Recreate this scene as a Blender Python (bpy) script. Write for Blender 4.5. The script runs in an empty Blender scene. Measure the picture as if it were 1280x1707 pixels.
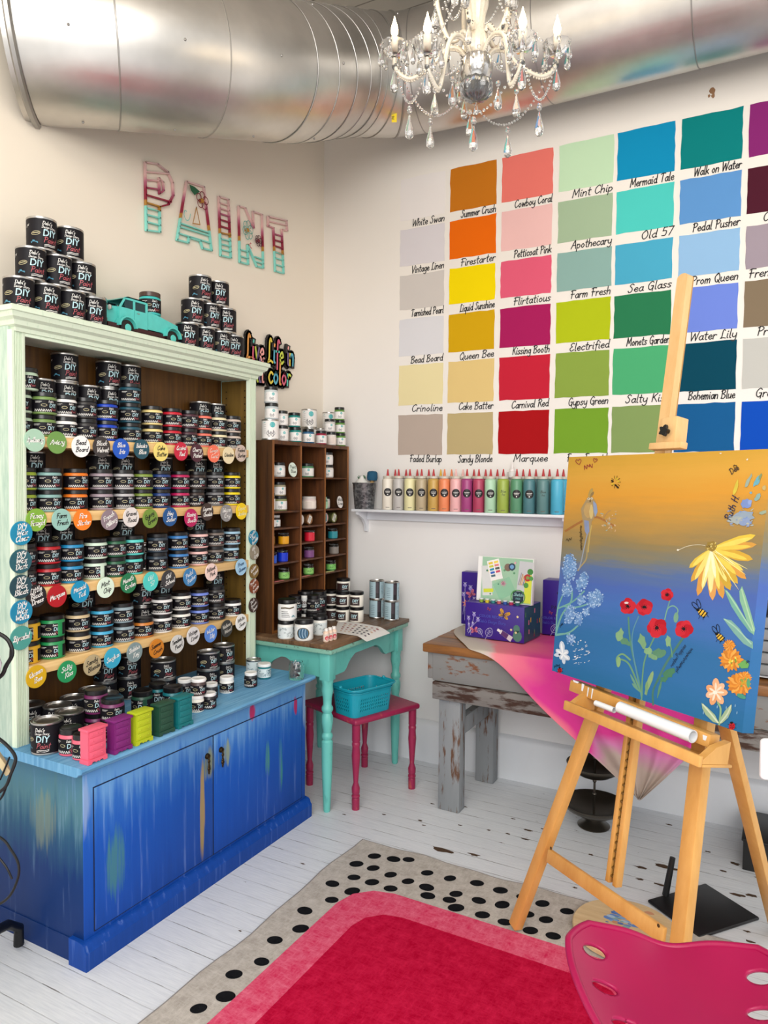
import bpy, bmesh, math, random
from mathutils import Vector, Matrix
random.seed(7)
SC = bpy.context.scene
COL = SC.collection
PI = math.pi
# ---------------------------------------------------------------- camera model (fitted to the room's edges)
FPX, YAW, PITCH, ROLL = 1218.3, math.radians(28.7686), math.radians(2.3549), math.radians(.489)
CF = Vector((-math.sin(YAW)*math.cos(PITCH), math.cos(YAW)*math.cos(PITCH), -math.sin(PITCH)))
_R = Vector((math.cos(YAW), math.sin(YAW), 0)); _U = _R.cross(CF)
CR = math.cos(ROLL)*_R + math.sin(ROLL)*_U
CU = -math.sin(ROLL)*_R + math.cos(ROLL)*_U
CAM = Vector((2.343, -3.5284, 1.5))
def ray(u, v): return CF + (u-640)/FPX*CR - (v-853.5)/FPX*CU
def onax(ax, u, v, val):
    d = ray(u, v); return CAM + d*((val-CAM[ax])/d[ax])
def PX(u, v, x): return onax(0, u, v, x)
def PY(u, v, y): return onax(1, u, v, y)
def PZ(u, v, z): return onax(2, u, v, z)
# ---------------------------------------------------------------- materials
def lin(h):
    if not isinstance(h, str): return tuple(h)+(1,)*(4-len(h))
    h = h.lstrip('#'); o = []
    for i in (0, 2, 4):
        c = int(h[i:i+2], 16)/255
        o.append(c/12.92 if c <= .04045 else ((c+.055)/1.055)**2.4)
    return (*o, 1)
MATS = {}
class NT:
    def __init__(s, m):
        s.t = m.node_tree; s.n = s.t.nodes; s.l = s.t.links; s.n.clear()
        s.out = s.n.new('ShaderNodeOutputMaterial')
    def new(s, typ, **kw):
        n = s.n.new('ShaderNode'+typ)
        for k, v in kw.items(): setattr(n, k, v)
        return n
    def set(s, sock, v):
        if isinstance(v, bpy.types.NodeSocket): s.l.new(v, sock)
        else: sock.default_value = v
    def math(s, op, a, b=None, clamp=False):
        n = s.new('Math', operation=op, use_clamp=clamp); s.set(n.inputs[0], a)
        if b is not None: s.set(n.inputs[1], b)
        return n.outputs[0]
    def coord(s, scale=(1, 1, 1), which='Object'):
        t = s.new('TexCoord'); m = s.new('Mapping'); m.inputs['Scale'].default_value = scale
        s.l.new(t.outputs[which], m.inputs[0]); return m.outputs[0]
    def xyz(s, vec):
        n = s.new('SeparateXYZ'); s.l.new(vec, n.inputs[0]); return n.outputs
    def noise(s, vec, scale=5, detail=3, rough=.55):
        n = s.new('TexNoise'); s.l.new(vec, n.inputs['Vector']); n.inputs['Scale'].default_value = scale
        n.inputs['Detail'].default_value = detail; n.inputs['Roughness'].default_value = rough; return n.outputs['Fac']
    def ramp(s, fac, stops, interp='LINEAR'):
        n = s.new('ValToRGB'); s.set(n.inputs[0], fac); cr = n.color_ramp; cr.interpolation = interp
        while len(cr.elements) < len(stops): cr.elements.new(.5)
        for e, (p, c) in zip(cr.elements, stops): e.position = p; e.color = lin(c)
        return n.outputs[0]
    def mix(s, fac, a, b, mode='MIX'):
        n = s.new('MixRGB', blend_type=mode); s.set(n.inputs[0], fac)
        s.set(n.inputs[1], a if isinstance(a, bpy.types.NodeSocket) else lin(a)); s.set(n.inputs[2], b if isinstance(b, bpy.types.NodeSocket) else lin(b))
        return n.outputs[0]
    def bsdf(s, col, rough=.5, metal=0, bump=None, bstr=.2, bdist=.002, **kw):
        p = s.new('BsdfPrincipled'); s.set(p.inputs['Base Color'], col if isinstance(col, bpy.types.NodeSocket) else lin(col))
        s.set(p.inputs['Roughness'], rough); s.set(p.inputs['Metallic'], metal)
        for k, v in kw.items(): s.set(p.inputs[k.replace('_', ' ')], v)
        if bump is not None:
            b = s.new('Bump'); b.inputs['Strength'].default_value = bstr; b.inputs['Distance'].default_value = bdist
            s.l.new(bump, b.inputs['Height']); s.l.new(b.outputs[0], p.inputs['Normal'])
        s.l.new(p.outputs[0], s.out.inputs[0]); return p
def newmat(key):
    m = bpy.data.materials.new(key); m.use_nodes = True; MATS[key] = m; return m, NT(m)
def M(hexc, rough=.5, metal=0, var=.06, scale=14, emit=0, spec=.5):
    """plain painted / printed / plastic surface with a faint procedural unevenness"""
    key = f'p_{hexc}_{rough}_{metal}_{var}_{emit}_{spec}'
    if key in MATS: return MATS[key]
    m, t = newmat(key); c = lin(hexc)
    f = t.noise(t.coord(), scale, 2)
    col = t.mix(f, tuple(x*(1-var) for x in c[:3]), tuple(min(1, x*(1+var)) for x in c[:3]))
    kw = {}
    if emit: kw = dict(Emission_Color=lin(hexc), Emission_Strength=emit)
    t.bsdf(col, rough, metal, Specular_IOR_Level=spec, **kw); return m
def MW(c1, c2, stretch, scale=6, rough=.45, key=None, bstr=.15, mid=(.3, .7)):
    """wood: stretched noise between two browns"""
    key = key or f'w_{c1}_{c2}_{stretch}'
    if key in MATS: return MATS[key]
    m, t = newmat(key)
    co = t.coord(stretch); n = t.noise(co, scale, 5, .65)
    col = t.ramp(n, [(mid[0], c1), (mid[1], c2)])
    t.bsdf(col, rough, 0, n, bstr); return m
def MWORN(base, chip, key, stretch=(1, 1, 1), scale=9, thr=.58, rough=.6, base2=None, soft=.03):
    """worn paint: a base colour with chips down to another colour"""
    if key in MATS: return MATS[key]
    m, t = newmat(key)
    co = t.coord(stretch); n = t.noise(co, scale, 6, .62)
    f = t.ramp(n, [(thr-soft, '000000'), (thr+soft, 'ffffff')])
    n2 = t.noise(co, scale*.45, 3)
    b = t.mix(n2, base, base2 or base)
    t.bsdf(t.mix(f, b, chip), rough, 0, n, .25); return m
def MGLASS(key='clear_glass', tint='ffffff', rough=.02, mixw=.0):
    if key in MATS: return MATS[key]
    m, t = newmat(key)
    p = t.bsdf(tint, rough, 0); p.inputs['Transmission Weight'].default_value = 1-mixw; p.inputs['IOR'].default_value = 1.45
    return m
# ---------------------------------------------------------------- mesh builder
class MB:
    def __init__(s): s.v = []; s.f = []; s.mi = []; s.sm = []; s.mats = []
    def m(s, mat):
        if mat not in s.mats: s.mats.append(mat)
        return s.mats.index(mat)
    def face(s, idx, mat, smooth=False):
        s.f.append(idx); s.mi.append(s.m(mat)); s.sm.append(smooth)
    def poly(s, pts, mat):
        b = len(s.v); s.v += [tuple(p) for p in pts]; s.face(list(range(b, b+len(pts))), mat)
    def box(s, lo, hi, mat, T=None):
        b = len(s.v)
        for z in (lo[2], hi[2]):
            for x, y in ((lo[0], lo[1]), (hi[0], lo[1]), (hi[0], hi[1]), (lo[0], hi[1])):
                p = Vector((x, y, z)); s.v.append(tuple(T @ p if T else p))
        for q in ((3, 2, 1, 0), (4, 5, 6, 7), (0, 1, 5, 4), (1, 2, 6, 5), (2, 3, 7, 6), (3, 0, 4, 7)): s.face([b+i for i in q], mat)
    def bbox(s, lo, hi, mat, r=.004, T=None, seg=2):
        """bevelled box"""
        bm = bmesh.new(); bmesh.ops.create_cube(bm, size=1)
        for v in bm.verts: v.co = Vector([lo[i]+(hi[i]-lo[i])*(v.co[i]+.5) for i in range(3)])
        r = min(r, .45*min(abs(hi[i]-lo[i]) for i in range(3)))
        bmesh.ops.bevel(bm, geom=bm.edges[:], offset=r, segments=seg, profile=.5, affect='EDGES')
        s.frombm(bm, mat, T)
    def frombm(s, bm, mat, T=None, smooth=False):
        b = len(s.v); bm.verts.index_update()
        for v in bm.verts: s.v.append(tuple(T @ v.co if T else v.co))
        for f in bm.faces: s.face([b+v.index for v in f.verts], mat, smooth)
        bm.free()
    def lathe(s, prof, mat, c=(0, 0, 0), seg=24, T=None, lobes=0, lob=0.):
        """profile [(r,z)...] turned about z; mat may be one per profile step"""
        rows = []
        for r, z in prof:
            if r < 1e-6: rows.append([len(s.v)]); s.v.append(tuple((T @ Vector((c[0], c[1], c[2]+z))) if T else (c[0], c[1], c[2]+z)))
            else:
                row = []
                for k in range(seg):
                    a = 2*PI*k/seg; rr = r*(1+lob*math.cos(lobes*a)) if lobes else r
                    p = Vector((c[0]+rr*math.cos(a), c[1]+rr*math.sin(a), c[2]+z)); row.append(len(s.v)); s.v.append(tuple(T @ p if T else p))
                rows.append(row)
        for i in range(len(rows)-1):
            a, b = rows[i], rows[i+1]; mt = mat[i] if isinstance(mat, list) else mat
            if len(a) == 1 and len(b) == 1: continue
            for k in range(seg):
                k2 = (k+1) % seg
                if len(a) == 1: s.face([a[0], b[k2], b[k]], mt, True)
                elif len(b) == 1: s.face([a[k], a[k2], b[0]], mt, True)
                else: s.face([a[k], a[k2], b[k2], b[k]], mt, True)
    def tube(s, pts, r, mat, seg=8, closed=False, cap=True):
        pts = [Vector(p) for p in pts]; n = len(pts); rows = []; up = None
        for i, p in enumerate(pts):
            if closed: t = pts[(i+1) % n]-pts[i-1]
            else: t = pts[min(i+1, n-1)]-pts[max(i-1, 0)]
            if t.length < 1e-9: t = Vector((0, 0, 1))
            t.normalize()
            if up is None: up = t.orthogonal().normalized()
            else:
                up = up-t*up.dot(t)
                up = up.normalized() if up.length > 1e-6 else t.orthogonal().normalized()
            w = t.cross(up); rr = r[i] if isinstance(r, (list, tuple)) else r
            row = []
            for k in range(seg):
                a = 2*PI*k/seg; row.append(len(s.v)); s.v.append(tuple(p+(up*math.cos(a)+w*math.sin(a))*rr))
            rows.append(row)
        for i in range(n if closed else n-1):
            a, b = rows[i], rows[(i+1) % n]
            for k in range(seg): s.face([a[k], a[(k+1) % seg], b[(k+1) % seg], b[k]], mat, True)
        if cap and not closed: s.face(rows[0][::-1], mat); s.face(rows[-1], mat)
    def prism(s, pts, off, mat, side=None):
        """extrude a planar polygon by vector off"""
        b = len(s.v); n = len(pts); off = Vector(off)
        s.v += [tuple(p) for p in pts]+[tuple(Vector(p)+off) for p in pts]
        s.face(list(range(b, b+n))[::-1], mat); s.face(list(range(b+n, b+2*n)), mat)
        for k in range(n): s.face([b+k, b+(k+1) % n, b+n+(k+1) % n, b+n+k], side or mat)
    def sphere(s, c, r, mat, seg=8, rings=5, sz=None):
        rx, ry, rz = (r, r, r) if sz is None else sz
        T = Matrix.Translation(Vector(c)) @ Matrix.Diagonal((rx, ry, rz, 1))
        s.lathe([(math.sin(PI*i/rings), -math.cos(PI*i/rings)) for i in range(rings+1)], mat, seg=seg, T=T)
    def strip(s, pts, w, mat, mp, depth=0):
        """flat ribbon along 2D polyline, mapped to 3D by mp(x,y)"""
        n = len(pts)
        if n < 2: return
        pts = [Vector(p[:2]) for p in pts]
        if getattr(mp, 'curved', False):   # keep long strokes on the curved skin
            q = [pts[0]]
            for a, b in zip(pts, pts[1:]):
                k = max(1, int((b-a).length/.005)+1) if abs(b.x-a.x) > .006 else 1
                q += [a+(b-a)*(j/k) for j in range(1, k+1)]
            pts = q; n = len(pts)
        L, Rr = [], []
        for i in range(n):
            d0 = (pts[i]-pts[i-1]) if i else (pts[1]-pts[0]); d1 = (pts[i+1]-pts[i]) if i < n-1 else (pts[-1]-pts[-2])
            if d0.length < 1e-9: d0 = d1
            if d1.length < 1e-9: d1 = d0
            if d0.length < 1e-9: return
            d0 = d0.normalized(); d1 = d1.normalized(); t = d0+d1
            t = t.normalized() if t.length > .3 else d1
            nn = Vector((-t.y, t.x)); k = 1/max(.6, nn.dot(Vector((-d1.y, d1.x)))) if True else 1
            p = pts[i]
            if i == 0: p = p-d1*w*.45
            if i == n-1: p = p+d0*w*.45
            L.append(p+nn*w*.5*k); Rr.append(p-nn*w*.5*k)
        b = len(s.v)
        for p, q in zip(L, Rr): s.v += [tuple(mp(p.x, p.y)), tuple(mp(q.x, q.y))]
        for i in range(n-1): s.face([b+2*i, b+2*i+1, b+2*i+3, b+2*i+2], mat)
    def mesh(s, name, angle=.7):
        me = bpy.data.meshes.new(name); me.from_pydata(s.v, [], s.f)
        for mt in s.mats: me.materials.append(mt)
        me.polygons.foreach_set('material_index', s.mi); me.polygons.foreach_set('use_smooth', [True]*len(s.f))
        bm = bmesh.new(); bm.from_mesh(me); bmesh.ops.recalc_face_normals(bm, faces=bm.faces[:]); bm.to_mesh(me); bm.free()
        me.set_sharp_from_angle(angle=angle); me.update(); return me
    def build(s, name, parent=None, loc=None, angle=.7):
        return link(name, s.mesh(name, angle), parent, loc)
def link(name, me, parent=None, loc=None, rz=0):
    o = bpy.data.objects.new(name, me); COL.objects.link(o)
    if parent is not None: o.parent = parent
    if loc is not None: o.location = loc
    if rz: o.rotation_euler = (0, 0, rz)
    return o
def tag(o, label, cat, group=None, kind=None):
    if label: o['label'] = label
    if cat: o['category'] = cat
    if group: o['group'] = group
    if kind: o['kind'] = kind
    return o
def thing(name, label, cat, loc=(0, 0, 0), rz=0, group=None):
    o = bpy.data.objects.new(name, None); COL.objects.link(o); o.empty_display_size = .02
    o.location = loc; o.rotation_euler = (0, 0, rz); return tag(o, label, cat, group)
def struct(o): o['kind'] = 'structure'; return o
PROTO = {}
def place(key, maker, name, label, cat, loc, rz=0, group=None, rot=None):
    """put one thing down; parts of the same kind share their mesh data between copies.
    maker() -> [(part name, mesh, index of the part it belongs to or None)]"""
    if key not in PROTO: PROTO[key] = maker()
    r = thing(name, label, cat, loc, rz, group)
    if rot is not None: r.rotation_euler = rot
    made = []
    for pn, me, par in PROTO[key]: made.append(link(pn, me, r if par is None else made[par]))
    if name in ROUND: ROUNDS.append((r, max(max(abs(v.co.x) for v in me.vertices) for _, me, _p in PROTO[key]), loc[2], loc[2]+max(v.co.z for _, me, _p in PROTO[key] for v in me.vertices)))
    return r
ROUND = ('paint_can', 'paint_jar', 'texture_jar', 'liquid_jar', 'label_can', 'sample_bottle', 'glaze_jar', 'paint_tin'); ROUNDS = []
def settle():
    """nudge round containers that stand at the same height until none of them touch"""
    for it in range(150):
        moved = False
        for i in range(len(ROUNDS)):
            a, ra, a0, a1 = ROUNDS[i]
            for j in range(i+1, len(ROUNDS)):
                b, rb, b0, b1 = ROUNDS[j]
                if min(a1, b1)-max(a0, b0) < .0012: continue
                dx, dy = b.location.x-a.location.x, b.location.y-a.location.y; d = math.hypot(dx, dy); need = ra+rb+.0008
                if d < need:
                    moved = True; k = (need-d)/2
                    if d < 1e-5: dx, dy, d = 1, 0, 1
                    a.location.x -= dx/d*k; a.location.y -= dy/d*k; b.location.x += dx/d*k; b.location.y += dy/d*k
        for o, r, z0, z1 in ROUNDS:
            p = o.location
            if p.y < -.85 and z0 < 2.0: p.x = max(p.x, .0135+r)
            if p.y < -.85 and p.x < .19 and z0 < 2.0: p.y = min(max(p.y, Y0+.0155+r), Y1-.0155-r)
            if p.y < -.85 and z0 < 2.0 and p.x < .19 and (p.y-r < Y0+.046 or p.y+r > Y1-.046): p.x = min(p.x, .180-r)
            if z0 > .7 and z0 < 1.0 and p.y > -.85 and abs(z0-.79) > .003:
                if True: p.x = max(p.x, CX+.0012+r)
        if not moved: break
# ---------------------------------------------------------------- lettering: hand-drawn monoline script + the built-in sans
G = {
'a': (6, '5,4 3,5 1,2.5 2.6,0 4.6,1.4 5,5|5,5 5,1 6,.3'), 'b': (6, '1,10 1,0|1,3 3,5 5,2.5 3,0 1,1'), 'c': (5.4, '5,4.2 3,5 1,2.5 3,0 5,1'),
'd': (6.4, '5,4 3,5 1,2.5 3,0 5,1.5|5,10 5,1 6,.3'), 'e': (5.4, '1,2.4 4.5,3 3.5,5 1.6,4 1,2 3,0 5,1'), 'f': (4.6, '4.6,9 3.4,10 2.4,8 2.4,-2.5|.8,5 4.2,5'),
'g': (6, '5,4 3,5 1,2.5 3,.3 5,2|5,5 5,-2 3,-4 .8,-2.8'), 'h': (6, '1,10 1,0|1,3 3,5 4.7,4 4.7,0'), 'i': (3, '1.4,5 1.4,1 2.4,0|1.5,7.2 1.7,7.8'), 'j': (3.4, '2,5 2,-2 .3,-4|2,7.2 2.2,7.8'),
'k': (5.6, '1,10 1,0|4.5,5 1.2,2.2|2.2,3 5,0'), 'l': (3, '1.4,10 1.4,1 2.6,0'), 'm': (8, '1,5 1,0|1,3 2.6,5 3.7,4 3.7,0|3.7,3 5.4,5 6.6,4 6.6,0'), 'n': (6, '1,5 1,0|1,3 3,5 4.7,4 4.7,0'),
'o': (6, '3,5 1,2.5 3,0 5,2.5 3,5'), 'p': (6, '1,5 1,-4|1,3.5 3,5 5,2.5 3,0 1,1'), 'q': (6, '5,4 3,5 1,2.5 3,0 5,1.5|5,5 5,-4'), 'r': (4.6, '1,5 1,0|1,3 2.6,5 4.2,4.5'),
's': (5, '4.3,4.5 2.5,5 1.3,3.8 3.9,1.5 2.5,0 .7,.7'), 't': (4.6, '2.2,9 2.2,1 3.8,0|.6,6 4,6'), 'u': (6, '1,5 1,1.5 2.5,0 4.7,2|4.7,5 4.7,1 5.6,0'), 'v': (5.6, '1,5 2.8,0|2.8,0 5,5'),
'w': (7.6, '1,5 2.2,0|2.2,0 3.8,4.5|3.8,4.5 5.2,0|5.2,0 6.8,5'), 'x': (5.6, '1,5 5,0|5,5 1,0'), 'y': (6, '1,5 1,2 3,.5 5,2.5|5,5 5,-2 3,-4 .8,-3'), 'z': (5.6, '1,5 5,5|5,5 1,0|1,0 5,0'),
'A': (8, '.6,0 3.5,8 5,10|5,10 6,5 7,0|2,4 6.4,4'), 'B': (7.6, '1.5,10 1.5,0|.3,8.5 3.5,10 6,8 3,5.4|3,5.4 6.6,3.2 4.5,0 .8,.3'), 'C': (7, '6,8.5 4.5,10 1.5,7.5 1,3 3.2,0 6.4,2'), 'D': (7.8, '1.8,10 1.8,0|.2,9 4,10 7,6 5,1 1.8,0'),
'E': (6.8, '6,9 3.6,10 1.6,7.8 3.6,5.4|3.6,5.4 1,3 3,0 6,1.6'), 'F': (6.8, '2.4,9.6 2.4,0|.6,9 3,10 6.6,9.6|1,5.2 5.4,5.2'), 'G': (7.6, '6,8.5 4,10 1.2,6.5 1.6,2 4,0 6.2,2.5 6.2,4.6|6.2,4.6 4,4.6|6.2,4 6,-1.5'), 'H': (7.8, '1.6,10 1.4,0|6.4,10 6,0|.6,5 7,5.4'),
'I': (4, '1,10 3,10|2,10 2,0|.6,0 3.4,0'), 'J': (5.6, '5,10 4,2 2,0 .4,2'), 'K': (7.2, '1.6,10 1.4,0|6,10 1.6,4.6|2.8,5.6 6.6,0'), 'L': (6.4, '4.2,9 3,10 2,8 2,2 1,0 3.4,.6 6,0'), 'M': (9.4, '1,0 1.6,10|1.6,10 4.4,3|4.4,3 7.4,10|7.4,10 8.2,0'), 'N': (8, '1,0 1.4,10|1.4,10 6,0|6,0 6.6,10'),
'O': (8, '4,10 1,6 2.4,.8 5,.3 7,4.5 4.6,10 3,8.6'), 'P': (6.8, '1.8,10 1.6,0|.3,8.6 3.6,10 6.2,7.6 4,5 1.8,5'), 'Q': (8, '4,10 1,6 2.4,.8 5,.3 7,4.5 4.6,10 3,8.6|4.4,2.4 7.4,-1'), 'R': (7.2, '1.8,10 1.6,0|.3,8.6 3.6,10 6,7.8 3.8,5.4 1.8,5.2|3.4,5.2 6.8,0'), 'S': (6.6, '5.8,8.6 4,10 1.8,8 4.8,4 4,.6 1.8,0 .6,1.8'), 'T': (6.8, '.4,9 3,10 6.8,9.6|3.6,9.8 3.2,0'),
'U': (7.4, '1,10 1,3 3,0 6,3|6,10 6,1 7,0'), 'V': (7, '.6,10 3,0|3,0 6.8,10'), 'W': (10, '.6,10 2.4,0|2.4,0 5,8|5,8 7,0|7,0 9.4,10'), 'X': (7, '1,10 6,0|6,10 1,0'), 'Y': (7, '.8,10 1.4,6 4,5 6,9.6|6,9.6 5,0 2.6,-3 .6,-1.6'), 'Z': (7, '1,10 6,10|6,10 1,0|1,0 6,0'),
'5': (6, '5,10 1.6,10|1.6,10 1.2,6|1.2,6 4.6,5.6 4.4,.8 1,.6'), '7': (6, '.8,10 5.4,10|5.4,10 2.4,0'), '4': (6, '4,10 .6,3|.6,3 5.6,3|4,5 4,0'), "'": (2, '1,10 .8,7.6'), '&': (7, '6,0 2,7 3,10 4.6,8 1,3 2.4,0 5,1 6,4'), '.': (2, '.8,0 1,.3'), ' ': (4, '')}
_SM = {}
def _smooth(pts, k=3):
    if len(pts) < 3: return pts
    out = []; P = [pts[0]]+pts+[pts[-1]]
    for i in range(1, len(P)-2):
        p0, p1, p2, p3 = P[i-1], P[i], P[i+1], P[i+2]
        for j in range(k):
            t = j/k
            out.append(tuple(.5*((2*p1[a])+(-p0[a]+p2[a])*t+(2*p0[a]-5*p1[a]+4*p2[a]-p3[a])*t*t+(-p0[a]+3*p1[a]-3*p2[a]+p3[a])*t**3) for a in (0, 1)))
    return out+[pts[-1]]
def strokes(text, slant=.22, k=3):
    x = 0; out = []
    for ch in text:
        w, s = G.get(ch, G[' '])
        if s:
            for st in s.split('|'):
                p = [tuple(float(a) for a in q.split(',')) for q in st.split()]
                out.append([(px+x+slant*py, py) for px, py in _smooth(p, k)])
        x += w*.97
    return out, x
def script(mb, text, size, mp, mat, w=.9, align='c', slant=.22, k=3, sx=1.0):
    """size = cap height; mp maps local text (x right, y up) to 3D"""
    st, W = strokes(text, slant, k); sc = size/10; x0 = {'c': -W/2, 'l': 0, 'r': -W}[align]
    for p in st: mb.strip([((x+x0)*sc*sx, y*sc) for x, y in p], w*sc, mat, mp)
    return W*sc*sx
_FM = {}
def sans(mb, text, size, mp, mat, align='c', bold=.02, sx=1.0, shear=0):
    key = (text, bold, shear)
    if key not in _FM:
        c = bpy.data.curves.new('t', 'FONT'); c.body = text; c.size = 1; c.offset = bold; c.shear = shear; c.resolution_u = 2
        o = bpy.data.objects.new('t', c); COL.objects.link(o)
        dg = bpy.context.evaluated_depsgraph_get(); me = bpy.data.meshes.new_from_object(o.evaluated_get(dg))
        vs = [tuple(v.co) for v in me.vertices]; fs = [list(p.vertices) for p in me.polygons]
        bpy.data.objects.remove(o); bpy.data.curves.remove(c); bpy.data.meshes.remove(me); _FM[key] = (vs, fs)
    vs, fs = _FM[key]
    if not vs: return
    x0, x1 = min(v[0] for v in vs), max(v[0] for v in vs); sc = size/.72; cx = {'c': (x0+x1)/2, 'l': x0, 'r': x1}[align]
    b = len(mb.v)
    for v in vs: mb.v.append(tuple(mp((v[0]-cx)*sc*sx, v[1]*sc)))
    for f in fs: mb.face([b+i for i in f], mat)
def wrapC(r, xc, yc):
    """maps flat (x,y) onto a cylinder whose label faces -Y"""
    f = lambda x, y: Vector((r*math.sin((x+xc)/r), -r*math.cos((x+xc)/r), y+yc)); f.curved = True; return f
def disc2(mb, mp, cx, cy, r, mat, n=20, ry=None):
    ry = ry or r
    if getattr(mp, 'curved', False) and r > .006:
        R = [[mp(cx+r*q*math.cos(2*PI*k/n), cy+ry*q*math.sin(2*PI*k/n)) for k in range(n)] for q in (.02, .35, .68, 1)]
        for a, b in zip(R, R[1:]):
            for k in range(n): mb.poly([a[k], a[(k+1) % n], b[(k+1) % n], b[k]], mat)
        return
    mb.poly([mp(cx+r*math.cos(2*PI*k/n), cy+ry*math.sin(2*PI*k/n)) for k in range(n)], mat)
# ================================================================ the room
def mat_floor():
    m, t = newmat('white_painted_boards')
    co = t.coord(); x, y, z = t.xyz(co)
    wob = t.noise(t.coord((1.2, 6, 1)), 3, 3)
    yy = t.math('ADD', y, t.math('MULTIPLY', t.math('SUBTRACT', wob, .5), .006))
    fr = t.math('FRACT', t.math('DIVIDE', yy, .083))
    edge = t.math('MINIMUM', fr, t.math('SUBTRACT', 1, fr))
    gapw = t.noise(t.coord((2.5, 30, 1)), 2.2, 4, .7)
    gap = t.ramp(t.math('SUBTRACT', edge, t.math('MULTIPLY', t.math('SUBTRACT', gapw, .52), .16)), [(0, 'ffffff'), (.009, '000000')])
    groove = t.ramp(edge, [(0, 'ffffff'), (.035, '000000')])
    chips = t.noise(t.coord((5, 13, 1)), 3.2, 6, .6)
    big = t.noise(t.coord((1, 1, 1)), .9, 2)
    c1 = t.math('ADD', chips, t.math('MULTIPLY', t.math('SUBTRACT', big, .5), .22))
    chipm = t.ramp(c1, [(.715, '000000'), (.73, 'ffffff')])
    grain = t.noise(t.coord((4, 60, 1)), 3, 3)
    base = t.ramp(grain, [(.3, 'd3d7dc'), (.7, 'e4e7ea')])
    base = t.mix(t.math('MULTIPLY', groove, .32), base, '8d8c89')
    base = t.mix(t.math('MULTIPLY', gap, .8), base, '4b4139'); base = t.mix(chipm, base, '4a3524')
    h = t.math('SUBTRACT', 1, t.math('MAXIMUM', t.math('MULTIPLY', groove, .7), chipm))
    t.bsdf(base, .38, 0, h, .35, .002); return m
def mat_wall(key, c1, c2, c3, axis_lo, axis_hi):
    m, t = newmat(key); n = t.noise(t.coord(), 1.6, 4); n2 = t.noise(t.coord((1, 1, 2)), 9, 4)
    x, y, z = t.xyz(t.coord()); f = t.math('MULTIPLY', t.math('SUBTRACT', z, axis_lo), 1/(axis_hi-axis_lo), True)
    col = t.ramp(f, [(0, c1), (.5, c2), (1, c3)])  # warmer light up high and cooler below, painted into the wall colour
    col = t.mix(t.math('MULTIPLY', n, .10), col, 'b9b0a6')
    t.bsdf(col, .55, 0, n2, .12, .003); return m
FLOOR_M = mat_floor()
W_LEFT = mat_wall('left_wall_lit_paint', 'e6e3df', 'eee5d8', 'f2e6d3', .6, 2.6)
W_BACK = mat_wall('back_wall_lit_paint', 'e6e6e6', 'f0ece8', 'f2eae0', .6, 2.6)
mb = MB(); mb.box((-.1, -6.2, -.06), (5.2, .1, 0), FLOOR_M); CHIP = M('49331f', .8)
def blob(mb, cx, cy, rx, ry, ang, mat, seed, z=.0006):
    r = random.Random(seed); n = 14; pts = []
    for k in range(n):
        a = 2*PI*k/n; q = .55+.6*r.random(); p = (rx*q*math.cos(a), ry*q*math.sin(a))
        pts.append((cx+p[0]*math.cos(ang)-p[1]*math.sin(ang), cy+p[0]*math.sin(ang)+p[1]*math.cos(ang), z))
    mb.poly(pts, mat)
for i, (u, v, a, b) in enumerate([(737, 1417, .05, .018), (790, 1425, .03, .010), (1112, 1446, .055, .016), (1068, 1446, .03, .010), (1104, 1476, .03, .010), (1172, 1480, .028, .012), (880, 1384, .022, .009), (846, 1390, .014, .007),
     (875, 1399, .02, .007), (985, 1425, .012, .008), (1225, 1440, .022, .012), (1252, 1493, .022, .012), (1230, 1492, .03, .012), (1066, 1466, .018, .008), (640, 1358, .012, .006), (574, 1358, .01, .005), (700, 1368, .014, .008), (706, 1376, .012, .005),
     (1205, 1452, .016, .008), (1250, 1570, .018, .008), (1245, 1553, .012, .006), (767, 1376, .012, .006), (775, 1345, .012, .006), (720, 1340, .012, .006), (1150, 1350, .02, .009), (958, 1480, .01, .006), (925, 1310, .014, .007), (855, 1365, .012, .005),
     (450, 1537, .010, .005), (400, 1552, .008, .004), (505, 1440, .014, .004), (1270, 1465, .03, .014), (815, 1384, .012, .005), (905, 1382, .012, .005), (1115, 1375, .016, .007), (1180, 1420, .012, .006)]):
    p = PZ(u, v, 0); blob(mb, p.x, p.y, a, b, 0, CHIP, i)
struct(mb.build('floor'))
mb = MB(); mb.box((-.12, -6.2, 0), (0, .12, 3.95), W_LEFT); struct(mb.build('wall_left'))
mb = MB(); mb.box((0, 0, 0), (5.2, .12, 3.95), W_BACK)
p = PY(1187, 155, 0); sp = MB()
wr = mb.build('wall_right'); struct(wr)
for i, (dx, dz, a) in enumerate(((0, .01, .018), (.004, -.012, .012), (-.012, -.01, .008))):
    r = random.Random(i); sp.poly([(p.x+dx+a*(.6+.5*r.random())*math.cos(2*PI*k/10)*.7, -.001-.0004*i, p.z+dz+a*(.6+.5*r.random())*math.sin(2*PI*k/10)) for k in range(10)], M('9b7250', .8))
struct(tag(sp.build('wall_right_scuff'), 'small brown scuff in the white wall paint high under the metal duct', 'wall mark'))
def mat_ceiling():
    m, t = newmat('ceiling_boards'); x, y, z = t.xyz(t.coord())
    fr = t.math('FRACT', t.math('DIVIDE', y, .14)); edge = t.math('MINIMUM', fr, t.math('SUBTRACT', 1, fr))
    g = t.ramp(edge, [(0, '6f665c'), (.04, 'd8d2c8')]); t.bsdf(g, .6, 0, edge, .2); return m
mb = MB(); mb.box((-.1, -6.2, 3.9), (5.2, .1, 4.0), mat_ceiling()); struct(mb.build('ceiling'))
TRIM = M('dfe2e6', .4, var=.03)
mb = MB(); mb.prism([(.03, -.001, 0), (.03, -.028, 0), (.03, -.028, .2), (.03, -.018, .215), (.03, -.001, .222)], (5.0, 0, 0), TRIM); struct(mb.build('baseboard_right'))
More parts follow.
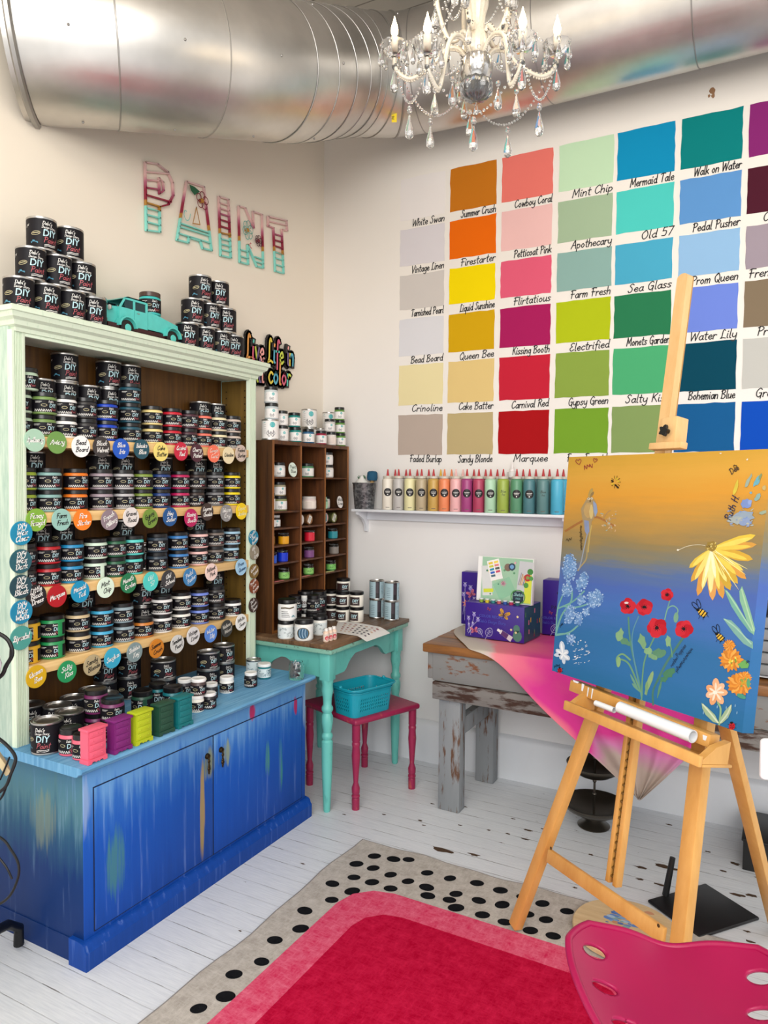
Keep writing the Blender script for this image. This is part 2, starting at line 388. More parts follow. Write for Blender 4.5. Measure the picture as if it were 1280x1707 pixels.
mb = MB(); mb.prism([(.001, -.03, 0), (.028, -.03, 0), (.028, -.03, .2), (.018, -.03, .215), (.001, -.03, .222)], (0, -.8, 0), TRIM); struct(mb.build('baseboard_left'))
# ---------------------------------------------------------------- colour swatches painted on the wall
SW_X = [(.491, .752), (.781, 1.033), (1.062, 1.319), (1.348, 1.603), (1.62, 1.869), (1.895, 2.14), (2.165, 2.41)]
SW_Z = [(3.116, 2.897), (2.85, 2.656), (2.606, 2.424), (2.373, 2.177), (2.128, 1.915), (1.86, 1.646)]
SWATCH = [
 [('efe7e2', 'White Swan', 'white'), ('dbd4d6', 'Vintage Linen', 'pale lilac grey'), ('d0c8c1', 'Tarnished Pearl', 'pearl grey'), ('dcdadd', 'Bead Board', 'cool off-white'), ('e9dba9', 'Crinoline', 'pale cream yellow'), ('b8a89c', 'Faded Burlap', 'dusty taupe')],
 [('c6741a', 'Summer Crush', 'burnt ochre'), ('ea6a08', 'Firestarter', 'bright orange'), ('f5d800', 'Liquid Sunshine', 'lemon yellow'), ('d2a40f', 'Queen Bee', 'mustard gold'), ('e2c583', 'Cake Batter', 'buttery tan'), ('bdaa7b', 'Sandy Blonde', 'sandy khaki')],
 [('ea786c', 'Cowboy Coral', 'coral'), ('efbfba', 'Petticoat Pink', 'pale pink'), ('e25e79', 'Flirtatious', 'rose pink'), ('a91d5b', 'Kissing Booth', 'deep magenta'), ('c52439', 'Carnival Red', 'crimson'), ('a91117', 'Marquee', 'dark red')],
 [('c3e0ba', 'Mint Chip', 'pale mint'), ('a4ba99', 'Apothecary', 'sage'), ('8cafa7', 'Farm Fresh', 'dusty teal green'), ('b3c119', 'Electrified', 'acid lime'), ('8ba446', 'Gypsy Green', 'moss green'), ('76a12e', 'Fancy Farmgirl', 'grass green')],
 [('0d8dba', 'Mermaid Tale', 'peacock blue'), ('4fcac0', 'Old 57', 'turquoise'), ('4ba9c8', 'Sea Glass', 'sky blue'), ('297a50', 'Monets Garden', 'forest green'), ('4dad75', 'Salty Kiss', 'jade green'), ('859d5f', '', 'olive green')],
 [('047e7d', 'Walk on Water', 'deep teal'), ('5f95ce', 'Pedal Pusher', 'cornflower blue'), ('93bce1', 'Prom Queen', 'powder blue'), ('7088dd', 'Water Lily', 'periwinkle'), ('00455a', 'Bohemian Blue', 'dark petrol blue'), ('155b93', '', 'denim blue')],
 [('87276f', 'B', 'plum purple'), ('4d1829', 'Cherry Picked', 'dark maroon'), ('a2949e', 'French Millinery', 'mauve grey'), ('84735d', 'Pr', 'brown taupe'), ('c4c3bd', 'Gravel Road', 'light stone grey'), ('0a4cba', '', 'strong royal blue')]]
INK = M('1c1a1a', .6)
for ci, col in enumerate(SWATCH):
    for ri, (hx, txt, cn) in enumerate(col):
        x0, x1 = SW_X[ci]; z1, z0 = SW_Z[ri]; rr = random.Random(ci*9+ri)
        j = lambda s=.004: rr.uniform(-s, s)
        pts = []
        for a, b in (((x0, z0), (x1, z0)), ((x1, z0), (x1, z1)), ((x1, z1), (x0, z1)), ((x0, z1), (x0, z0))):
            for k in range(6): pts.append((a[0]+(b[0]-a[0])*k/6+j(.0022), -.0015, a[1]+(b[1]-a[1])*k/6+j(.0022)))
        mb = MB(); mb.prism(pts, (0, .0012, 0), M(hx, .75, var=.035, scale=4, spec=.12))
        o = mb.build('paint_swatch')
        tag(o, f'{cn} hand painted square on the white wall'+(f', lettered {txt.lower()} beneath' if len(txt) > 2 else ', no lettering showing beneath' if not txt else ', partly cut by the picture edge'), 'paint swatch', 'painted colour swatches on the wall')
        if txt:
            t = MB(); szz = .037; st, W = strokes(txt, .2)
            al = 'r'; xr = x1-.002; sx = min(1.15, .19/(W*szz/10))
            if ci == 6: al, xr, sx = 'l', {0: 2.24, 1: 2.225, 2: 2.175, 3: 2.215, 4: 2.215}[ri], 1
            tz = z0-.038; slope = rr.uniform(-.01, .03)
            script(t, txt, szz, lambda x, y: Vector((xr+x, -.0018, tz+y+slope*x)), INK, 1.15, al, .2, 3, sx)
            t.build('lettering', o)
# ---------------------------------------------------------------- galvanised duct
def mat_duct():
    m, t = newmat('galvanised_steel')
    n = t.noise(t.coord((1, 1, 1)), 3, 4); n2 = t.noise(t.coord((2, 2, 30)), 4, 3)
    col = t.ramp(n, [(.3, 'bdbab5'), (.7, 'dedad4')])
    r = t.math('ADD', t.math('MULTIPLY', n2, .14), .31); t.bsdf(col, r, 1.0, n, .05, .004); return m
DUCT = mat_duct(); SEAM = M('a5a29e', .4, .9)
def cr(P, seg=14):
    out = []; Q = [P[0]*2-P[1]]+P+[P[-1]*2-P[-2]]
    for i in range(1, len(Q)-2):
        for j in range(seg):
            t = j/seg; p0, p1, p2, p3 = Q[i-1:i+3]
            out.append(.5*((2*p1)+(p2-p0)*t+(2*p0-5*p1+4*p2-p3)*t*t+(3*p1-p0-3*p2+p3)*t**3))
    return out+[P[-1]]
DP = [Vector(p) for p in ((4.9, -.275, 3.47), (2.9, -.275, 3.47), (1.7, -.275, 3.47), (1.05, -.275, 3.47), (.66, -.33, 3.46), (.49, -.58, 3.39), (.47, -.95, 3.22), (.42, -1.28, 3.11), (.31, -1.53, 3.05), (.15, -1.74, 3.02), (-.01, -1.89, 3.0))]
PATH = cr(DP)
root = thing('air_duct', 'fat round galvanised steel duct bending across the top of both walls', 'duct', (0, 0, 0))
def dseg(a, b, r0, r1, name='duct_section'):
    mb = MB(); pts = PATH[a:b+1]; mb.tube(pts, [r0+(r1-r0)*k/max(1, len(pts)-1) for k in range(len(pts))], DUCT, 56, cap=False); mb.build(name, root, angle=1.2)
def dring(i, r, w=.006, name='seam_ring'):
    t = (PATH[min(i+1, len(PATH)-1)]-PATH[max(i-1, 0)]).normalized(); mb = MB()
    mb.tube([PATH[i]-t*w, PATH[i]-t*w*.5, PATH[i]+t*w*.5, PATH[i]+t*w], [r, r+w*.9, r+w*.9, r], SEAM, 56, cap=False); mb.build(name, root, angle=1.0)
cuts = [0, 14, 24, 34, 44, 52, 58, 64, 69, 73, 77, 81, 85, 90, 105, 121, 140]
R0 = .262
for k in range(len(cuts)-1):
    r = R0-(.001 if k % 2 else 0); a, b = cuts[k], min(cuts[k+1], len(PATH)-1)
    dseg(a, b, r, r)
    if k: dring(a, R0, .006 if k in (4, 6) else .0028)
dring(len(PATH)-3, R0+.004, .012, 'wall_flange')
mb = MB(); q = PATH[52]; 
dp = PX(658, 195, .0)
# the yellow sticker lies on the duct skin
def duct_point(u, v):
    d = ray(u, v); best = None
    t = 1.5
    while t < 5:
        p = CAM+d*t
        if min((p-q).length for q in PATH[::2]) < R0+.003: return p
        t += .01
    return CAM+d*3
a = duct_point(657, 196); d = (CAM-a).normalized(); a = a+d*.02; rt = CR; up = CU
tg = [a-rt*.012-up*.022, a+rt*.012-up*.022, a+rt*.012+up*.022, a-rt*.012+up*.022]
mb.prism(tg, d*.001, M('f2d21c', .5)); st = lambda x, y: a+rt*x+up*y+d*.0016
sans(mb, 'P6', .012, lambda x, y: st(-y, x), M('2a2410', .5)); mb.build('sticker', root)['label'] = 'small yellow sticker'
# screws along the gores
mb = MB()
for i in (38, 56, 84, 97, 112, 128):
    t = (PATH[i+1]-PATH[i-1]).normalized(); o = (CAM-PATH[i]); o = (o-t*o.dot(t)).normalized(); w = t.cross(o)
    for an in (-1.1, .2, 1.2): mb.sphere(PATH[i]+(o*math.cos(an)+w*math.sin(an))*R0, .005, SEAM, 8, 4)
mb.build('screw_heads', root)
# ================================================================ blue cabinet with the open hutch on it
def mat_blue(key, spots, side=False, top=False):
    m, t = newmat(key); co = t.coord(); x, y, z = t.xyz(co)
    drip = t.noise(t.coord((22, 22, 1.3)), 2.2, 4, .6); soft = t.noise(t.coord((1, 1, 1)), 3, 4)
    brush = t.noise(t.coord((3, 3, 40) if not top else (60, 3, 3)), 2, 3)
    f = t.math('ADD', t.math('DIVIDE', z, .62), t.math('MULTIPLY', t.math('SUBTRACT', drip, .5), .42))
    f = t.math('ADD', f, t.math('MULTIPLY', t.math('SUBTRACT', soft, .5), .16))
    if side: col = t.ramp(f, [(.05, '062a63'), (.42, '0a2f66'), (.62, '24506f'), (.80, '4a7480'), (1, '44718c')])
    elif top: col = t.ramp(t.math('ADD', t.math('MULTIPLY', brush, .8), t.math('MULTIPLY', soft, .3)), [(.3, '4a86b4'), (.6, '6da6cc'), (.8, '8dbcda')])
    else: col = t.ramp(f, [(.0, '083c8c'), (.30, '0d49a6'), (.60, '1553b0'), (.76, '2a66b8'), (.90, '5b90c8'), (1, '5a92c6')])
    if not top: col = t.mix(t.math('MULTIPLY', t.ramp(drip, [(.58, '000000'), (.72, 'ffffff')]), .20), col, '9fb7e0')
    for (cx, cy, cz, rx, ry, rz, c, k) in spots:
        dx = t.math('DIVIDE', t.math('SUBTRACT', x, cx), rx); dy = t.math('DIVIDE', t.math('SUBTRACT', y, cy), ry); dz = t.math('DIVIDE', t.math('SUBTRACT', z, cz), rz)
        d = t.math('ADD', t.math('ADD', t.math('MULTIPLY', dx, dx), t.math('MULTIPLY', dy, dy)), t.math('MULTIPLY', dz, dz))
        d = t.math('ADD', d, t.math('MULTIPLY', t.math('SUBTRACT', drip, .5), 4.2))
        col = t.mix(t.math('MULTIPLY', t.ramp(d, [(.25, 'ffffff'), (1, '000000')]), k), col, c)
    t.bsdf(col, .5, 0, brush, .06, Specular_IOR_Level=.25); return m
BW = 9
CB_F = mat_blue('blue_front_paint', [(.5, -1.50, .45, BW, .045, .06, '8f9a6a', .8), (.5, -1.535, .32, BW, .012, .2, 'b59b45', .8), (.5, -1.40, .46, BW, .03, .05, '8c9a72', .8), (.5, -1.25, .575, BW, .022, .035, 'b02357', .95), (.5, -.955, .525, BW, .013, .04, 'b02357', .95),
     (.5, -1.63, .615, BW, .022, .012, 'b02357', .9), (.5, -1.93, .27, BW, .05, .12, '4d8a6d', .6), (.5, -1.06, .30, BW, .016, .14, '4aa06a', .7), (.5, -1.15, .34, BW, .014, .09, '56a05f', .6), (.5, -2.05, .5, BW, .03, .1, '8ea6c8', .7), (.5, -.875, .5, BW, .02, .1, '8fa8c8', .8)])
CB_S = mat_blue('blue_side_paint', [(.3, -2, .42, .06, BW, .10, '7f8a72', .5)], side=True)
CB_T = mat_blue('blue_top_paint', [], top=True)
Y0, Y1 = -2.06, -.86
cab = thing('cabinet', 'low blue drip-painted two door cabinet with moulded top and plinth', 'cabinet')
mb = MB(); mb.bbox((.02, Y0+.012, .0), (.494, Y1-.012, .604), CB_S, .003)
for i, f in enumerate(list(mb.f)):
    c = [sum(mb.v[k][a] for k in f)/len(f) for a in range(3)]
    if c[0] > .49: mb.mi[i] = mb.m(CB_F)
mb.build('cabinet_body', cab)
mb = MB()
prof = [(-.0, .0), (.006, .0), (.006, .055), (.0, .062), (-.004, .075), (-.012, .082), (-.03, .085)]
# plinth runs along the front and both ends
mb.prism([(.5+a+.014, Y0-.003, b) for a, b in prof]+[(.44, Y0-.003, .085), (.44, Y0-.003, 0)], (0, Y1-Y0+.006, 0), CB_F)
mb.box((.06, Y0+.010, .0), (.49, Y0+.0125, .075), CB_S)
mb.build('plinth', cab)
mb = MB()
P2 = [(.0, .604), (.010, .606), (.016, .614), (.030, .618), (.034, .626), (.030, .633), (.024, .635)]
mb.prism([(.494+a, Y0-.018, b) for a, b in P2]+[(.006, Y0-.018, .635), (.006, Y0-.018, .604)], (0, Y1-Y0+.036, 0), CB_T); mb.build('cabinet_top', cab)
def door(y0, y1, hx, hy):
    mb = MB(); mb.bbox((.494, y0, .098), (.4985, y1, .548), CB_F, .002)
    d = mb.build('door', cab); g = MB(); gm = M('081a3c', .8)
    for a, b, c, e in ((y0-.003, .095, y0, .551), (y1, .095, y1+.003, .551), (y0, .095, y1, .098), (y0, .548, y1, .551)): g.box((.4936, a, b), (.4965, c, e), gm)
    g.build('door_gap', cab)
    h = MB(); br = M('3a2c16', .4, .8)
    h.lathe([(0, .012), (.008, .010), (.011, .004), (.011, 0)], br, T=Matrix.Translation((.4985, hy, .484)) @ Matrix.Rotation(PI/2, 4, 'Y'), seg=12)
    for dz, r in ((.476, .004), (.466, .006), (.456, .0035), (.447, .006), (.438, .0075), (.428, .005), (.420, .0025)): h.sphere((.509, hy, dz), r, br, 8, 6, (r*.7, r, r*1.2))
    h.tube([(.509, hy, .484), (.509, hy, .42)], .003, br, 6); h.build('handle', d)
door(-2.010, -1.478, 0, -1.510); door(-1.472, -.905, 0, -1.435)
# ---------------------------------------------------------------- hutch
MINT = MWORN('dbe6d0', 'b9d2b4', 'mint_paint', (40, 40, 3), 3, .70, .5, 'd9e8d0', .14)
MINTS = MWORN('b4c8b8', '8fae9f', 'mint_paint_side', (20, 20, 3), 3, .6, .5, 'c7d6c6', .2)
PINE_B = MW('4a2d0e', '6e4718', (8, 14, .8), 4, .5, 'stained_back'); PINE_I = MW('60481c', '84662c', (8, 14, .8), 4, .5, 'stained_inside')
SHELF_W = MW('d8ad6c', 'ecc98e', (14, .8, 14), 4, .5, 'new_pine')
ZB, ZT = .635, 2.04; HX = .2
hut = thing('hutch', 'open mint green hutch with four pine shelves standing on the blue cabinet', 'bookcase')
mb = MB(); mb.box((.002, Y0+.02, ZB), (.012, Y1-.02, 1.99), PINE_B); mb.build('back_panel', hut)
for y in (Y0-.005, Y1-.013):
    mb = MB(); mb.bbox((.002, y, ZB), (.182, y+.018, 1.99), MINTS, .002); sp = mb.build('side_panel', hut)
    mb = MB(); yi = y+.018 if y < -1.5 else y-.0015
    mb.box((.013, yi, ZB), (.182, yi+.0015, 1.96), PINE_I)
    for k in range(40):
        for xx in (.04, .15): mb.box((xx-.003, yi+(-.0004 if y > -1.5 else .0014), .74+k*.03), (xx+.003, yi+.0020, .746+k*.03), M('22180c', .9))
    mb.build('peg_hole_lining', hut)
for y0 in (Y0-.007, Y1-.043):
    mb = MB(); w = .05; pts = [(.182, y0)]
    n = 5
    pts2 = [(.2, y0+.004), (.2, y0+.008)]
    for k in range(n):
        c = y0+.014+k*.0055; pts2 += [(.2, c-.002), (.1955, c-.001), (.1955, c+.001), (.2, c+.002)]
    pts2 += [(.2, y0+w-.006), (.198, y0+w)]
    mb.prism([(.182, y0, ZB)]+[(a, b, ZB) for a, b in pts2]+[(.182, y0+w, ZB)], (0, 0, 1.335), MINT); mb.build('stile', hut, angle=.4)
mb = MB(); mb.bbox((.182, Y0-.007+.05, 1.955), (.199, Y1-.043, 1.99), MINT, .002); mb.build('top_rail', hut)
mb = MB(); CP_ = [(.0, 1.965), (.006, 1.966), (.008, 1.978), (.02, 1.984), (.024, 1.998), (.036, 2.006), (.041, 2.02), (.047, 2.022), (.047, 2.036), (.043, 2.04)]
yl, yr = Y0+.012, Y1+.004
ring = [[(.2+a, yl-a, b), (.2+a, yr+a, b)] for a, b in CP_]
def crown_face(P0, P1):
    for i in range(len(CP_)-1): mb.poly([P0[i], P1[i], P1[i+1], P0[i+1]], MINT)
F0 = [(.2+a, yl-a, b) for a, b in CP_]; F1_ = [(.2+a, yr+a, b) for a, b in CP_]
crown_face(F0, F1_); crown_face([(.002, yl-a, b) for a, b in CP_], F0); crown_face(F1_, [(.002, yr+a, b) for a, b in CP_])
a = CP_[-1][0]; mb.poly([(.002, yl-a, 2.04), (.2+a, yl-a, 2.04), (.2+a, yr+a, 2.04), (.002, yr+a, 2.04)], MINT)
mb.poly([(.002, yl, 1.965), (.2, yl, 1.965), (.2, yr, 1.965), (.002, yr, 1.965)], MINT)
mb.build('crown_moulding', hut, angle=.35)
SHZ = [1.640, 1.389, 1.139, .888]
for z in SHZ:
    mb = MB(); mb.bbox((.013, Y0+.044, z-.034), (.1975, Y1-.044, z), SHELF_W, .002); mb.build('shelf', hut)
# ================================================================ cans and jars (shared kinds)
BLK = M('0e0d0f', .3, var=.1, spec=.35); LBL = M('131117', .5, var=.12, spec=.22); LBLB = M('1a1f33', .42, var=.12); STEEL = M('b9b6b2', .28, .95)
WHT = M('dfe9ea', .5); PBL = M('b8d9e0', .5); PRED = M('b4555c', .5); CRM = M('d8cda0', .5); TRK = M('4f8ea8', .5); OFFW = M('efece6', .45)
def dark_label(mb, r, z0, z1, big):
    """dark printed label: small script line, big DIY, red script below, small badge and truck on the side"""
    h = z1-z0; mb.lathe([(r, z0), (r, z1)], LBL, seg=32)
    R = r+.0004; mp = lambda xc, zc: wrapC(R, xc, zc)
    if big:
        script(mb, "Debi's", h*.13, mp(-.004, z0+h*.80), OFFW, 1.1, 'c', .3, 2); script(mb, 'Design Diary', h*.085, mp(.002, z0+h*.68), OFFW, 1.2, 'c', .3, 2)
        sans(mb, 'DIY', h*.25, mp(.006, z0+h*.40), PBL, 'c', .015, .9, .12)
        script(mb, 'Paint', h*.20, mp(.006, z0+h*.17), PRED, 1.0, 'c', .3, 2)
        for k, q in enumerate((.10, .05)): mb.strip([(-.017, -.002), (-.006, .001), (.008, -.001), (.02, .002)], h*.018, OFFW, mp(.004, z0+h*q))
        pts = [(.014*math.cos(a), .006*math.sin(a)+.002*math.cos(a)) for a in [2*PI*k/16 for k in range(17)]]; mb.strip(pts, .0012, CRM, mp(-.040, z0+h*.48))
        mb.strip([(-.009, -.001), (.009, .002)], .002, CRM, mp(-.040, z0+h*.48))
        disc = [(-.011, 0), (.012, 0), (.012, .005), (.003, .006), (.001, .010), (-.006, .010), (-.007, .005), (-.011, .005)]
        m2 = mp(-.045, z0+h*.12); mb.poly([m2(*p) for p in disc], TRK)
        m2 = mp(-.072, z0+h*.75); mb.strip([(-.005, -.004), (0, .005), (.004, 0), (.007, .006)], .0013, OFFW, m2)
    else:
        script(mb, "Debi's", h*.15, mp(.006, z0+h*.78), OFFW, 1.3, 'c', .3, 2)
        sans(mb, 'DIY', h*.33, mp(.014, z0+h*.38), PBL, 'c', .012, .85, .12)
        script(mb, 'Paint', h*.19, mp(.015, z0+h*.13), PRED, 1.0, 'c', .3, 2)
        mb.strip([(-.012, 0), (.008, 0)], h*.03, OFFW, mp(-.032, z0+h*.84)); mb.strip([(-.012, 0), (.004, 0)], h*.02, OFFW, mp(-.032, z0+h*.75))
        pts = [(.009*math.cos(a), .004*math.sin(a)) for a in [2*PI*k/12 for k in range(13)]]; mb.strip(pts, .001, CRM, mp(-.016, z0+h*.55))
        for k in range(8): mb.strip([(-.0025, -.003), (-.001, .004), (.0015, .001), (.0025, -.003)], .0015, OFFW, mp(-.044+k*.007, z0+h*.13))
def mk_pint(r=.046, h=.1, big=True, turn=0):
    def f():
        b = MB(); b.lathe([(0, 0), (r, 0), (r+.001, .003), (r, .006), (r, h-.006), (r+.0012, h-.003), (r+.0006, h), (r-.003, h), (r-.004, h-.004)], [STEEL, STEEL, STEEL, BLK, STEEL, STEEL, STEEL, STEEL], seg=32)
        l = MB(); l.lathe([(r-.004, h-.004), (r-.008, h-.001), (r-.012, h-.001), (r-.014, h-.005), (r-.020, h-.005), (0, h-.005)], [STEEL, STEEL, STEEL, STEEL, BLK if not big else STEEL], seg=28)
        d = MB(); dark_label(d, r+.0007, .008, h-.008, big); return [('can_body', b.mesh('can_body'), None), ('can_lid', l.mesh('can_lid'), None), ('label', d.mesh('label'), None)]
    return f
def mk_jar(hexc, r=.041, h=.074, lid='121113', style='dark', side=False):
    pm = M(hexc, .35, var=.08); lm = M(lid, .28, var=.1)
    def f():
        hl = h*.20; b = MB(); hb = h-hl
        b.lathe([(0, 0), (r-.003, 0), (r, .003), (r, hb-.006), (r-.004, hb), (0, hb)], pm, seg=28)
        l = MB(); rl = r-.001
        l.lathe([(rl-.002, hb-.001), (rl, hb+.001), (rl, h-.002), (rl-.002, h), (rl-.006, h), (rl-.008, h-.0012), (0, h-.0012)], lm, seg=28)
        d = MB(); z0, z1 = h*.10, hb-.008-.003
        if style == 'dark': dark_label(d, r+.0006, z0, z1, False)
        if side:   # the label's back edge shows a strip of the paint colour
            R = r+.0012; a0, a1 = .35, .75
            for (p, q, za, zb) in ((a0, a1, z0, z1),):
                n = 6; pts = [(R*math.sin(p+(q-p)*k/n), -R*math.cos(p+(q-p)*k/n)) for k in range(n+1)]
                for k in range(n): d.poly([(*pts[k], za-.001), (*pts[k+1], za-.001), (*pts[k+1], zb+.001), (*pts[k], zb+.001)], pm)
        return [('jar_body', b.mesh('jar_body'), None), ('lid', l.mesh('lid'), None), ('label', d.mesh('label'), None)]
    return f
def face_rz(p, extra=0):
    d = Vector((CAM.x-p[0], CAM.y-p[1])); return math.atan2(d.x, -d.y)*1.0+extra   # turns the printed side (-Y) towards p->camera
RJ = random.Random(3)
def jar(hexc, cn, p, label, group, r=.041, h=.074, lid='121113', side=False, extra=None):
    e = RJ.uniform(.15, .55) if extra is None else extra
    # label faces +Y-rotated: local -Y -> toward viewer
    return place(('jar', hexc, r, h, lid, side), mk_jar(hexc, r, h, lid, 'dark', side), 'paint_jar', label, 'paint jar', p, face_rz(p, e), group)
def pint(p, label, group, extra=None, r=.046, h=.1, big=True):
    e = RJ.uniform(-.1, .5) if extra is None else extra
    return place(('pint', r, h, big), mk_pint(r, h, big), 'paint_can', label, 'paint can', p, face_rz(p, e), group)
SHN = ['top', 'second', 'third', 'lowest']
# front row of jars: (u of the stack, colour, colour name, how many)
SHJ = [
 [(43, 'b7cdb4', 'pale sage', 3), (67, '728f4e', 'olive green', 2), (102.5, 'f1efeb', 'white', 2), (139, '2a2829', 'black', 2), (174.4, '1741b5', 'royal blue', 2), (215.4, '1d4c5c', 'dark teal', 3), (253, 'ead28c', 'cream yellow', 2), (283.6, 'c41f33', 'red', 2), (311.6, '4a2b35', 'dark plum', 2), (336, 'ec7765', 'coral', 2), (360.6, 'e8dcb4', 'cream', 2), (384.7, 'cdbcb0', 'dusty beige', 2)],
 [(41, '8fa532', 'lime green', 2), (81, '82a9a4', 'grey teal', 2), (125, 'ee7a22', 'orange', 2), (167.5, 'a3929b', 'mauve', 2), (204, 'b9b7b8', 'pale grey', 2), (236, '7e9440', 'moss green', 2), (266, '1f3d7a', 'navy blue', 2), (298, 'b81a57', 'magenta', 2), (326, '3b2e2a', 'dark brown', 2), (357.5, '777779', 'mid grey', 2), (384.5, 'edd515', 'lemon yellow', 2)],
 [(44, '201f20', 'black', 2), (77.5, 'b01722', 'dark red', 2), (117, '1d86b8', 'peacock blue', 2), (159, 'cfe3cf', 'pale mint', 2), (190, '1f5a3c', 'forest green', 2), (220, '55cbc2', 'turquoise', 2), (261, '2f3d4a', 'slate', 2), (295, '3b7ec0', 'cornflower blue', 2), (329.5, 'eebfb9', 'pale pink', 2), (357.5, '70645c', 'grey brown', 2), (383, '9fc6dc', 'powder blue', 2)],
 [(48, 'd6a41a', 'mustard yellow', 2), (86, '1f8f50', 'emerald green', 2), (128.5, 'cdb68d', 'sandy tan', 2), (168, '3fa6cf', 'sky blue', 2), (203, '8a9ca4', 'grey blue', 2), (237, 'cc7a2a', 'burnt orange', 1), (268.7, 'e9e6e4', 'pearl white', 2), (301, 'f0ece2', 'ivory', 2), (331, '6f86da', 'periwinkle', 2), (359.3, '34312f', 'charcoal', 2), (385.5, 'f6f5f2', 'bright white', 1)]]
JH, JR = .074, .041
for si, row in enumerate(SHJ):
    z = SHZ[si]
    for ki, (u, hx, cn, n) in enumerate(row):
        v = {0: 700, 1: 830, 2: 940, 3: 1040}[si]
        y = PX(u, v, .145).y; y = max(Y0+.064, min(y, Y1-.064))
        for k in range(n):
            pos = 'only jar of its colour' if n == 1 else ['lower', 'upper'][k] if n == 2 else ['bottom', 'middle', 'top'][k]
            lab = f'black lidded jar of {cn} paint, {pos}{"" if n == 1 else " one of its stack"}, {SHN[si]} hutch shelf'
            side = (hx in ('1f8f50',) or (hx == 'cfe3cf' and k == 0) or (hx == 'd6a41a'))
            jar(hx, cn, (.148+RJ.uniform(-.005, .004), y+RJ.uniform(-.003, .003), z+.0004+k*(JH+.0004)), lab, f'paint jars on the {SHN[si]} hutch shelf', JR, JH, side=side, extra=.1 if side else None)
# back row of bigger dark cans
SHP = [[(68, 660, 'pale sage and olive', 2), (107, 600, 'white', 3), (146, 640, 'black', 2), (180, 610, 'royal blue', 3), (214, 620, 'dark teal', 3), (333, 690, 'coral', 2), (358, 690, 'cream', 2)],
       [(51, 780, 'grey teal', 2), (164, 780, 'mauve', 2), (203, 780, 'pale grey', 2), (268, 780, 'navy blue', 2), (326, 790, 'dark brown', 2), (356, 790, 'mid grey', 2)],
       [(62, 890, 'dark red', 2), (84, 890, 'peacock blue', 2), (203, 885, 'forest green', 2), (240, 900, 'turquoise', 1), (325, 890, 'pale pink', 2)],
       [(84, 1020, 'emerald green', 1), (136, 1010, 'sandy tan', 2), (236, 1000, 'burnt orange', 2), (268, 1000, 'pearl white', 2), (302, 1000, 'ivory', 1), (356, 980, 'charcoal', 2)]]
for si, row in enumerate(SHP):
    last = -9
    for u, v, cn, n in row:
        y = PX(u, v, .058).y; y = max(Y0+.066, min(y, Y1-.066)); y = max(y, last+.0945); last = y
        for k in range(n):
            h = .1023
            pos = ['bottom', 'second', 'top'][k] if n == 3 else ['lower', 'upper'][k] if n == 2 else 'single'
            pint((.0605, y, SHZ[si]+.0004+k*(h+.0004)), f'dark paint can behind the {cn} jars, {pos} can, {SHN[si]} hutch shelf', f'dark paint cans at the back of the {SHN[si]} hutch shelf', .35, .0455, .102)
# cans on top of the hutch: a pyramid at each end of the toy truck
W3 = ['nearest the truck', 'second from the truck', 'third from the truck', 'farthest from the truck']
for rows, where, flip in (((('bottom', 4, -1.998, .0945), ('middle', 3, -1.955, .0955), ('top', 2, -1.915, .104)), "ahead of the truck's nose", True),
                    ((('bottom', 4, -1.236, .0935), ('middle', 3, -1.208, .099), ('top', 2, -1.162, .108)), "behind the truck's tail", False)):
    for lv, (nm, n, ya, dy) in enumerate(rows):
        for k in range(n):
            q = n-1-k if flip else k
            wd = W3[q] if q < n-1 else (W3[3] if n > 2 else 'farther from the truck')
            pint((.15+.003*((k*7+lv*3) % 3-1), ya+k*dy, 2.0405+lv*.1064), f"dark paint can, {nm} row, pyramid {where}, {wd}", f"pyramid of cans {where}", .3+.15*((k+lv) % 3-1), .0465, .106)
# ---------------------------------------------------------------- round colour name tags
def tagdisc(u, v, x, hx, txt, ink, label, group, r=.0375, tilt=0, sz=.0162):
    p = PX(u, v, x); p.x = x; mb = MB()
    T = Matrix.Translation(p) @ Matrix.Rotation(PI/2, 4, 'Y')
    mb.lathe([(0, 0), (r, 0), (r, .0024), (r-.0005, .003), (0, .003)], M(hx, .5, var=.03), T=T, seg=40)
    o = mb.build('name_tag'); tag(o, label, 'tag', group)
    t = MB(); lines = txt.split('/'); n = len(lines); dz = .0235 if n == 2 else .019
    ct, st_ = math.cos(tilt), math.sin(tilt)
    for i, ln in enumerate(lines):
        off = ((n-1)/2-i)*dz-sz*.36; dx = (-.002 if i == 0 else .003) if n == 2 else 0
        st, W = strokes(ln, .25); sx = min(1.05, (.058 if n == 1 else .052 if n == 2 else .048)/(W*sz/10))
        def mp(x, y, off=off, dx=dx): a, b = x+dx, y+off+x*.12; return Vector((x0, p.y+a*ct-b*st_, p.z+a*st_+b*ct))
        x0 = p.x+.0034
        script(t, ln, sz, mp, M(ink, .5), 1.6, 'c', .25, 3, sx)
    t.build('lettering', o)
K, Wt = '1d1b1b', 'f6f4ef'
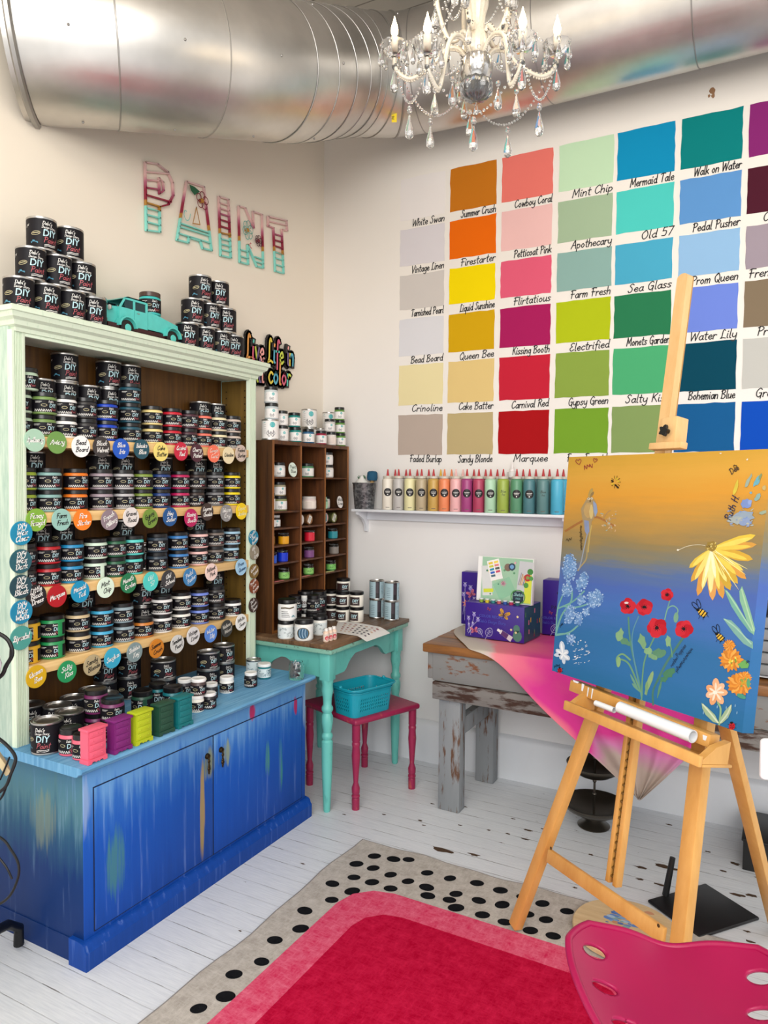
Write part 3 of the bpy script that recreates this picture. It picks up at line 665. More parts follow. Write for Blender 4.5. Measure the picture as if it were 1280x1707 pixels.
TG = [
 [(57.4, 734, 'a9cdb4', 'Apothecary', Wt, 'pale sage'), (94.5, 737.8, '6f9a4d', 'Aviary', Wt, 'olive green'), (134.4, 744.3, 'f7f6f4', 'Bead/Board', K, 'white'), (168.8, 745.3, '3a3534', 'Black/Velvet', Wt, 'charcoal'), (201.4, 748, '1c57c0', 'Blue/Iris', Wt, 'royal blue'), (235.5, 748.8, '1f4f5e', 'Bohemian/Blue', Wt, 'dark teal'), (267.8, 752.9, 'f2dc7c', 'Cake/Batter', K, 'butter yellow'), (301.5, 752.5, 'c8203f', 'Carnival/Red', Wt, 'red'), (327.6, 755.3, '4c2231', 'Cherry/Picked', Wt, 'maroon'), (356, 756.3, 'f5775a', 'Cowgirl/Coral', 'fbd9cc', 'coral'), (380.5, 759, 'efdfb6', 'Crinoline', K, 'cream'), (401.2, 755.6, 'cfbcae', 'Faded/Burlap', K, 'beige')],
 [(60.2, 866.7, '7fae3a', 'Fancy/Farmgirl', Wt, 'grass green'), (102, 866.3, '97c4b8', 'Farm/Fresh', K, 'grey teal'), (137.5, 866.3, 'f58220', 'Fire/Starter', Wt, 'orange'), (182.2, 866.7, '8f7d86', 'French/Millinery', Wt, 'mauve'), (218, 862.2, 'e6dfda', 'Gravel/Road', K, 'pale grey'), (250, 864.3, '74943a', 'Gypsy/Green', K, 'moss green'), (283, 861.5, '1f5590', 'Hey/Sailor', Wt, 'navy blue'), (318, 863.2, 'bb1a5b', 'Kissing/Booth', Wt, 'magenta'), (344.8, 853.3, '3f2f2a', 'Layered/Chocolate', Wt, 'dark brown'), (377, 855.3, '8f8d8c', 'Letterpress/Gray', Wt, 'mid grey'), (402, 852.2, 'f4cf0e', 'Liquid/Sunshine', 'fdf3b0', 'lemon yellow')],
 [(59.6, 993.7, '1b191a', 'Little/Black/Dress', Wt, 'black'), (94.5, 993.7, 'b10f1c', 'Marquee', Wt, 'dark red'), (133.3, 986.5, '1493be', 'Mermaid/Tail', Wt, 'peacock blue'), (175.7, 979.4, 'e0f3e0', 'Mint/Chip', K, 'pale mint'), (213.8, 972.2, '1f7a4d', "Monet's/Garden", Wt, 'forest green'), (250.8, 969, '4fd0c8', "Old/'57", 'd8f7f2', 'turquoise'), (280.6, 966, '3c3b3d', 'Old/School', Wt, 'charcoal'), (316.2, 962, '3d7fb5', 'Pedal/Pusher', 'dfe9f3', 'denim blue'), (351.8, 953.5, 'f6d9d0', 'Petticoat/Pink', K, 'pale pink'), (401.4, 945.2, 'a3cde8', 'Prom/Queen', '1c4a76', 'powder blue')],
 [(60, 1127.8, 'd9ab13', 'Queen/Bee', Wt, 'mustard'), (111.4, 1119.5, '24975a', 'Salty/Kiss', Wt, 'jade green'), (153.4, 1108.7, 'bfab84', 'Sandy/Blonde', K, 'tan'), (187.2, 1096.9, '3aaed0', 'Seaglass', Wt, 'sky blue'), (223.9, 1087.2, '86999b', 'Skeleton/Key', Wt, 'blue grey'), (260.5, 1081, 'd88321', 'Summer/Crush', K, 'burnt orange'), (295, 1073.5, 'd9d6d2', 'Tarnished/Pearl', K, 'pearl grey'), (321.6, 1059.8, 'e3dedd', 'Vintage/Linen', K, 'off-white'), (351, 1056.3, '5f8fe0', 'Water/Lily', Wt, 'periwinkle'), (377.6, 1047.6, '3b3a38', 'Weathered/Wood', 'd8d2c8', 'charcoal'), (401.4, 1037.2, 'f4f2ee', 'White/Swan', K, 'bright white')]]
for si, row in enumerate(TG):
    for i, (u, v, hx, txt, ink, cn) in enumerate(row):
        tl = .35 if txt in ('French/Millinery', 'Gypsy/Green', 'Pedal/Pusher') else .15 if si > 1 else -.06
        tagdisc(u, v, .2005+.0032*(i % 2), hx, txt, ink, f'round {cn} name tag lettered {txt.replace("/", " ").lower()} on the {SHN[si]} shelf edge', f'name tags on the {SHN[si]} shelf edge', tilt=tl)
for i, (u, v, hx, txt, cn) in enumerate([(35.2, 888.8, '1289ae', 'DIY/Wax/Clear', 'bright blue'), (34.1, 935.5, '245a66', 'DIY/Wax/Dark', 'dark teal'), (34.1, 977.9, '20454f', 'DIY/Wax/Black', 'darkest teal'), (35.2, 1020, '1685aa', 'DIY/Wax/White', 'mid blue'), (34.5, 1063.4, '4a9c92', 'Shipwrecked', 'sea green')]):
    tagdisc(u, v, .2045+.0032*(i % 2), hx, txt, Wt, f'round {cn} tag lettered {txt.replace("DIY/", "").replace("/", " ").lower()} on the near mint post', 'wax tags on the near mint post', r=.0385, sz=.0175)
for i, (u, v, hx, txt, cn) in enumerate([(422, 896, '147f9f', 'Crystal/Clear/Chandelier', 'blue'), (423.6, 921, '8f8572', 'Old/&/Gray', 'grey brown'), (423, 952, '7d622c', 'Golden/Ticket', 'olive gold'), (423, 977, '82411f', 'Prairie/Iron/Bronze', 'rust brown'), (422, 1008.5, '43302a', 'Dark/Brown/Decor', 'dark brown')]):
    tagdisc(u, v, .2045+.0032*(i % 2), hx, txt, Wt, f'round {cn} tag on the mint post beside the wooden pigeonhole cubby', 'tags on the far mint post', r=.034, tilt=.5, sz=.013)
# ================================================================ things on the blue cabinet top
ZC = .6355
def cpos(u, v, r, z=ZC):
    p = PZ(u, v, z); d = Vector((p.x-CAM.x, p.y-CAM.y)); d.normalize(); return (p.x+d.x*r, p.y+d.y*r, z)
GC = 'open topped display of cans on the blue cabinet'
def quart(u, v, label, n=1, r=.048, h=.11, x=None, labels=None):
    p = cpos(u, v, r)
    if x: p = (x, p[1], p[2])
    for k in range(n):
        pint((p[0], p[1], ZC+k*h), label if n == 1 else labels[k], 'dark silver rimmed cans on the blue cabinet', RJ.uniform(-.5, .1), r, h)
def jarT(hexc, cn, u, v, labels, r=.036, h=.088, lid='121113', style=True, grp='paint jars on the blue cabinet top', dx=0, dy=0, extra=-.3, side=True):
    p = cpos(u, v, r); p = (p[0]+dx, p[1]+dy, p[2])
    for k, l in enumerate(labels): jar(hexc, cn, (p[0], p[1], ZC+k*(h+.0004)), l, grp, r, h, lid, side, extra)
QH = .1
quart(89.8, 1256.3, 'dark silver rimmed can with a small truck drawing beside the pink jars', h=QH)
pint((.128, PX(60, 1225, .128).y, ZC), 'dark silver rimmed can tight behind the near mint post', 'dark silver rimmed cans on the blue cabinet', .2, .048, QH)
for x, y, l in ((.205, -1.918, 'behind the can with the truck drawing'), (.285, -1.905, 'between the truck drawing can and the purple jars'), (.165, -1.822, 'in the back corner behind the purple jars'), (.135, -1.72, 'at the back behind the second purple jar'), (.225, -1.735, 'next to the dark green jar')):
    pint((x, y, ZC), f'dark paint can with silver lid {l}', 'dark silver rimmed cans on the blue cabinet', RJ.uniform(-.5, .1), .045, QH)
jarT('e8647a', 'pink', 118, 1262, ['pink paint jar with black lid behind the mini pink dresser'], .036, .083)
jarT('e8647a', 'pink', 137, 1268, ['smaller pink paint jar half hidden by the mini pink dresser'], .028, .078, dx=-.01, side=False, extra=-.2)
jarT('6e2358', 'purple', 152, 1234, ['lower purple paint jar under another behind the pink dresser', 'upper purple paint jar raised on another behind the pink dresser'], .038, .080, dx=.0, extra=-.1)
jarT('6e2358', 'purple', 193, 1240, ['lower purple paint jar directly behind the mini purple dresser', 'upper purple paint jar with rounded label behind the mini purple dresser'], .038, .070, dx=-.03, side=False, extra=.2)
jarT('1d4a38', 'dark green', 237, 1196, ['dark green paint jar with black lid behind the lime dresser'], .038, .092)
jarT('14707a', 'teal', 263, 1182, ['teal paint jar set back between green jar and twin teal jar'], .034, .092, side=False)
jarT('14707a', 'teal', 288, 1188, ['teal paint jar standing just behind the dark green dresser'], .037, .09)
def stack2(x, y, r, h, ls, ex=.3):
    for k in (0, 1): pint((x, y, ZC+k*(h+.0004)), ls[k], 'short wide cans stacked on the blue cabinet', ex, r, h, True)
stack2(.168, -1.40, .049, .072, ['lower short wide can at the back under a matching can', 'upper short wide silver rimmed can rising above the teal jars'])
pint((.072, -1.49, ZC), 'dark silver rimmed can in shadow behind the teal jars, lower of two', 'shadowed cans at the cabinet back', .2, .045, .085); pint((.072, -1.49, ZC+.0853), 'dark silver rimmed can in shadow behind the teal jars, upper of two', 'shadowed cans at the cabinet back', .2, .045, .085)
pint((.065, -1.60, ZC), 'black can in deep shadow behind the dark green jar, lower of two', 'shadowed cans at the cabinet back', .2, .042, .09); pint((.065, -1.60, ZC+.0903), 'black can in deep shadow behind the dark green jar, upper of two', 'shadowed cans at the cabinet back', .2, .042, .09)
stack2(.222, -1.198, .047, .072, ['lower navy short wide can of the pair before the far post', 'upper navy short wide can of the pair before the far post'], .4)
stack2(.205, -1.082, .046, .074, ['lower short wide can beside the patterned tin', 'upper short wide can beside the patterned tin'], .5)
WL = 'f2f1ee'
def smalljar(body, u, v, label, r=.0275, h=.062, z=ZC, p=None, ex=.1):
    q = p or cpos(u, v, r, z)
    return jar(body, '', q, label, 'small white lidded jars on the blue cabinet', r, h, WL, False, ex)
smalljar('2b2730', 308, 1163, 'white lidded black jar behind the two stacked jars', .029, .07)
q = cpos(331, 1188, .027); smalljar('efece0', 0, 0, 'cream jar underneath a white lidded brown jar next to teal dresser', p=q); smalljar('4a3a38', 0, 0, 'white lidded brown jar stacked on a cream jar', r=.029, p=(q[0], q[1], q[2]+.0624))
smalljar('1f1d20', 345.5, 1184, 'white lidded black jar in front of the small jar group', .026, .06)
smalljar('232126', 352, 1167, 'white lidded dark jar half hidden behind the front black jar', .026, .062)
smalljar('e9e9e4', 378, 1157, 'white jar with black label and white lid standing alone', .029, .066)
smalljar('1f1f22', 418, 1147, 'black jar with white lid before the patterned tin', .027, .062)
# floral tin, floral clear jar, glass of clips
def flower_label(mb, r, z0, z1, base, ink):
    mb.lathe([(r, z0), (r, z1)], base, seg=28); rr = random.Random(5); R = r+.0004
    for k in range(46):
        a = rr.uniform(0, 2*PI); z = rr.uniform(z0+.006, z1-.006); s = rr.uniform(.003, .006); mp = lambda x, y: Vector((R*math.cos(a+x/R), R*math.sin(a+x/R), z+y))
        mb.strip(_smooth([(s*math.cos(t), s*math.sin(t)*(1-t/9)) for t in (0, 1, 2, 3, 4, 5, 6)], 2), .0011, ink, mp)
def mk_tin():
    b = MB(); r, h = .033, .072; b.lathe([(0, 0), (r, 0), (r, h-.004), (r+.001, h-.002), (r, h), (r-.003, h), (r-.004, h-.004), (r-.012, h-.004), (r-.013, h-.002), (0, h-.002)], STEEL, seg=28)
    l = MB(); flower_label(l, r+.0006, .006, h-.008, M('c9d6d8', .45), M('2d6372', .5)); return [('tin_body', b.mesh('tin_body'), None), ('label', l.mesh('label'), None)]
place('tin', mk_tin, 'paint_tin', 'silver lidded tin with pale floral label at the far end of cabinet', 'tin', (.285, -.975, ZC))
def mk_fjar():
    r, h = .029, .066; b = MB(); b.lathe([(0, 0), (r-.002, 0), (r, .003), (r, h-.016), (r-.004, h-.012), (0, h-.012)], [M('2b7d84', .3)]*6, seg=28)
    l = MB(); flower_label(l, r+.0006, .008, h-.020, M('d9e5e6', .45), M('356a78', .5)); d = MB(); d.lathe([(r-.002, h-.013), (r, h-.012), (r, h-.002), (r-.002, h), (0, h)], M(WL, .35), seg=28)
    return [('jar_body', b.mesh('jar_body'), None), ('label', l.mesh('label'), None), ('lid', d.mesh('lid'), None)]
p = cpos(440.5, 1133, .029); place('fjar', mk_fjar, 'glaze_jar', 'small teal jar with floral label and white lid by the tin', 'jar', (p[0], p[1], ZC))
p = cpos(494, 1135, .033)
g = MB(); r, h = .033, .076; g.lathe([(0, .0), (r-.003, 0), (r, .004), (r, h-.012), (r-.004, h-.006), (r-.004, h), (r-.0065, h), (r-.0065, h-.006), (r-.0025, h-.014), (r-.0025, .006), (0, .005)], MGLASS(), seg=32)
o = g.build('glass_jar', None, (p[0], p[1], ZC)); tag(o, 'clear glass jar full of clips at the far corner of the cabinet', 'jar')
rr = random.Random(4)
CLIPM = [M('3a7290', .4), M('54899f', .4), M('2f5570', .4), M('d9dde0', .35, .6)]
for k in range(20):
    c = MB(); mt = CLIPM[k % 4]; lvl = k//5; a = rr.uniform(0, 6.28); rad = rr.uniform(.004, .015)
    T = Matrix.Translation((p[0]+rad*math.cos(a+k), p[1]+rad*math.sin(a+k), ZC+.0155+lvl*.0165)) @ Matrix.Rotation(rr.uniform(0, 6), 4, 'Z') @ Matrix.Rotation(rr.uniform(-.9, .9), 4, 'X')
    c.prism([T @ Vector(q) for q in ((-.008, -.004, 0), (.008, -.004, 0), (.008, 0, .010), (-.008, 0, .010))], T.to_3x3() @ Vector((0, .006, 0)), mt)
    c.tube([T @ Vector(q) for q in ((-.004, -.004, .002), (-.004, -.010, .010), (0, -.013, .014), (.004, -.010, .010), (.004, -.004, .002))], .0008, M('c9ccd0', .3, .9), 5)
    tag(c.build('binder_clip'), 'small blue or silver binder clip heaped in the glass jar', 'clip', 'binder clips in the glass jar')
# ---------------------------------------------------------------- five little chests of drawers
def mk_dresser(hexc):
    mt = M(hexc, .5, var=.05)
    def f():
        w, d, h = .066, .034, .108
        b = MB(); b.box((-d/2, -w/2, .010), (d/2, w/2, h-.008), mt)
        top = MB(); top.bbox((-d/2-.003, -w/2-.005, h-.008), (d/2+.005, w/2+.005, h), mt, .0015)
        base = MB(); fx = d/2+.003
        pts = [(-w/2-.003, 0), (-w/2+.010, 0), (-w/2+.014, .006), (-.012, .006), (-.006, .002), (0, .005), (.006, .002), (.012, .006), (w/2-.014, .006), (w/2-.010, 0), (w/2+.003, 0), (w/2+.003, .014), (-w/2-.003, .014)]
        base.prism([(-d/2-.001, a, z) for a, z in pts], (d+.005, 0, 0), mt)
        out = [('chest_body', b.mesh('chest_body'), None), ('chest_top', top.mesh('chest_top'), None), ('base_moulding', base.mesh('base_moulding'), None)]
        zs = [(.016, .034), (.0355, .0535), (.055, .073), (.0745, .084), (.0855, .0985)]
        zs = [(.016, .036), (.038, .057), (.059, .078), (.080, .098)]
        for i, (z0, z1) in enumerate(zs):
            q = MB(); q.bbox((d/2-.001, -w/2+.006, z0), (d/2+.0018, w/2-.006, z1), mt, .0008); out.append(('drawer', q.mesh('drawer'), None)); par = len(out)-1
            k = MB()
            for yy in ((-.017, .017) if i < 3 else (-.018, 0, .018)): k.sphere((d/2+.0026, yy, (z0+z1)/2), .0022, mt, 8, 5)
            out.append(('knobs', k.mesh('knobs'), par))
        return out
    return f
for u0, v0, hx, cn in ((166, 1271, 'e8607a', 'coral pink'), (210, 1254, '7a2070', 'purple'), (246, 1240, 'b4c41c', 'acid lime'), (282, 1224.5, '1e4a37', 'dark forest green'), (314, 1212, '0d7377', 'deep teal')):
    p = PZ(u0, v0, ZC); place(('dresser', hx), mk_dresser(hx), 'toy_dresser', f'tiny {cn} chest of drawers at the front edge of the blue cabinet', 'toy dresser', (.499, p.y, ZC), 0, 'tiny painted chests of drawers')
# ---------------------------------------------------------------- toy truck on the hutch
TQ = M('5cc9c1', .38, var=.12, scale=40); TRED = M('3c1014', .5); TYRE = M('17130f', .7); TWOOD = MW('4a2b16', '6d4526', (2, 20, 20), 4, .5, 'truck_bumper')
TCY = -1.468
tk = thing('toy_truck', 'turquoise metal toy pickup truck on top of the hutch carrying a paint jar', 'toy truck', (.098, TCY, 2.0405))
def side_prism(mb, pts, x0, x1, mat): mb.prism([(x0, a, b) for a, b in pts], (x1-x0, 0, 0), mat)
mb = MB(); mb.bbox((-.05, -.178, .026), (.05, .180, .042), TRED, .002); mb.build('chassis', tk)
mb = MB(); side_prism(mb, [(-.178, .042), (-.180, .094), (-.168, .103), (-.118, .108), (-.118, .042)], -.036, .036, TQ); mb.build('bonnet', tk)
mb = MB()
for k in range(6): mb.box((-.030, -.183, .048+k*.0075), (.030, -.1785, .0515+k*.0075), M('1b5f66', .5))
mb.build('grille', tk)
mb = MB()
for x0, x1 in ((-.050, -.046), (.046, .050)):
    side_prism(mb, [(-.125, .042), (.013, .042), (.013, .106), (-.125, .106)], x0, x1, TQ); side_prism(mb, [(-.104, .138), (-.098, .146), (-.085, .150), (.006, .150), (.013, .144), (.013, .138)], x0, x1, TQ)
    side_prism(mb, [(-.125, .106), (-.116, .106), (-.096, .138), (-.104, .138)], x0, x1, TQ); side_prism(mb, [(-.058, .106), (-.049, .106), (-.049, .138), (-.058, .138)], x0, x1, TQ); side_prism(mb, [(.003, .106), (.013, .106), (.013, .138), (.003, .138)], x0, x1, TQ)
side_prism(mb, [(-.104, .140), (-.085, .150), (.006, .150), (.013, .144), (.006, .1455), (-.085, .1455)], -.050, .050, TQ)
side_prism(mb, [(.009, .042), (.013, .042), (.013, .112), (.009, .112)], -.046, .046, TQ); side_prism(mb, [(-.125, .042), (-.118, .042), (-.118, .108), (-.125, .106)], -.046, .046, TQ); side_prism(mb, [(-.118, .042), (.009, .042), (.009, .046), (-.118, .046)], -.046, .046, TRED)
for x0 in (-.0472, .0462):
    for ya, yb, q in ((-.103, -.058, -.010), (-.049, .003, 0)): mb.prism([(x0, ya+q*-.6, .1062), (x0, yb, .1062), (x0, yb, .138), (x0, ya+.004, .138)], (.001, 0, 0), M('26393c', .15))
mb.box((-.0475, -.0538, .046), (.0505, -.0526, .106), M('2a8f8c', .5)); mb.box((.0495, -.040, .094), (.052, -.028, .097), STEEL)
mb.build('driver_cab', tk)
mb = MB(); side_prism(mb, [(.016, .046), (.016, .112), (.060, .110), (.174, .088), (.181, .060), (.181, .046)], -.048, .048, TQ); mb.build('truck_bed', tk)
for y0 in (-.094, .137):
    for sd in (-1, 1):
        x = .052*sd; mb = MB(); T = Matrix.Translation((x, y0, .0305)) @ Matrix.Rotation(PI/2, 4, 'Y')
        mb.lathe([(.010, -.009), (.024, -.010), (.030, -.006), (.030, .006), (.024, .010), (.010, .009)], TYRE, T=T, seg=24); wl_ = mb.build('wheel', tk)
        hb = MB(); hb.lathe([(0, -.0125), (.014, -.011), (.0165, -.007), (.0165, .007), (.014, .011), (0, .0125)], TQ, T=T, seg=20); hb.build('hub_cap', wl_)
        f = MB(); arc = [(y0+.040*math.cos(a)*1.1, .034+.040*math.sin(a)) for a in [PI*k/12 for k in range(13)]]; inner = [(y0+.0345*math.cos(a)*1.05, .034+.0345*math.sin(a)) for a in [PI*(12-k)/12 for k in range(13)]]
        f.prism([(x-.014, a, b) for a, b in arc+inner], (.028, 0, 0), TQ); f.build('mudguard', tk)
for sd in (-1, 1):
    mb = MB(); T = Matrix.Translation((.047*sd, -.160, .094)) @ Matrix.Rotation(PI/2, 4, 'X'); mb.lathe([(0, -.006), (.006, -.004), (.010, .006), (.010, .009), (.008, .0105), (0, .011)], [TQ, TQ, STEEL, M('d8d4cc', .2), M('d8d4cc', .2)], T=T, seg=16); mb.build('headlamp', tk)
mb = MB(); mb.bbox((-.054, -.197, .038), (.054, -.184, .052), TWOOD, .001); mb.build('bumper', tk)
mb = MB(); T = Matrix.Translation((.012, -.166, .120)) @ Matrix.Rotation(PI/2, 4, 'X'); mb.lathe([(0, -.012), (.013, -.007), (.0155, .0), (.014, .003), (0, .004)], [TQ, TQ, STEEL, M('efe6da', .3)], T=T, seg=18); mb.box((.009, -.169, .102), (.015, -.163, .112), TQ); mb.build('hood_lamp', tk)
jar('3fb9b5', 'turquoise', (.098, TCY+.072, 2.0405+.1125), 'turquoise based jar with brown lid riding in the toy truck bed', None, .042, .090, '4a342c', False, .3)
# ================================================================ wall letters and sign
def mat_letter():
    m, t = newmat('letter_paint'); x, y, z = t.xyz(t.coord()); f = t.math('DIVIDE', z, .285, True)
    c = t.ramp(f, [(0, '86d6c8'), (.34, '86d2c4'), (.355, 'a9752b'), (.42, 'b3802f'), (.435, '8c1230'), (.58, '8f1638'), (.68, 'b4607a'), (.78, 'e2b5b0'), (1, 'd5b4b0')]); t.bsdf(c, .5); return m
LTR = mat_letter(); LEDGE = M('5a4038', .6)
def wl(u, v): p = PX(u, v, .008); return (p.y, p.z)
def letter(name, outline, bars, label, extra=None, thick=.0062):
    pts = [wl(*q) for q in outline]; zb = min(p[1] for p in pts); yb = min(p[0] for p in pts)
    mp = lambda x: (lambda a, b: Vector((x, a, b)))
    mb = MB(); loc = Vector((.004, yb, zb))
    def bar(a, b, w):
        a, b = Vector((a[0]-yb, a[1]-zb)), Vector((b[0]-yb, b[1]-zb)); d = (b-a).normalized(); n = Vector((-d.y, d.x))*w/2; a = a-d*w*.4; b = b+d*w*.4
        q = [a+n, b+n, b-n, a-n]; mb.prism([(0, p.x, p.y) for p in q], (.012, 0, 0), LTR, LTR)
    for loop in [pts]:
        for i in range(len(loop)): bar(loop[i], loop[(i+1) % len(loop)], thick)
    for a, b in bars: bar(wl(*a), wl(*b), thick*.85)
    o = mb.build(name, None, loc); tag(o, label, 'wall letter', 'cut-out letters on the wall')
    if extra: extra(o, yb, zb)
    return o
def flower_part(o, yb, zb, u, v, r, n, col, cc, nm='flower', ry=1.0):
    y, z = wl(u, v); mb = MB(); y -= yb; z -= zb
    for k in range(n):
        a = 2*PI*k/n+.3; pts = []
        for j in range(13):
            t = 2*PI*j/12; pts.append((y+r*.55*math.cos(a)+r*.42*math.cos(t), z+(r*.55*math.sin(a)+r*.42*math.sin(t))*ry))
        mb.strip(pts, .004, M(col, .5), lambda a_, b_: Vector((.0125, a_, b_)))
    mb.lathe([(r*.25, .0), (r*.25, .013), (0, .013)], M(cc, .5), T=Matrix.Translation((0, y, z)) @ Matrix.Rotation(PI/2, 4, 'Y'), seg=14)
    mb.build(nm, o)
letter('cutout_letter', [(241, 271), (262, 274), (279, 287), (287, 305), (288, 326), (280, 341), (265, 345), (266, 387), (243, 384)], [((264, 297), (271, 304)), ((271, 304), (272, 318)), ((272, 318), (265, 323)), ((264, 297), (265, 323)), ((243, 287), (279, 290)), ((243, 300), (264, 302)), ((242, 313), (264, 316)), ((242, 325), (284, 337)), ((243, 338), (266, 345)), ((243, 347), (266, 352)), ((243, 358), (266, 364)), ((243, 370), (266, 376))],
       'letter P cut-out with stripes fading pink to turquoise, first of the wall word')
def exA(o, yb, zb):
    flower_part(o, yb, zb, 335, 335, .04, 5, '7a1226', 'b07a2a'); mb = MB()
    y, z = wl(308, 356); mb.strip([(y-yb+.004*t*math.cos(t), z-zb+.0062*t*math.sin(t)) for t in [k*.4 for k in range(3, 17)]], .0035, M('6fbfb2', .5), lambda a, b: Vector((.0125, a, b))); mb.build('swirl', o)
    mb = MB(); mb.poly([Vector((.0125, wl(*q)[0]-yb, wl(*q)[1]-zb)) for q in ((313, 308), (322, 312), (331, 320), (322, 326), (316, 318))], M('1d5a3a', .5)); mb.build('leaf', o)
    mb = MB(); q = [wl(*p) for p in ((325, 346), (331, 375), (319, 373))]
    mb.strip([(a-yb, b-zb) for a, b in q+[q[0]]], .005, M('a9752b', .5), lambda a, b: Vector((.0125, a, b))); mb.build('inner_triangle', o)
letter('cutout_letter', [(310, 303), (339, 312), (352, 418), (337, 414), (333, 402), (314, 396), (313, 405), (294, 400)], [((298, 378), (347, 393)), ((296, 389), (349, 405)), ((299, 372), (346, 388))], 'letter A cut-out with a flower and a leaf inside, second of the wall word', exA)
letter('cutout_letter', [(364, 328), (380, 333), (384, 430), (367, 426)], [((364, 338), (380, 343)), ((365, 347), (381, 352)), ((365, 356), (381, 361)), ((365, 366), (382, 371)), ((366, 377), (382, 382)), ((366, 388), (383, 392)), ((366, 398), (383, 402)), ((367, 407), (383, 411)), ((367, 416), (384, 420))], 'letter I cut-out, slim striped bar, third of the wall word')
def exN(o, yb, zb):
    flower_part(o, yb, zb, 411, 384, .04, 6, '6fae9f', 'b07a2a', ry=1.2); flower_part(o, yb, zb, 429, 402, .028, 6, '4a1026', '7a1226', 'berry')
    mb = MB(); y, z = wl(416, 408); mb.strip([(y-yb+.0025*t*math.cos(t), z-zb+.0035*t*math.sin(t)) for t in [k*.4 for k in range(3, 14)]], .004, M('b4304a', .5), lambda a, b: Vector((.0126, a, b))); mb.build('rose', o)
letter('cutout_letter', [(397, 344), (408, 347), (422, 380), (421, 353), (436, 358), (438, 447), (427, 444), (412, 408), (413, 441), (399, 437)], [((398, 416), (413, 420)), ((399, 427), (413, 431)), ((424, 428), (437, 433)), ((425, 436), (438, 440))], 'letter N cut-out with a butterfly flower and berries, fourth of the wall word', exN)
letter('cutout_letter', [(446, 361), (477, 368), (478, 385), (469, 383), (472, 456), (458, 452), (455, 380), (446, 377)], [((447, 369), (477, 376)), ((456, 390), (469, 394)), ((456, 400), (470, 404)), ((457, 410), (470, 414)), ((457, 420), (471, 424)), ((457, 430), (471, 434)), ((458, 441), (472, 445))], 'letter T cut-out with a striped stem, last of the wall word')
# sign with hand lettering
sg = thing('lettered_sign', 'black cut-out wall sign with rainbow lettering partly behind the hutch corner', 'sign')
bk = MB(); SGB = M('1b1718', .45); RB = [M(h, .5) for h in ('e9a04f', 'd95f7c', '58c6b4', 'c8d64a', '6f5a8a', 'f2a7a0', 'e8d04a', '57b0c8')]
SL = [("Live Life in", -.712, 2.098, .118, .395), ("full color", -.700, 1.992, .112, .355)]
col = [MB() for _ in RB]; ci = 0
for txt, y0, z0, sz, wd in SL:
    st, W = strokes(txt, .06); sx = wd/(W*sz/10); cnt = 0
    for p in st:
        q = [(x*sz/10*sx, yy*sz/10) for x, yy in p]; yb_, zb_ = y0, z0
        mp = lambda x, y: Vector((.022, yb_+x, zb_+y+.045*x))
        if len(q) > 1:
            col[ci % len(RB)].strip(q, .0115, RB[ci % len(RB)], mp); ci += 1
            for k in range(len(q)-1):
                a, b = Vector(q[k]), Vector(q[k+1])
                if (b-a).length < 1e-6: continue
                d = (b-a).normalized(); w = .036; n = Vector((-d.y, d.x))*w/2; a2, b2 = a-d*.014, b+d*.014
                bk.prism([mp(*(a2+n))-Vector((.002, 0, 0)), mp(*(b2+n))-Vector((.002, 0, 0)), mp(*(b2-n))-Vector((.002, 0, 0)), mp(*(a2-n))-Vector((.002, 0, 0))], (-.014, 0, 0), SGB)
bk.build('sign_board', sg)
al = MB()
for c in col:
    b = len(al.v); al.v += c.v
    for f, mi in zip(c.f, c.mi): al.face([b+i for i in f], c.mats[mi])
al.build('lettering', sg)
# ================================================================ turquoise table
AQ = MWORN('5fb9ae', '3f8f86', 'aqua_paint', (6, 6, 2), 5, .70, .42, '6fc6ba', .12); TTOP = MW('4a3423', '8a6a4c', (14, 1.2, 10), 3, .45, 'table_boards', .3)
ZT_ = .775; TX0, TX1, TY0, TY1 = .03, .607, -.838, -.075
tb = thing('side_table', 'turquoise turned-leg table with stained plank top in the room corner', 'table')
mb = MB()
for k in range(5):
    a = TX0+(TX1-TX0)*k/5; b = TX0+(TX1-TX0)*(k+1)/5; mb.bbox((a+.0006, TY0, ZT_-.02), (b-.0006, TY1, ZT_), TTOP, .0025)
mb.build('table_top', tb)
mb = MB(); mb.bbox((TX0+.004, TY0+.004, ZT_-.042), (TX1-.004, TY1-.004, ZT_-.0205), MWORN('7fb3a0', '4a4f3f', 'worn_edge', (6, 6, 6), 9, .62, .5), .004); mb.build('table_edge', tb)
lx, ly = (.075, .553), (-.785, -.125); h0 = ZT_-.042
LEG = [(0, 0), (.013, 0), (.016, .006), (.024, .20), (.026, .315), (.026, .325), (.020, .333), (.0255, .345), (.0255, .355), (.018, .366), (.022, .385), (.026, .41), (.026, .44), (.019, .455), (.026, .468), (.026, .48), (.019, .492), (.020, .52), (.027, .56), (.024, .585), (.027, .596), (.027, .606), (.020, .612), (.0, .612)]
for x in lx:
    for y in ly:
        mb = MB(); mb.lathe(LEG, AQ, (x, y, 0), 22); mb.bbox((x-.027, y-.027, .605), (x+.027, y+.027, h0), AQ, .003); mb.build('leg', tb, angle=.6)
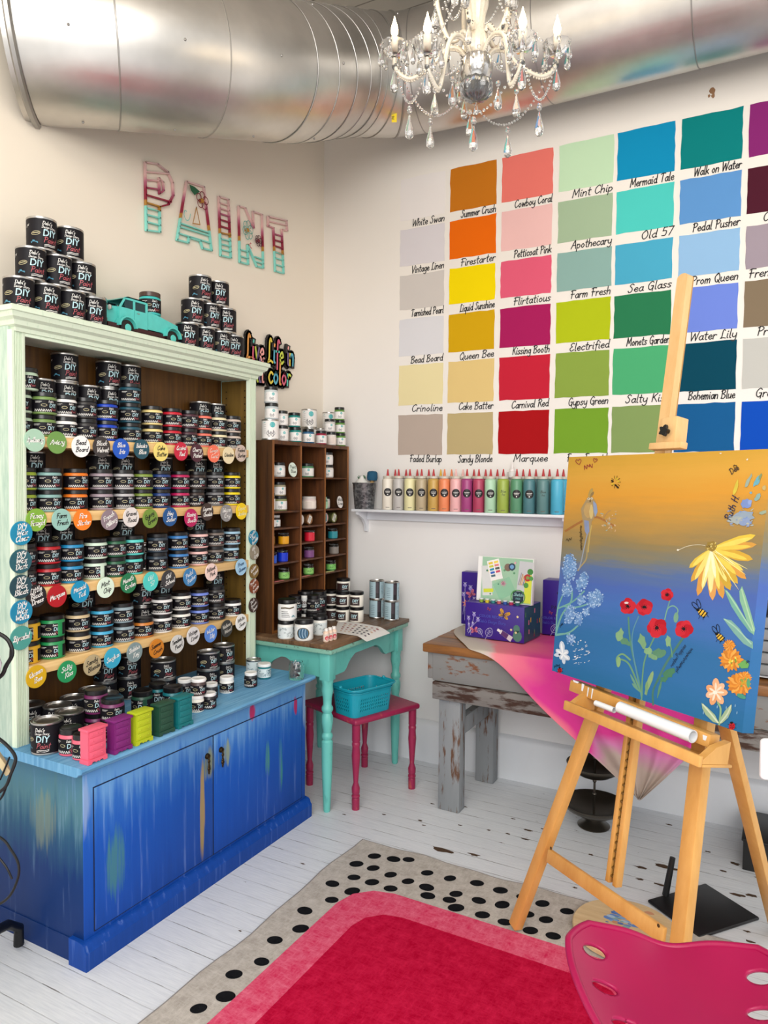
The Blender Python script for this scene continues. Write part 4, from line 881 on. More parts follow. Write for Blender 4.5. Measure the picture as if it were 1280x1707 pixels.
def apron(p0, p1, axis, name='apron'):
    # scalloped board between two legs
    n = 30; L = p1-p0; top = []; bot = []
    for k in range(n+1):
        t = k/n; e = min(t, 1-t)*L; d = .125 if e < .10 else .125-.075*min(1, max(0, (e-.10)/.07))**1.0
        if e < .10: d = .118
        elif e < .13: d = .118-.018*((e-.10)/.03)
        elif e < .20: d = .10-.05*((e-.13)/.07)**.6
        else: d = .05
        bot.append((p0+t*L, h0-d))
    pts = [(p0, h0), (p1, h0)]+bot[::-1]; mb = MB()
    if axis[0] == 'x': mb.prism([(a, axis[1]-.009, b) for a, b in pts], (0, .018, 0), AQ)
    else: mb.prism([(axis[1]-.009, a, b) for a, b in pts], (.018, 0, 0), AQ)
    mb.build(name, tb)
for y in ly: apron(lx[0]+.0275, lx[1]-.0275, ('x', y))
for x in lx: apron(ly[0]+.0275, ly[1]-.0275, ('y', x))
# ---------------------------------------------------------------- pigeonhole cubby
CW = MW('3a200e', '6b3d1c', (9, 9, 1.2), 3.4, .5, 'dark_cubby_wood', .3); CWE = MW('7a4a22', 'a3662f', (9, 9, 1.2), 4, .5, 'cubby_edge_wood', .3); CWS = MW('2f1b0c', '5a3718', (14, 14, .7), 3, .5, 'cubby_side_wood', .3)
CX, CY0, CY1, CZ0, CZ1 = .23, -.772, -.088, .7755, 1.693
cb = thing('pigeonhole_cubby', 'dark brown wooden pigeonhole cubby with three columns standing on the turquoise table', 'cubby shelf')
def cpart(nm, lo, hi, m=CW, e=None):
    mb = MB(); mb.box(lo, hi, m)
    if e: mb.box((CX-.0006, lo[1]+.0005, lo[2]+.0005), (CX+.0004, hi[1]-.0005, hi[2]-.0005), e)
    return mb.build(nm, cb)
cpart('back_panel', (.035, CY0, CZ0), (.043, CY1, CZ1)); T_ = .016
for y in (CY0, CY1-T_): cpart('side_panel', (.043, y, CZ0), (CX, y+T_, CZ1), CWS, CWE)
cpart('top_board', (.043, CY0+T_, CZ1-.018), (CX, CY1-T_, CZ1), CW)
cpart('bottom_board', (.043, CY0+T_, CZ0), (CX, CY1-T_, CZ0+.014), CW, CWE)
YC = [CY0+T_, CY0+T_+.217, CY0+T_+.217*2, CY1-T_]; YD = [YC[1], YC[2]]
for y in YD: cpart('divider', (.043, y-.006, CZ0+.014), (CX, y+.006, CZ1-.018), CW, CWE)
UZ = (CZ1-.018-CZ0-.0)/10.75; SHK = {}
bays = [(CY0+T_, YD[0]-.006), (YD[0]+.006, YD[1]-.006), (YD[1]+.006, CY1-T_)]
ZROW = {2: 1.520, 4: 1.355, 5: 1.275, 6: 1.191, 7: 1.106, 8: 1.018}
for k, z in ZROW.items():
    for a, b in bays: cpart('shelf', (.043, a, z-.008), (CX-.004, b, z), CW, None)
for k, z in ((1, 1.603), (3, 1.437)):
    for a, b in bays:
        mb = MB(); mb.box((.043, a, z-.006), (.085, b, z), CW); mb.build('shelf_ledge', cb)
# white paint jars / cans with round teal badge and a pair of hands
HAND = M('8d8a8b', .6); TEALB = M('55b3b4', .5); CREAM = M('ece6df', .5)
def white_label(mb, r, z0, z1, base='eeeae6'):
    h = z1-z0; mb.lathe([(r, z0), (r, z1)], M(base, .5, var=.03), seg=30); R = r+.0004; q = lambda x, z: wrapC(R, x, z0+h*z)
    disc2(mb, q(.012, .78), 0, 0, h*.16, TEALB, 18)
    for k in (-.05, .03): mb.strip([(-h*.09, 0), (h*.09, 0)], h*.022, OFFW, lambda x, y, k=k: wrapC(R+.0003, .012, z0+h*(.78+k))(x, y))
    for s in (-1, 1):
        m2 = q(.004+s*h*.14, .25)
        mb.strip(_smooth([(-s*h*.16, h*.13), (-s*h*.09, -h*.10), (0, -h*.12), (s*.02*h, h*.16), (0, h*.2), (-s*h*.04, 0), (-s*h*.10, h*.08)], 2), h*.035, HAND, m2)
        mb.strip(_smooth([(-s*h*.02, -h*.1), (s*h*.10, h*.0), (s*h*.07, h*.15)], 2), h*.03, HAND, m2)
    for k in range(5): mb.strip([(-.006, 0), (.006, 0)], h*.014, HAND, q(-.026, .3+.12*k))
    mb.strip([(-.004, 0), (.004, .003)], h*.03, TEALB, q(-.028, .88))
def mk_wjar(paint, r, h, lid='141516', plain=False):
    def f():
        hb = h*.80; b = MB(); b.lathe([(0, 0), (r-.002, 0), (r, .003), (r, hb-.005), (r-.003, hb), (0, hb)], M(paint, .35), seg=28)
        l = MB(); l.lathe([(r-.003, hb-.001), (r-.001, hb+.001), (r-.001, h-.002), (r-.003, h), (r-.007, h), (r-.009, h-.001), (0, h-.001)], M(lid, .3), seg=28)
        d = MB(); z0, z1 = h*.09, hb-.011
        if plain:
            d.lathe([(r+.0006, z0), (r+.0006, z1)], M('e9dcd2', .5), seg=28)
            for k in range(5): d.strip([(-.016, 0), (.016, 0)], .0011, M('b39b92', .5), wrapC(r+.001, 0, z0+(z1-z0)*(.18+.16*k)))
        else: white_label(d, r+.0006, z0, z1)
        return [('jar_body', b.mesh('jar_body'), None), ('lid', l.mesh('lid'), None), ('label', d.mesh('label'), None)]
    return f
def mk_wcan(r, h):
    def f():
        b = MB(); b.lathe([(0, 0), (r, 0), (r+.001, .003), (r, .006), (r, h-.006), (r+.001, h-.003), (r, h), (r-.003, h), (r-.004, h-.004), (0, h-.004)], [STEEL]*9, seg=30); d = MB(); white_label(d, r+.0007, .007, h-.007)
        return [('can_body', b.mesh('can_body'), None), ('label', d.mesh('label'), None)]
    return f
GW = 'white labelled paint on top of the cubby'
def wj(paint, loc, label, r=.031, h=.069, lid='141516', plain=False, grp=GW, ex=-.05): return place(('wj', paint, r, h, lid, plain), mk_wjar(paint, r, h, lid, plain), 'paint_jar', label, 'paint jar', loc, face_rz(loc, ex), grp)
def wc(loc, label, r=.040, h=.097, grp=GW, ex=-.02): return place(('wc', r, h), mk_wcan(r, h), 'paint_can', label, 'paint can', loc, face_rz(loc, ex), grp)
ZQ = CZ1+.0005
def cy(u, v, x): return PX(u, v, x).y
y = cy(445.5, 710, .185); y = max(y, -.73)
wc((.185, y, ZQ), 'big white paint can at the hutch end of the cubby top, under two jars'); wj('bcc4c6', (.19, y+.004, ZQ+.0975), 'grey white jar directly on the big white can', .033, .077); wj('c9cfcf', (.19, y, ZQ+.175), 'topmost grey white jar of the tallest stack on the cubby', .033, .077)
y = cy(470.5, 710, .185); wj('dcd8d4', (.185, y, ZQ), 'white jar with black lid, lower, beside the big white can', .030, .076); wj('dcd8d4', (.183, y-.002, ZQ+.0765), 'white jar with black lid, upper, beside the big white can', .030, .071)
y = cy(492, 720, .190); wj('148078', (.190, y, ZQ), 'teal green banded jar, lower of two, on the cubby', .031, .075); wj('148078', (.186, y-.003, ZQ+.0755), 'teal green banded jar, upper of two, on the cubby', .031, .071)
y = cy(513.5, 722, .195); wj('1f5f87', (.196, y, ZQ), 'blue banded white jar in front of the raised white can', .031, .073)
y2 = cy(516, 700, .105); wc((.105, y2, ZQ), 'white can behind the blue banded jar, lower of two', .041, .088); wc((.105, y2-.004, ZQ+.0885), 'white can raised on another behind the blue banded jar', .041, .1)
y = cy(535, 728, .196); wj('96203c', (.197, y, ZQ), 'dark red banded white jar on the cubby', .029, .072)
y3 = cy(532, 705, .100); wc((.100, y3+.014, ZQ), 'white can standing behind the dark red banded jar', .036, .095); 
y = cy(552, 730, .197); wj('d9d2cc', (.198, y, ZQ), 'cream jar with blush text label on the cubby', .026, .071, plain=True); wj('c9c6c2', (.193, y-.010, ZQ+.0715), 'white jar balanced across the cream jar and its neighbour', .028, .068)
y4 = cy(545, 690, .100); wc((.100, y4+.02, ZQ), 'white can at the back under another, far end of the cubby', .036, .095); wc((.100, y4+.02, ZQ+.0955), 'upper white can at the back, far end of the cubby', .036, .095)
y = min(cy(568, 735, .20), CY1-.032)
for k, nm in enumerate(('bottom', 'middle', 'top')): wj('5b8a3c', (.198-.002*k, y-.003*k, ZQ+k*.0705), f'leaf green banded jar, {nm} of three, at the corner end of the cubby', .028, .070)
# ---------------------------------------------------------------- cubby contents
GCu = 'jars in the pigeonhole cubby'
def bay(c, t): a, b = bays[c]; return a+(b-a)*t
wj('cfd2d0', (.175, bay(0, .50), 1.5205), 'white jar with black lid in the first column, upper cubby shelf', .032, .07, grp=GCu)
def oval(loc, r, hx, txt, label, rz=0.0, lean=.12, nm='sample_disc', ink='22302c', ry=None):
    mb = MB(); T = Matrix.Rotation(PI/2, 4, 'Y') @ Matrix.Diagonal(((ry or r)/r, 1, 1, 1)); mb.lathe([(0, -.002), (r, -.002), (r, .002), (0, .002)], M(hx, .5, var=.03), T=T, seg=30)
    o = mb.build(nm, None, (loc[0], loc[1], loc[2]+(ry or r)*math.cos(lean))); o.rotation_euler = (0, -lean, rz); tag(o, label, 'sample disc', 'painted sample discs in the cubby')
    t = MB()
    for i, ln in enumerate(txt.split('/')):
        st, W = strokes(ln, .1); s = min(.016, .05*10/W) if W else .016; script(t, ln, s, lambda x, y: Vector((.0026, x, y+(.010-.021*i)-.004)), M(ink, .5), 1.2, 'c', .1, 3, 1.0)
    t.build('lettering', o); return o
oval((.214, bay(0, .80), 1.5205), .029, 'd9e6d9', 'Paint/Blue', 'pale mint oval leaning on the upper shelf, first cubby column', -.1, .14, ry=.036)
wj('b9b6b2', (.17, bay(0, .16), 1.5205), 'grey jar half hidden by the cubby side, upper shelf', .028, .085, lid='8b8b8b', grp=GCu)
wj('4f8a60', (.165, bay(1, .66), 1.5205), 'green banded white jar in the middle column, upper cubby shelf', .037, .072, grp=GCu); wj('7a9273', (.12, bay(1, .20), 1.5205), 'sage banded jar beside the green one, upper cubby shelf', .031, .066, grp=GCu)
wj('e0d8cf', (.175, bay(2, .45), 1.5205), 'cream jar with black lid, lower of two, far column of cubby', .034, .068, grp=GCu); wj('e6e0d8', (.172, bay(2, .45), 1.589), 'cream jar with black lid, upper of two, far column of cubby', .034, .068, grp=GCu)
wj('8b8f63', (.165, bay(0, .60), 1.3555), 'olive based white jar, lower of two, second cubby shelf', .037, .072, grp=GCu, ex=.0); wj('a39a7e', (.163, bay(0, .57), 1.428), 'khaki based white jar, upper of two, second cubby shelf', .036, .068, grp=GCu, ex=.3)
wj('2a2b2c', (.180, bay(0, .14), 1.3555), 'dark based jar with teal lid by the cubby side, second shelf', .026, .088, lid='3c5f60', grp=GCu)
wj('d9c9c2', (.175, bay(1, .70), 1.3555), 'blush white jar with pale lid, middle column, second cubby shelf', .037, .066, lid='cfc8c2', plain=True, grp=GCu)
mb = MB(); a = bay(1, .30); mb.bbox((.140, a-.02, 1.3555), (.165, a+.02, 1.445), M('c8ccc6', .4), .004); disc2(mb, lambda x, y: Vector((.1656, a+x, 1.415+y)), 0, 0, .012, TEALB, 16); tag(mb.build('paint_pouch'), 'grey white pouch with teal badge behind the blush jar in the cubby', 'pouch')
mb = MB(); a = bay(1, .06); mb.bbox((.17, a-.008, 1.3555), (.20, a+.008, 1.495), M('d5aaa6', .45), .004); tag(mb.build('paint_sachet'), 'tall pink sachet against the cubby divider, second shelf', 'sachet')
wj('d5d6d3', (.155, bay(2, .42), 1.3555), 'white jar between two sample discs, far cubby column', .036, .064, grp=GCu, plain=True); oval((.214, bay(2, .78), 1.3555), .023, 'efe8e2', 'White/Linen', 'off-white oval leaning beside the white jar, far cubby column', -.1, .14, ry=.033); oval((.214, bay(2, .10), 1.3555), .022, 'a9cfae', 'Jade', 'pale green oval against the divider, far cubby column', 0, .14, ry=.033)
for k, (t, nm) in enumerate(((.16, 'near the cubby side'), (.38, 'in the middle'))): wj('2c2422', (.185-.01*k, bay(0, t), 1.2755), f'dark brown jar with silver lid {nm}, third cubby shelf', .024, .062-.002*k, lid='b5b3b0', grp=GCu)
def lying(loc, r, face, side, label, patch=None):
    d = .03; mb = MB(); T = Matrix.Rotation(PI/2, 4, 'Y'); mb.lathe([(0, -d), (r-.001, -d), (r-.001, 0), (r, 0), (r, .008), (r-.002, .009), (r-.003, .009), (0, .0085)], [M(side, .4)]*4+[M(side, .3)]*2+[M(face, .45)], T=T, seg=28)
    o = mb.build('jar_on_side', None, (loc[0], loc[1], loc[2]+r)); tag(o, label, 'paint jar', 'jars lying on their sides in the cubby')
    p = MB(); m_ = lambda x, y: Vector((.0095, x, y))
    if patch:
        c, s = math.cos(patch[1]), math.sin(patch[1]); q = [(-.013, -.02), (.013, -.02), (.013, .02), (-.013, .02)]; p.poly([m_(x*c-y*s, x*s+y*c) for x, y in q], M(patch[0], .5))
    for k in range(4): p.strip([(-.009, .008-.006*k), (.008, .010-.006*k)], .0014, M('57504a', .6), lambda x, y: Vector((.0102, x, y)))
    p.build('label', o)
lying((.185, bay(1, .22), 1.2755), .029, 'e8dfd8', '8d857e', 'jar on its side showing a white lid, third cubby shelf'); lying((.185, bay(1, .60), 1.2755), .0285, '9a6a3f', '6d4a2a', 'jar on its side showing a tan lid with white sticker, third cubby shelf', ('ece6dc', -.5))
lying((.185, bay(2, .25), 1.2755), .030, 'e2b9b4', '1b1a1a', 'jar on its side showing a pink lid with teal sticker, far cubby column', ('5f9ea0', .1)); lying((.185, bay(2, .66), 1.2755), .0285, '8f9158', '4f4f2a', 'jar on its side showing an olive lid with white sticker, far cubby column', ('ece8dc', -.5))
# little glass pigment jars
def mk_pig(hx, fill, lab=None):
    def f():
        r, h = .027, .056; g = MB(); zf = h*fill*.98; g.lathe([(r, zf), (r, h-.012), (r-.003, h-.009), (r-.003, h-.0075), (r-.0045, h-.0075), (r-.0045, h-.011), (r-.0015, h-.014), (r-.0015, zf)], MGLASS(), seg=22)
        p = MB(); rr = r; p.lathe([(0, 0), (rr-.002, 0), (rr, .002), (rr, zf-.0004), (rr-.0016, zf-.0004), (rr-.002, zf-.003), (0, zf-.002)], M(hx, .16, var=.15, scale=200), seg=22)
        l = MB(); l.lathe([(r-.005, h-.009), (r-.001, h-.008), (r-.001, h-.001), (r-.002, h), (0, h)], MGLASS('clear_lid', 'd5dadb', .1), seg=22)
        o = [('glass', g.mesh('glass'), None), ('pigment', p.mesh('pigment'), None), ('lid', l.mesh('lid'), None)]
        if lab:
            d = MB(); d.lathe([(r+.0006, .006), (r+.0006, h*.62)], M(lab, .5), seg=22); rn = random.Random(2)
            for k in range(10): d.strip([(-.004, -.002), (0, .003), (.004, -.001)], .0012, M('2f5a2a', .5), wrapC(r+.001, rn.uniform(-.03, .03), rn.uniform(.012, h*.55)))
            o.append(('label', d.mesh('label'), None))
        return o
    return f
def pig(hx, cn, c, t, k, label, fill=.7, lab=None, x=.185): loc = (x, bay(c, t), ZROW[k]+.0005); place(('pig', hx, fill, lab), mk_pig(hx, fill, lab), 'pigment_jar', label, 'pigment jar', loc, face_rz(loc, .1), 'small glass pigment jars in the cubby')
pig('7d5319', 'brown', 0, .26, 6, 'glass jar of brown ochre pigment, first cubby column', x=.16); pig('e3a018', 'yellow', 0, .64, 6, 'glass jar of bright yellow pigment, first cubby column')
pig('e8704a', 'coral', 1, .02+.12, 6, 'glass jar of coral pigment at the divider, middle cubby column', x=.15); pig('b01c28', 'red', 1, .36, 6, 'glass jar of dark red pigment set back, middle cubby column', x=.115); pig('d81f37', 'red', 1, .66, 6, 'glass jar of bright red pigment, middle cubby column', .85)
pig('20506b', 'blue', 2, .26, 6, 'glass jar of navy pigment set back, far cubby column', x=.13); pig('2a8d98', 'teal', 2, .66, 6, 'glass jar of teal pigment, far cubby column')
pig('1d55c8', 'blue', 0, .14, 7, 'glass jar of blue pigment beside the cubby side', x=.19); pig('1436c8', 'blue', 0, .60, 7, 'glass jar of vivid blue pigment, first cubby column', .8)
pig('8e5a94', 'lilac', 1, .14, 7, 'glass jar of lilac pigment against the divider', x=.16); pig('6f2f74', 'purple', 1, .36, 7, 'glass jar of purple pigment set back, middle cubby column', x=.10); pig('7d4a80', 'violet', 1, .64, 7, 'glass jar of violet pigment with white back label, middle cubby column')
pig('8f8880', 'grey', 2, .14, 7, 'glass jar of pale grey pigment at the divider', x=.16); pig('6d645c', 'grey', 2, .38, 7, 'glass jar of grey brown pigment set back, far cubby column', x=.11); pig('857c74', 'grey', 2, .72, 7, 'glass jar of warm grey pigment, far cubby column')
pig('4f7a45', 'green', 0, .28, 8, 'dim green labelled pigment jar set back, first cubby column', .6, '6f9a5c', .12); pig('4f8a3f', 'green', 0, .66, 8, 'green labelled pigment jar over a pink card, first column', .6, '8fca6b')
pig('4f8a3f', 'green', 1, .25, 8, 'green labelled pigment jar set back, middle cubby column', .6, '8fca6b', .13); pig('4f8a3f', 'green', 1, .62, 8, 'green labelled pigment jar over a pink card, middle column', .6, '8fca6b')
pig('3f9a4a', 'green', 2, .14, 8, 'yellow green labelled pigment jar at the divider, far column', .6, 'a9cf4a', .15); pig('2f7a45', 'green', 2, .58, 8, 'bright green labelled pigment jar, far cubby column', .6, '7fc765')
for c, t0, hx in ((0, .18, 'c0656a'), (1, .18, 'c97a70'), (2, .22, 'cfd08a')):
    mb = MB(); a = bay(c, t0); mb.box((.214, a-.025, ZROW[8]+.0005), (.224, a+.05, ZROW[8]+.003), M(hx, .5)); tag(mb.build('sample_card'), f'{"dusty pink" if c == 0 else "coral pink" if c == 1 else "pale lime"} card lying at the front of the lowest cubby shelf', 'card')
place(('jar', '201d20', .040, .078, '121113', False), mk_jar('201d20', .040, .078), 'paint_jar', 'black jar low in the open bottom of the middle cubby column', 'paint jar', (.13, bay(1, .45), .7900), .9, GCu)
# ================================================================ jars and cans on the table
ZTB = ZT_+.0005; GT = 'jars and cans on the turquoise table'
def tpos(u, v, r): return cpos(u, v, r, ZTB)
FL = M('eef0ee', .45); 
def mk_kjar(kind, r, h):
    def f():
        hb = h*.80; b = MB(); b.lathe([(0, 0), (r-.003, 0), (r, .004), (r, hb-.005), (r-.004, hb), (0, hb)], M('f0eee8', .35), seg=30)
        l = MB(); l.lathe([(r-.003, hb-.001), (r+.001, hb+.001), (r+.001, h-.003), (r-.001, h), (r-.006, h), (r-.009, h-.0015), (0, h-.0015)], BLK, seg=30); d = MB(); z0, z1 = h*.07, hb-.012; R = r+.0006; D = M('26282c', .5)
        if kind == 'floral': flower_label(d, R, z0, z1, M('dfe6e6', .45), M('33525a', .5))
        else:
            d.lathe([(R, z0), (R, z1)], FL, seg=30); hh = z1-z0
            if kind == 'yarn':
                q = wrapC(R+.0004, -.004, (z0+z1)/2); disc2(d, q, 0, 0, .030, M('6a5a2c', .5), 24, hh*.47); q = wrapC(R+.0007, -.004, (z0+z1)/2); disc2(d, q, 0, 0, .025, M('45708f', .5), 24, hh*.42)
                for k in range(7): d.strip(_smooth([(-.02+.0065*k, hh*.34), (-.024+.0065*k, 0), (-.018+.0065*k, -hh*.34)], 3), .0022, M('a9c3d2' if k % 2 else '1e3e58', .5), wrapC(R+.001, -.004, (z0+z1)/2))
            elif kind == 'text':
                d.strip([(-.03, 0), (-.01, .002), (.01, -.001), (.03, .003)], .006, M('5a4a2c', .5), wrapC(R+.0004, 0, z1-.006)); 
                for k in range(4): d.strip([(-.024, 0), (.016-.004*k, 0)], .0022, D, wrapC(R+.0004, -.004, z0+hh*(.2+.14*k)))
                d.strip([(0, 0), (.006, .006), (.012, .001)], .005, M('5f93a0', .5), wrapC(R+.0004, .022, z0+hh*.2))
            else:
                [d.box((0,0,0),(0,0,0),D) for _ in ()]; [d.strip(_smooth([(a, -.006), (a+.002, .006), (a+.006, .0), (a+.003, -.005)], 2), .0028, M('4a1f1a', .5), wrapC(R+.0004, 0, z0+hh*.58)) for a in (-.02, -.010, .0, .010, .018)]; d.strip([(-.02, 0), (.016, .001)], .003, D, wrapC(R+.0004, 0, z0+hh*.36))
                d.strip(_smooth([(-.03, 0), (-.012, -.004), (.006, .002), (.026, -.003)], 3), .009, D, wrapC(R+.0004, .0, z0+hh*.12))
        return [('jar_body', b.mesh('jar_body'), None), ('lid', l.mesh('lid'), None), ('label', d.mesh('label'), None)]
    return f
def kj(kind, loc, label, r, h, ex=.0): place(('kj', kind, r, h), mk_kjar(kind, r, h), 'texture_jar', label, 'texture jar', loc, face_rz(loc, ex), GT)
p = tpos(476.5, 1066, .038); kj('floral', p, 'white jar with dark floral label, lower of two, nearest the cubby side', .037, .084); kj('text', (p[0]+.004, p[1]+.008, p[2]+.0845), 'white jar with text label stacked on the floral jar', .043, .096)
p = tpos(506, 1069, .043); kj('yarn', p, 'wide white jar with blue yarn picture on its label, front of table', .0425, .094)
p = tpos(503, 1048, .036); p = (p[0]-.03, p[1]+.0, p[2]); kj('text', p, 'white jar mostly hidden behind the yarn picture jar', .036, .090); kj('rusty', (p[0], p[1], p[2]+.0905), 'white jar with dark red word on its label, raised behind the yarn jar', .037, .092, .1)
p = tpos(533, 1060, .035); kj('floral', p, 'white jar with black lid just behind the three little bottles', .034, .090, .2)
p = (.265, -.475, ZTB); jar('1b191b', 'black', p, 'big black tub, lower of two, in front of the middle cubby column', GT, .048, .085); jar('1b191b', 'black', (p[0], p[1]-.004, p[2]+.0852), 'big black tub, upper of two, in front of the middle cubby column', GT, .048, .088)
p = tpos(452, 1040, .034); kj('text', (.285, -.715, ZTB+0), 'white jar half hidden by the cubby edge, lower', .032, .078); kj('text', (.285, -.715, ZTB+.0785), 'white jar half hidden by the cubby edge, upper', .032, .082)
for k, (x, y, l) in enumerate(((.265, -.632, 'row behind the text label jar'), (.262, -.565, 'row behind the dark red word jar'))): jar('2a2729', 'black', (x, y, ZTB), f'dark jar in the shaded back {l}, lower', GT, .032, .085); jar('2a2729', 'black', (x, y, ZTB+.0855), f'dark jar in the shaded back {l}, upper', GT, .032, .085)
def cream_jar(loc, label, ex, r=.036, h=.078):
    def f():
        hb = h*.8; b = MB(); b.lathe([(0, 0), (r-.003, 0), (r, .004), (r, hb-.005), (r-.004, hb), (0, hb)], M('efe9dc', .35), seg=28); l = MB(); l.lathe([(r-.003, hb-.001), (r, hb+.001), (r, h-.002), (r-.002, h), (r-.006, h), (r-.009, h-.001), (0, h-.001)], BLK, seg=28); d = MB(); R = r+.0006; n = 10; a0, a1 = -1.5, .55; z0, z1 = h*.12, hb-.010
        pts = [(R*math.sin(a0+(a1-a0)*k/n), -R*math.cos(a0+(a1-a0)*k/n)) for k in range(n+1)]
        for k in range(n): d.poly([(*pts[k], z0), (*pts[k+1], z0), (*pts[k+1], z1), (*pts[k], z1)], M('33201f', .45))
        sans(d, 'DIY', (z1-z0)*.36, wrapC(R+.0005, -.002, z0+(z1-z0)*.38), PBL, 'c', .03, .95, .12); d.strip([(-.014, 0), (.012, .004)], .002, OFFW, wrapC(R+.0005, -.002, z0+(z1-z0)*.2))
        return [('jar_body', b.mesh('jar_body'), None), ('lid', l.mesh('lid'), None), ('label', d.mesh('label'), None)]
    place(('cj', r, h), f, 'liquid_jar', label, 'topcoat jar', loc, face_rz(loc, ex), 'cream topcoat jars on the turquoise table')
P1 = tpos(568.5, 1037, .036); P2 = tpos(593, 1038, .036)
for nm, P, ex in (('set behind the paper chart', P1, -.1), ('nearest the bare table edge', P2, -.35)):
    for k in (0, 1): cream_jar((P[0], P[1], P[2]+k*.0788), f'cream topcoat jar with dark label, {"lower" if k == 0 else "upper"}, pair {nm}', ex+.2*k)
P3 = (P1[0]-.085, P1[1]+.0, ZTB)
for k in (0, 1): cream_jar((P3[0], P3[1], P3[2]+k*.0785), f'cream topcoat jar partly behind the others, {"lower" if k == 0 else "upper"}, beside the black tubs', .6)
P4 = (P1[0]-.04, P1[1]+.085, ZTB)
for k in (0, 1, 2): cream_jar((P4[0], P4[1], P4[2]+k*.0705), f'cream topcoat jar at the back of its group, {["bottom", "middle", "top"][k]} one', .3, .036, .070)
# bottles
def mk_btl():
    r, h = .0135, .062; b = MB(); b.lathe([(0, 0), (r-.002, 0), (r, .003), (r, h*.70), (r*.75, h*.78), (.006, h*.80), (.006, h*.84), (0, h*.84)], M('e9cbb4', .3), seg=18); l = MB(); l.lathe([(.0085, h*.79), (.009, h*.80), (.0085, h*.99), (.007, h), (0, h)], M('f0ece6', .35), seg=16)
    d = MB(); d.lathe([(r+.0005, .006), (r+.0005, h*.62)], M('ead9cc', .5), seg=18); disc2(d, wrapC(r+.0009, .003, .019), 0, 0, .010, M('c9414d', .5), 14); disc2(d, wrapC(r+.0012, .004, .017), 0, 0, .005, M('efcbc4', .5), 12); d.strip([(-.008, 0), (.008, 0)], .0016, M('8c6a5a', .5), wrapC(r+.0009, 0, h*.54))
    return [('bottle_body', b.mesh('bottle_body'), None), ('cap', l.mesh('cap'), None), ('label', d.mesh('label'), None)]
p0 = tpos(543.5, 1071, .0135)
for k, w in enumerate(('front', 'middle', 'rear')): place('btl', mk_btl, 'sample_bottle', f'tiny peach bottle with white cap, {w} one of three on the table', 'bottle', (p0[0]+.002*k, p0[1]+.029*k, ZTB), face_rz(p0, .1), 'tiny peach bottles on the table')
# paper chart
ch = [PZ(564, 1035.4, ZTB+.002), PZ(651, 1046, ZTB+.004), PZ(614, 1064, ZTB-.012), PZ(559, 1055, ZTB+.002)]
ch = [PZ(u, v, ZTB+.002) for u, v in ((564, 1034), (652, 1049), (613, 1063), (557, 1054))]
def qmap(s, t):
    p = (ch[3]*(1-s)+ch[2]*s)*(1-t)+(ch[0]*(1-s)+ch[1]*s)*t
    over = max(0, p.x-TX1); q = Vector((p.x-over*.1, p.y, p.z+.004*math.sin(3.1*s)*t-over*.35)); return q
mb = MB(); N = 10; pm = M('e9e6e2', .6, var=.02)
for i in range(N):
    for j in range(N): mb.poly([qmap(i/N, j/N), qmap((i+1)/N, j/N), qmap((i+1)/N, (j+1)/N), qmap(i/N, (j+1)/N)], pm)
o = mb.build('paper_chart'); tag(o, 'white paper colour chart with rows of swatches hanging over the table edge', 'paper chart')
mb = MB(); cc = ['d9b9a0', 'c08a86', '9a4a52', '3d3a40', '5a5560', '2f3a4a', '70606a', '4a3c46']
for i in range(7):
    for j in range(5):
        s, t = .14+.11*i, .16+.15*j; mb.poly([qmap(s+a, t+b)+Vector((0, 0, .0012)) for a, b in ((0, 0), (.05, .0), (.05, .06), (0, .06))], M(cc[(i+j) % 8] if i > 2 else cc[j % 3], .6))
mb.build('printed_swatches', o)
# steel cans with printed labels
def mk_ltcan():
    r, h = .039, .1; b = MB(); b.lathe([(0, 0), (r, 0), (r+.0012, .002), (r, .005), (r, h-.005), (r+.0012, h-.002), (r, h), (r-.004, h), (r-.005, h-.004), (r-.014, h-.004), (r-.015, h-.006), (0, h-.006)], STEEL, seg=30)
    d = MB(); R = r+.0006; d.lathe([(R, .006), (R, h-.006)], M('a9c3cc', .45), seg=30); D = M('231f22', .5)
    def band(a0, a1, z0, z1, mat, rr):
        n = 5; pts = [(rr*math.sin(a0+(a1-a0)*k/n), -rr*math.cos(a0+(a1-a0)*k/n)) for k in range(n+1)]
        for k in range(n): d.poly([(*pts[k], z0), (*pts[k+1], z0), (*pts[k+1], z1), (*pts[k], z1)], mat)
    band(.0, .55, .006, h-.006, D, R+.0004); band(.0, .42, h*.35, h*.9, M('3f343b', .5), R+.0008)
    for k in range(6): d.strip([(-.012, 0), (.006, 0)], .002, M('4d636e', .5), wrapC(R+.0005, -.022, h*(.2+.1*k)))
    for k in range(7): d.strip([(-.006, 0), (.010, 0)], .0012, M('5d737e', .5), wrapC(R+.0005, .036, h*(.3+.07*k)))
    return [('can_body', b.mesh('can_body'), None), ('label', d.mesh('label'), None)]
for (u, v, nm) in ((627.5, 1031, 'pair beside the wall'), (652.5, 1034.5, 'pair at the table corner')):
    P = tpos(u, v, .039)
    for k in (0, 1): place('ltcan', mk_ltcan, 'label_can', f'steel can with pale blue and black label, {["lower", "upper"][k]} of the {nm}', 'can', (P[0], P[1], P[2]+k*.1003), face_rz(P, [.1, -.15][k] if v < 1033 else [-.05, .2][k]), 'steel cans with pale blue labels')
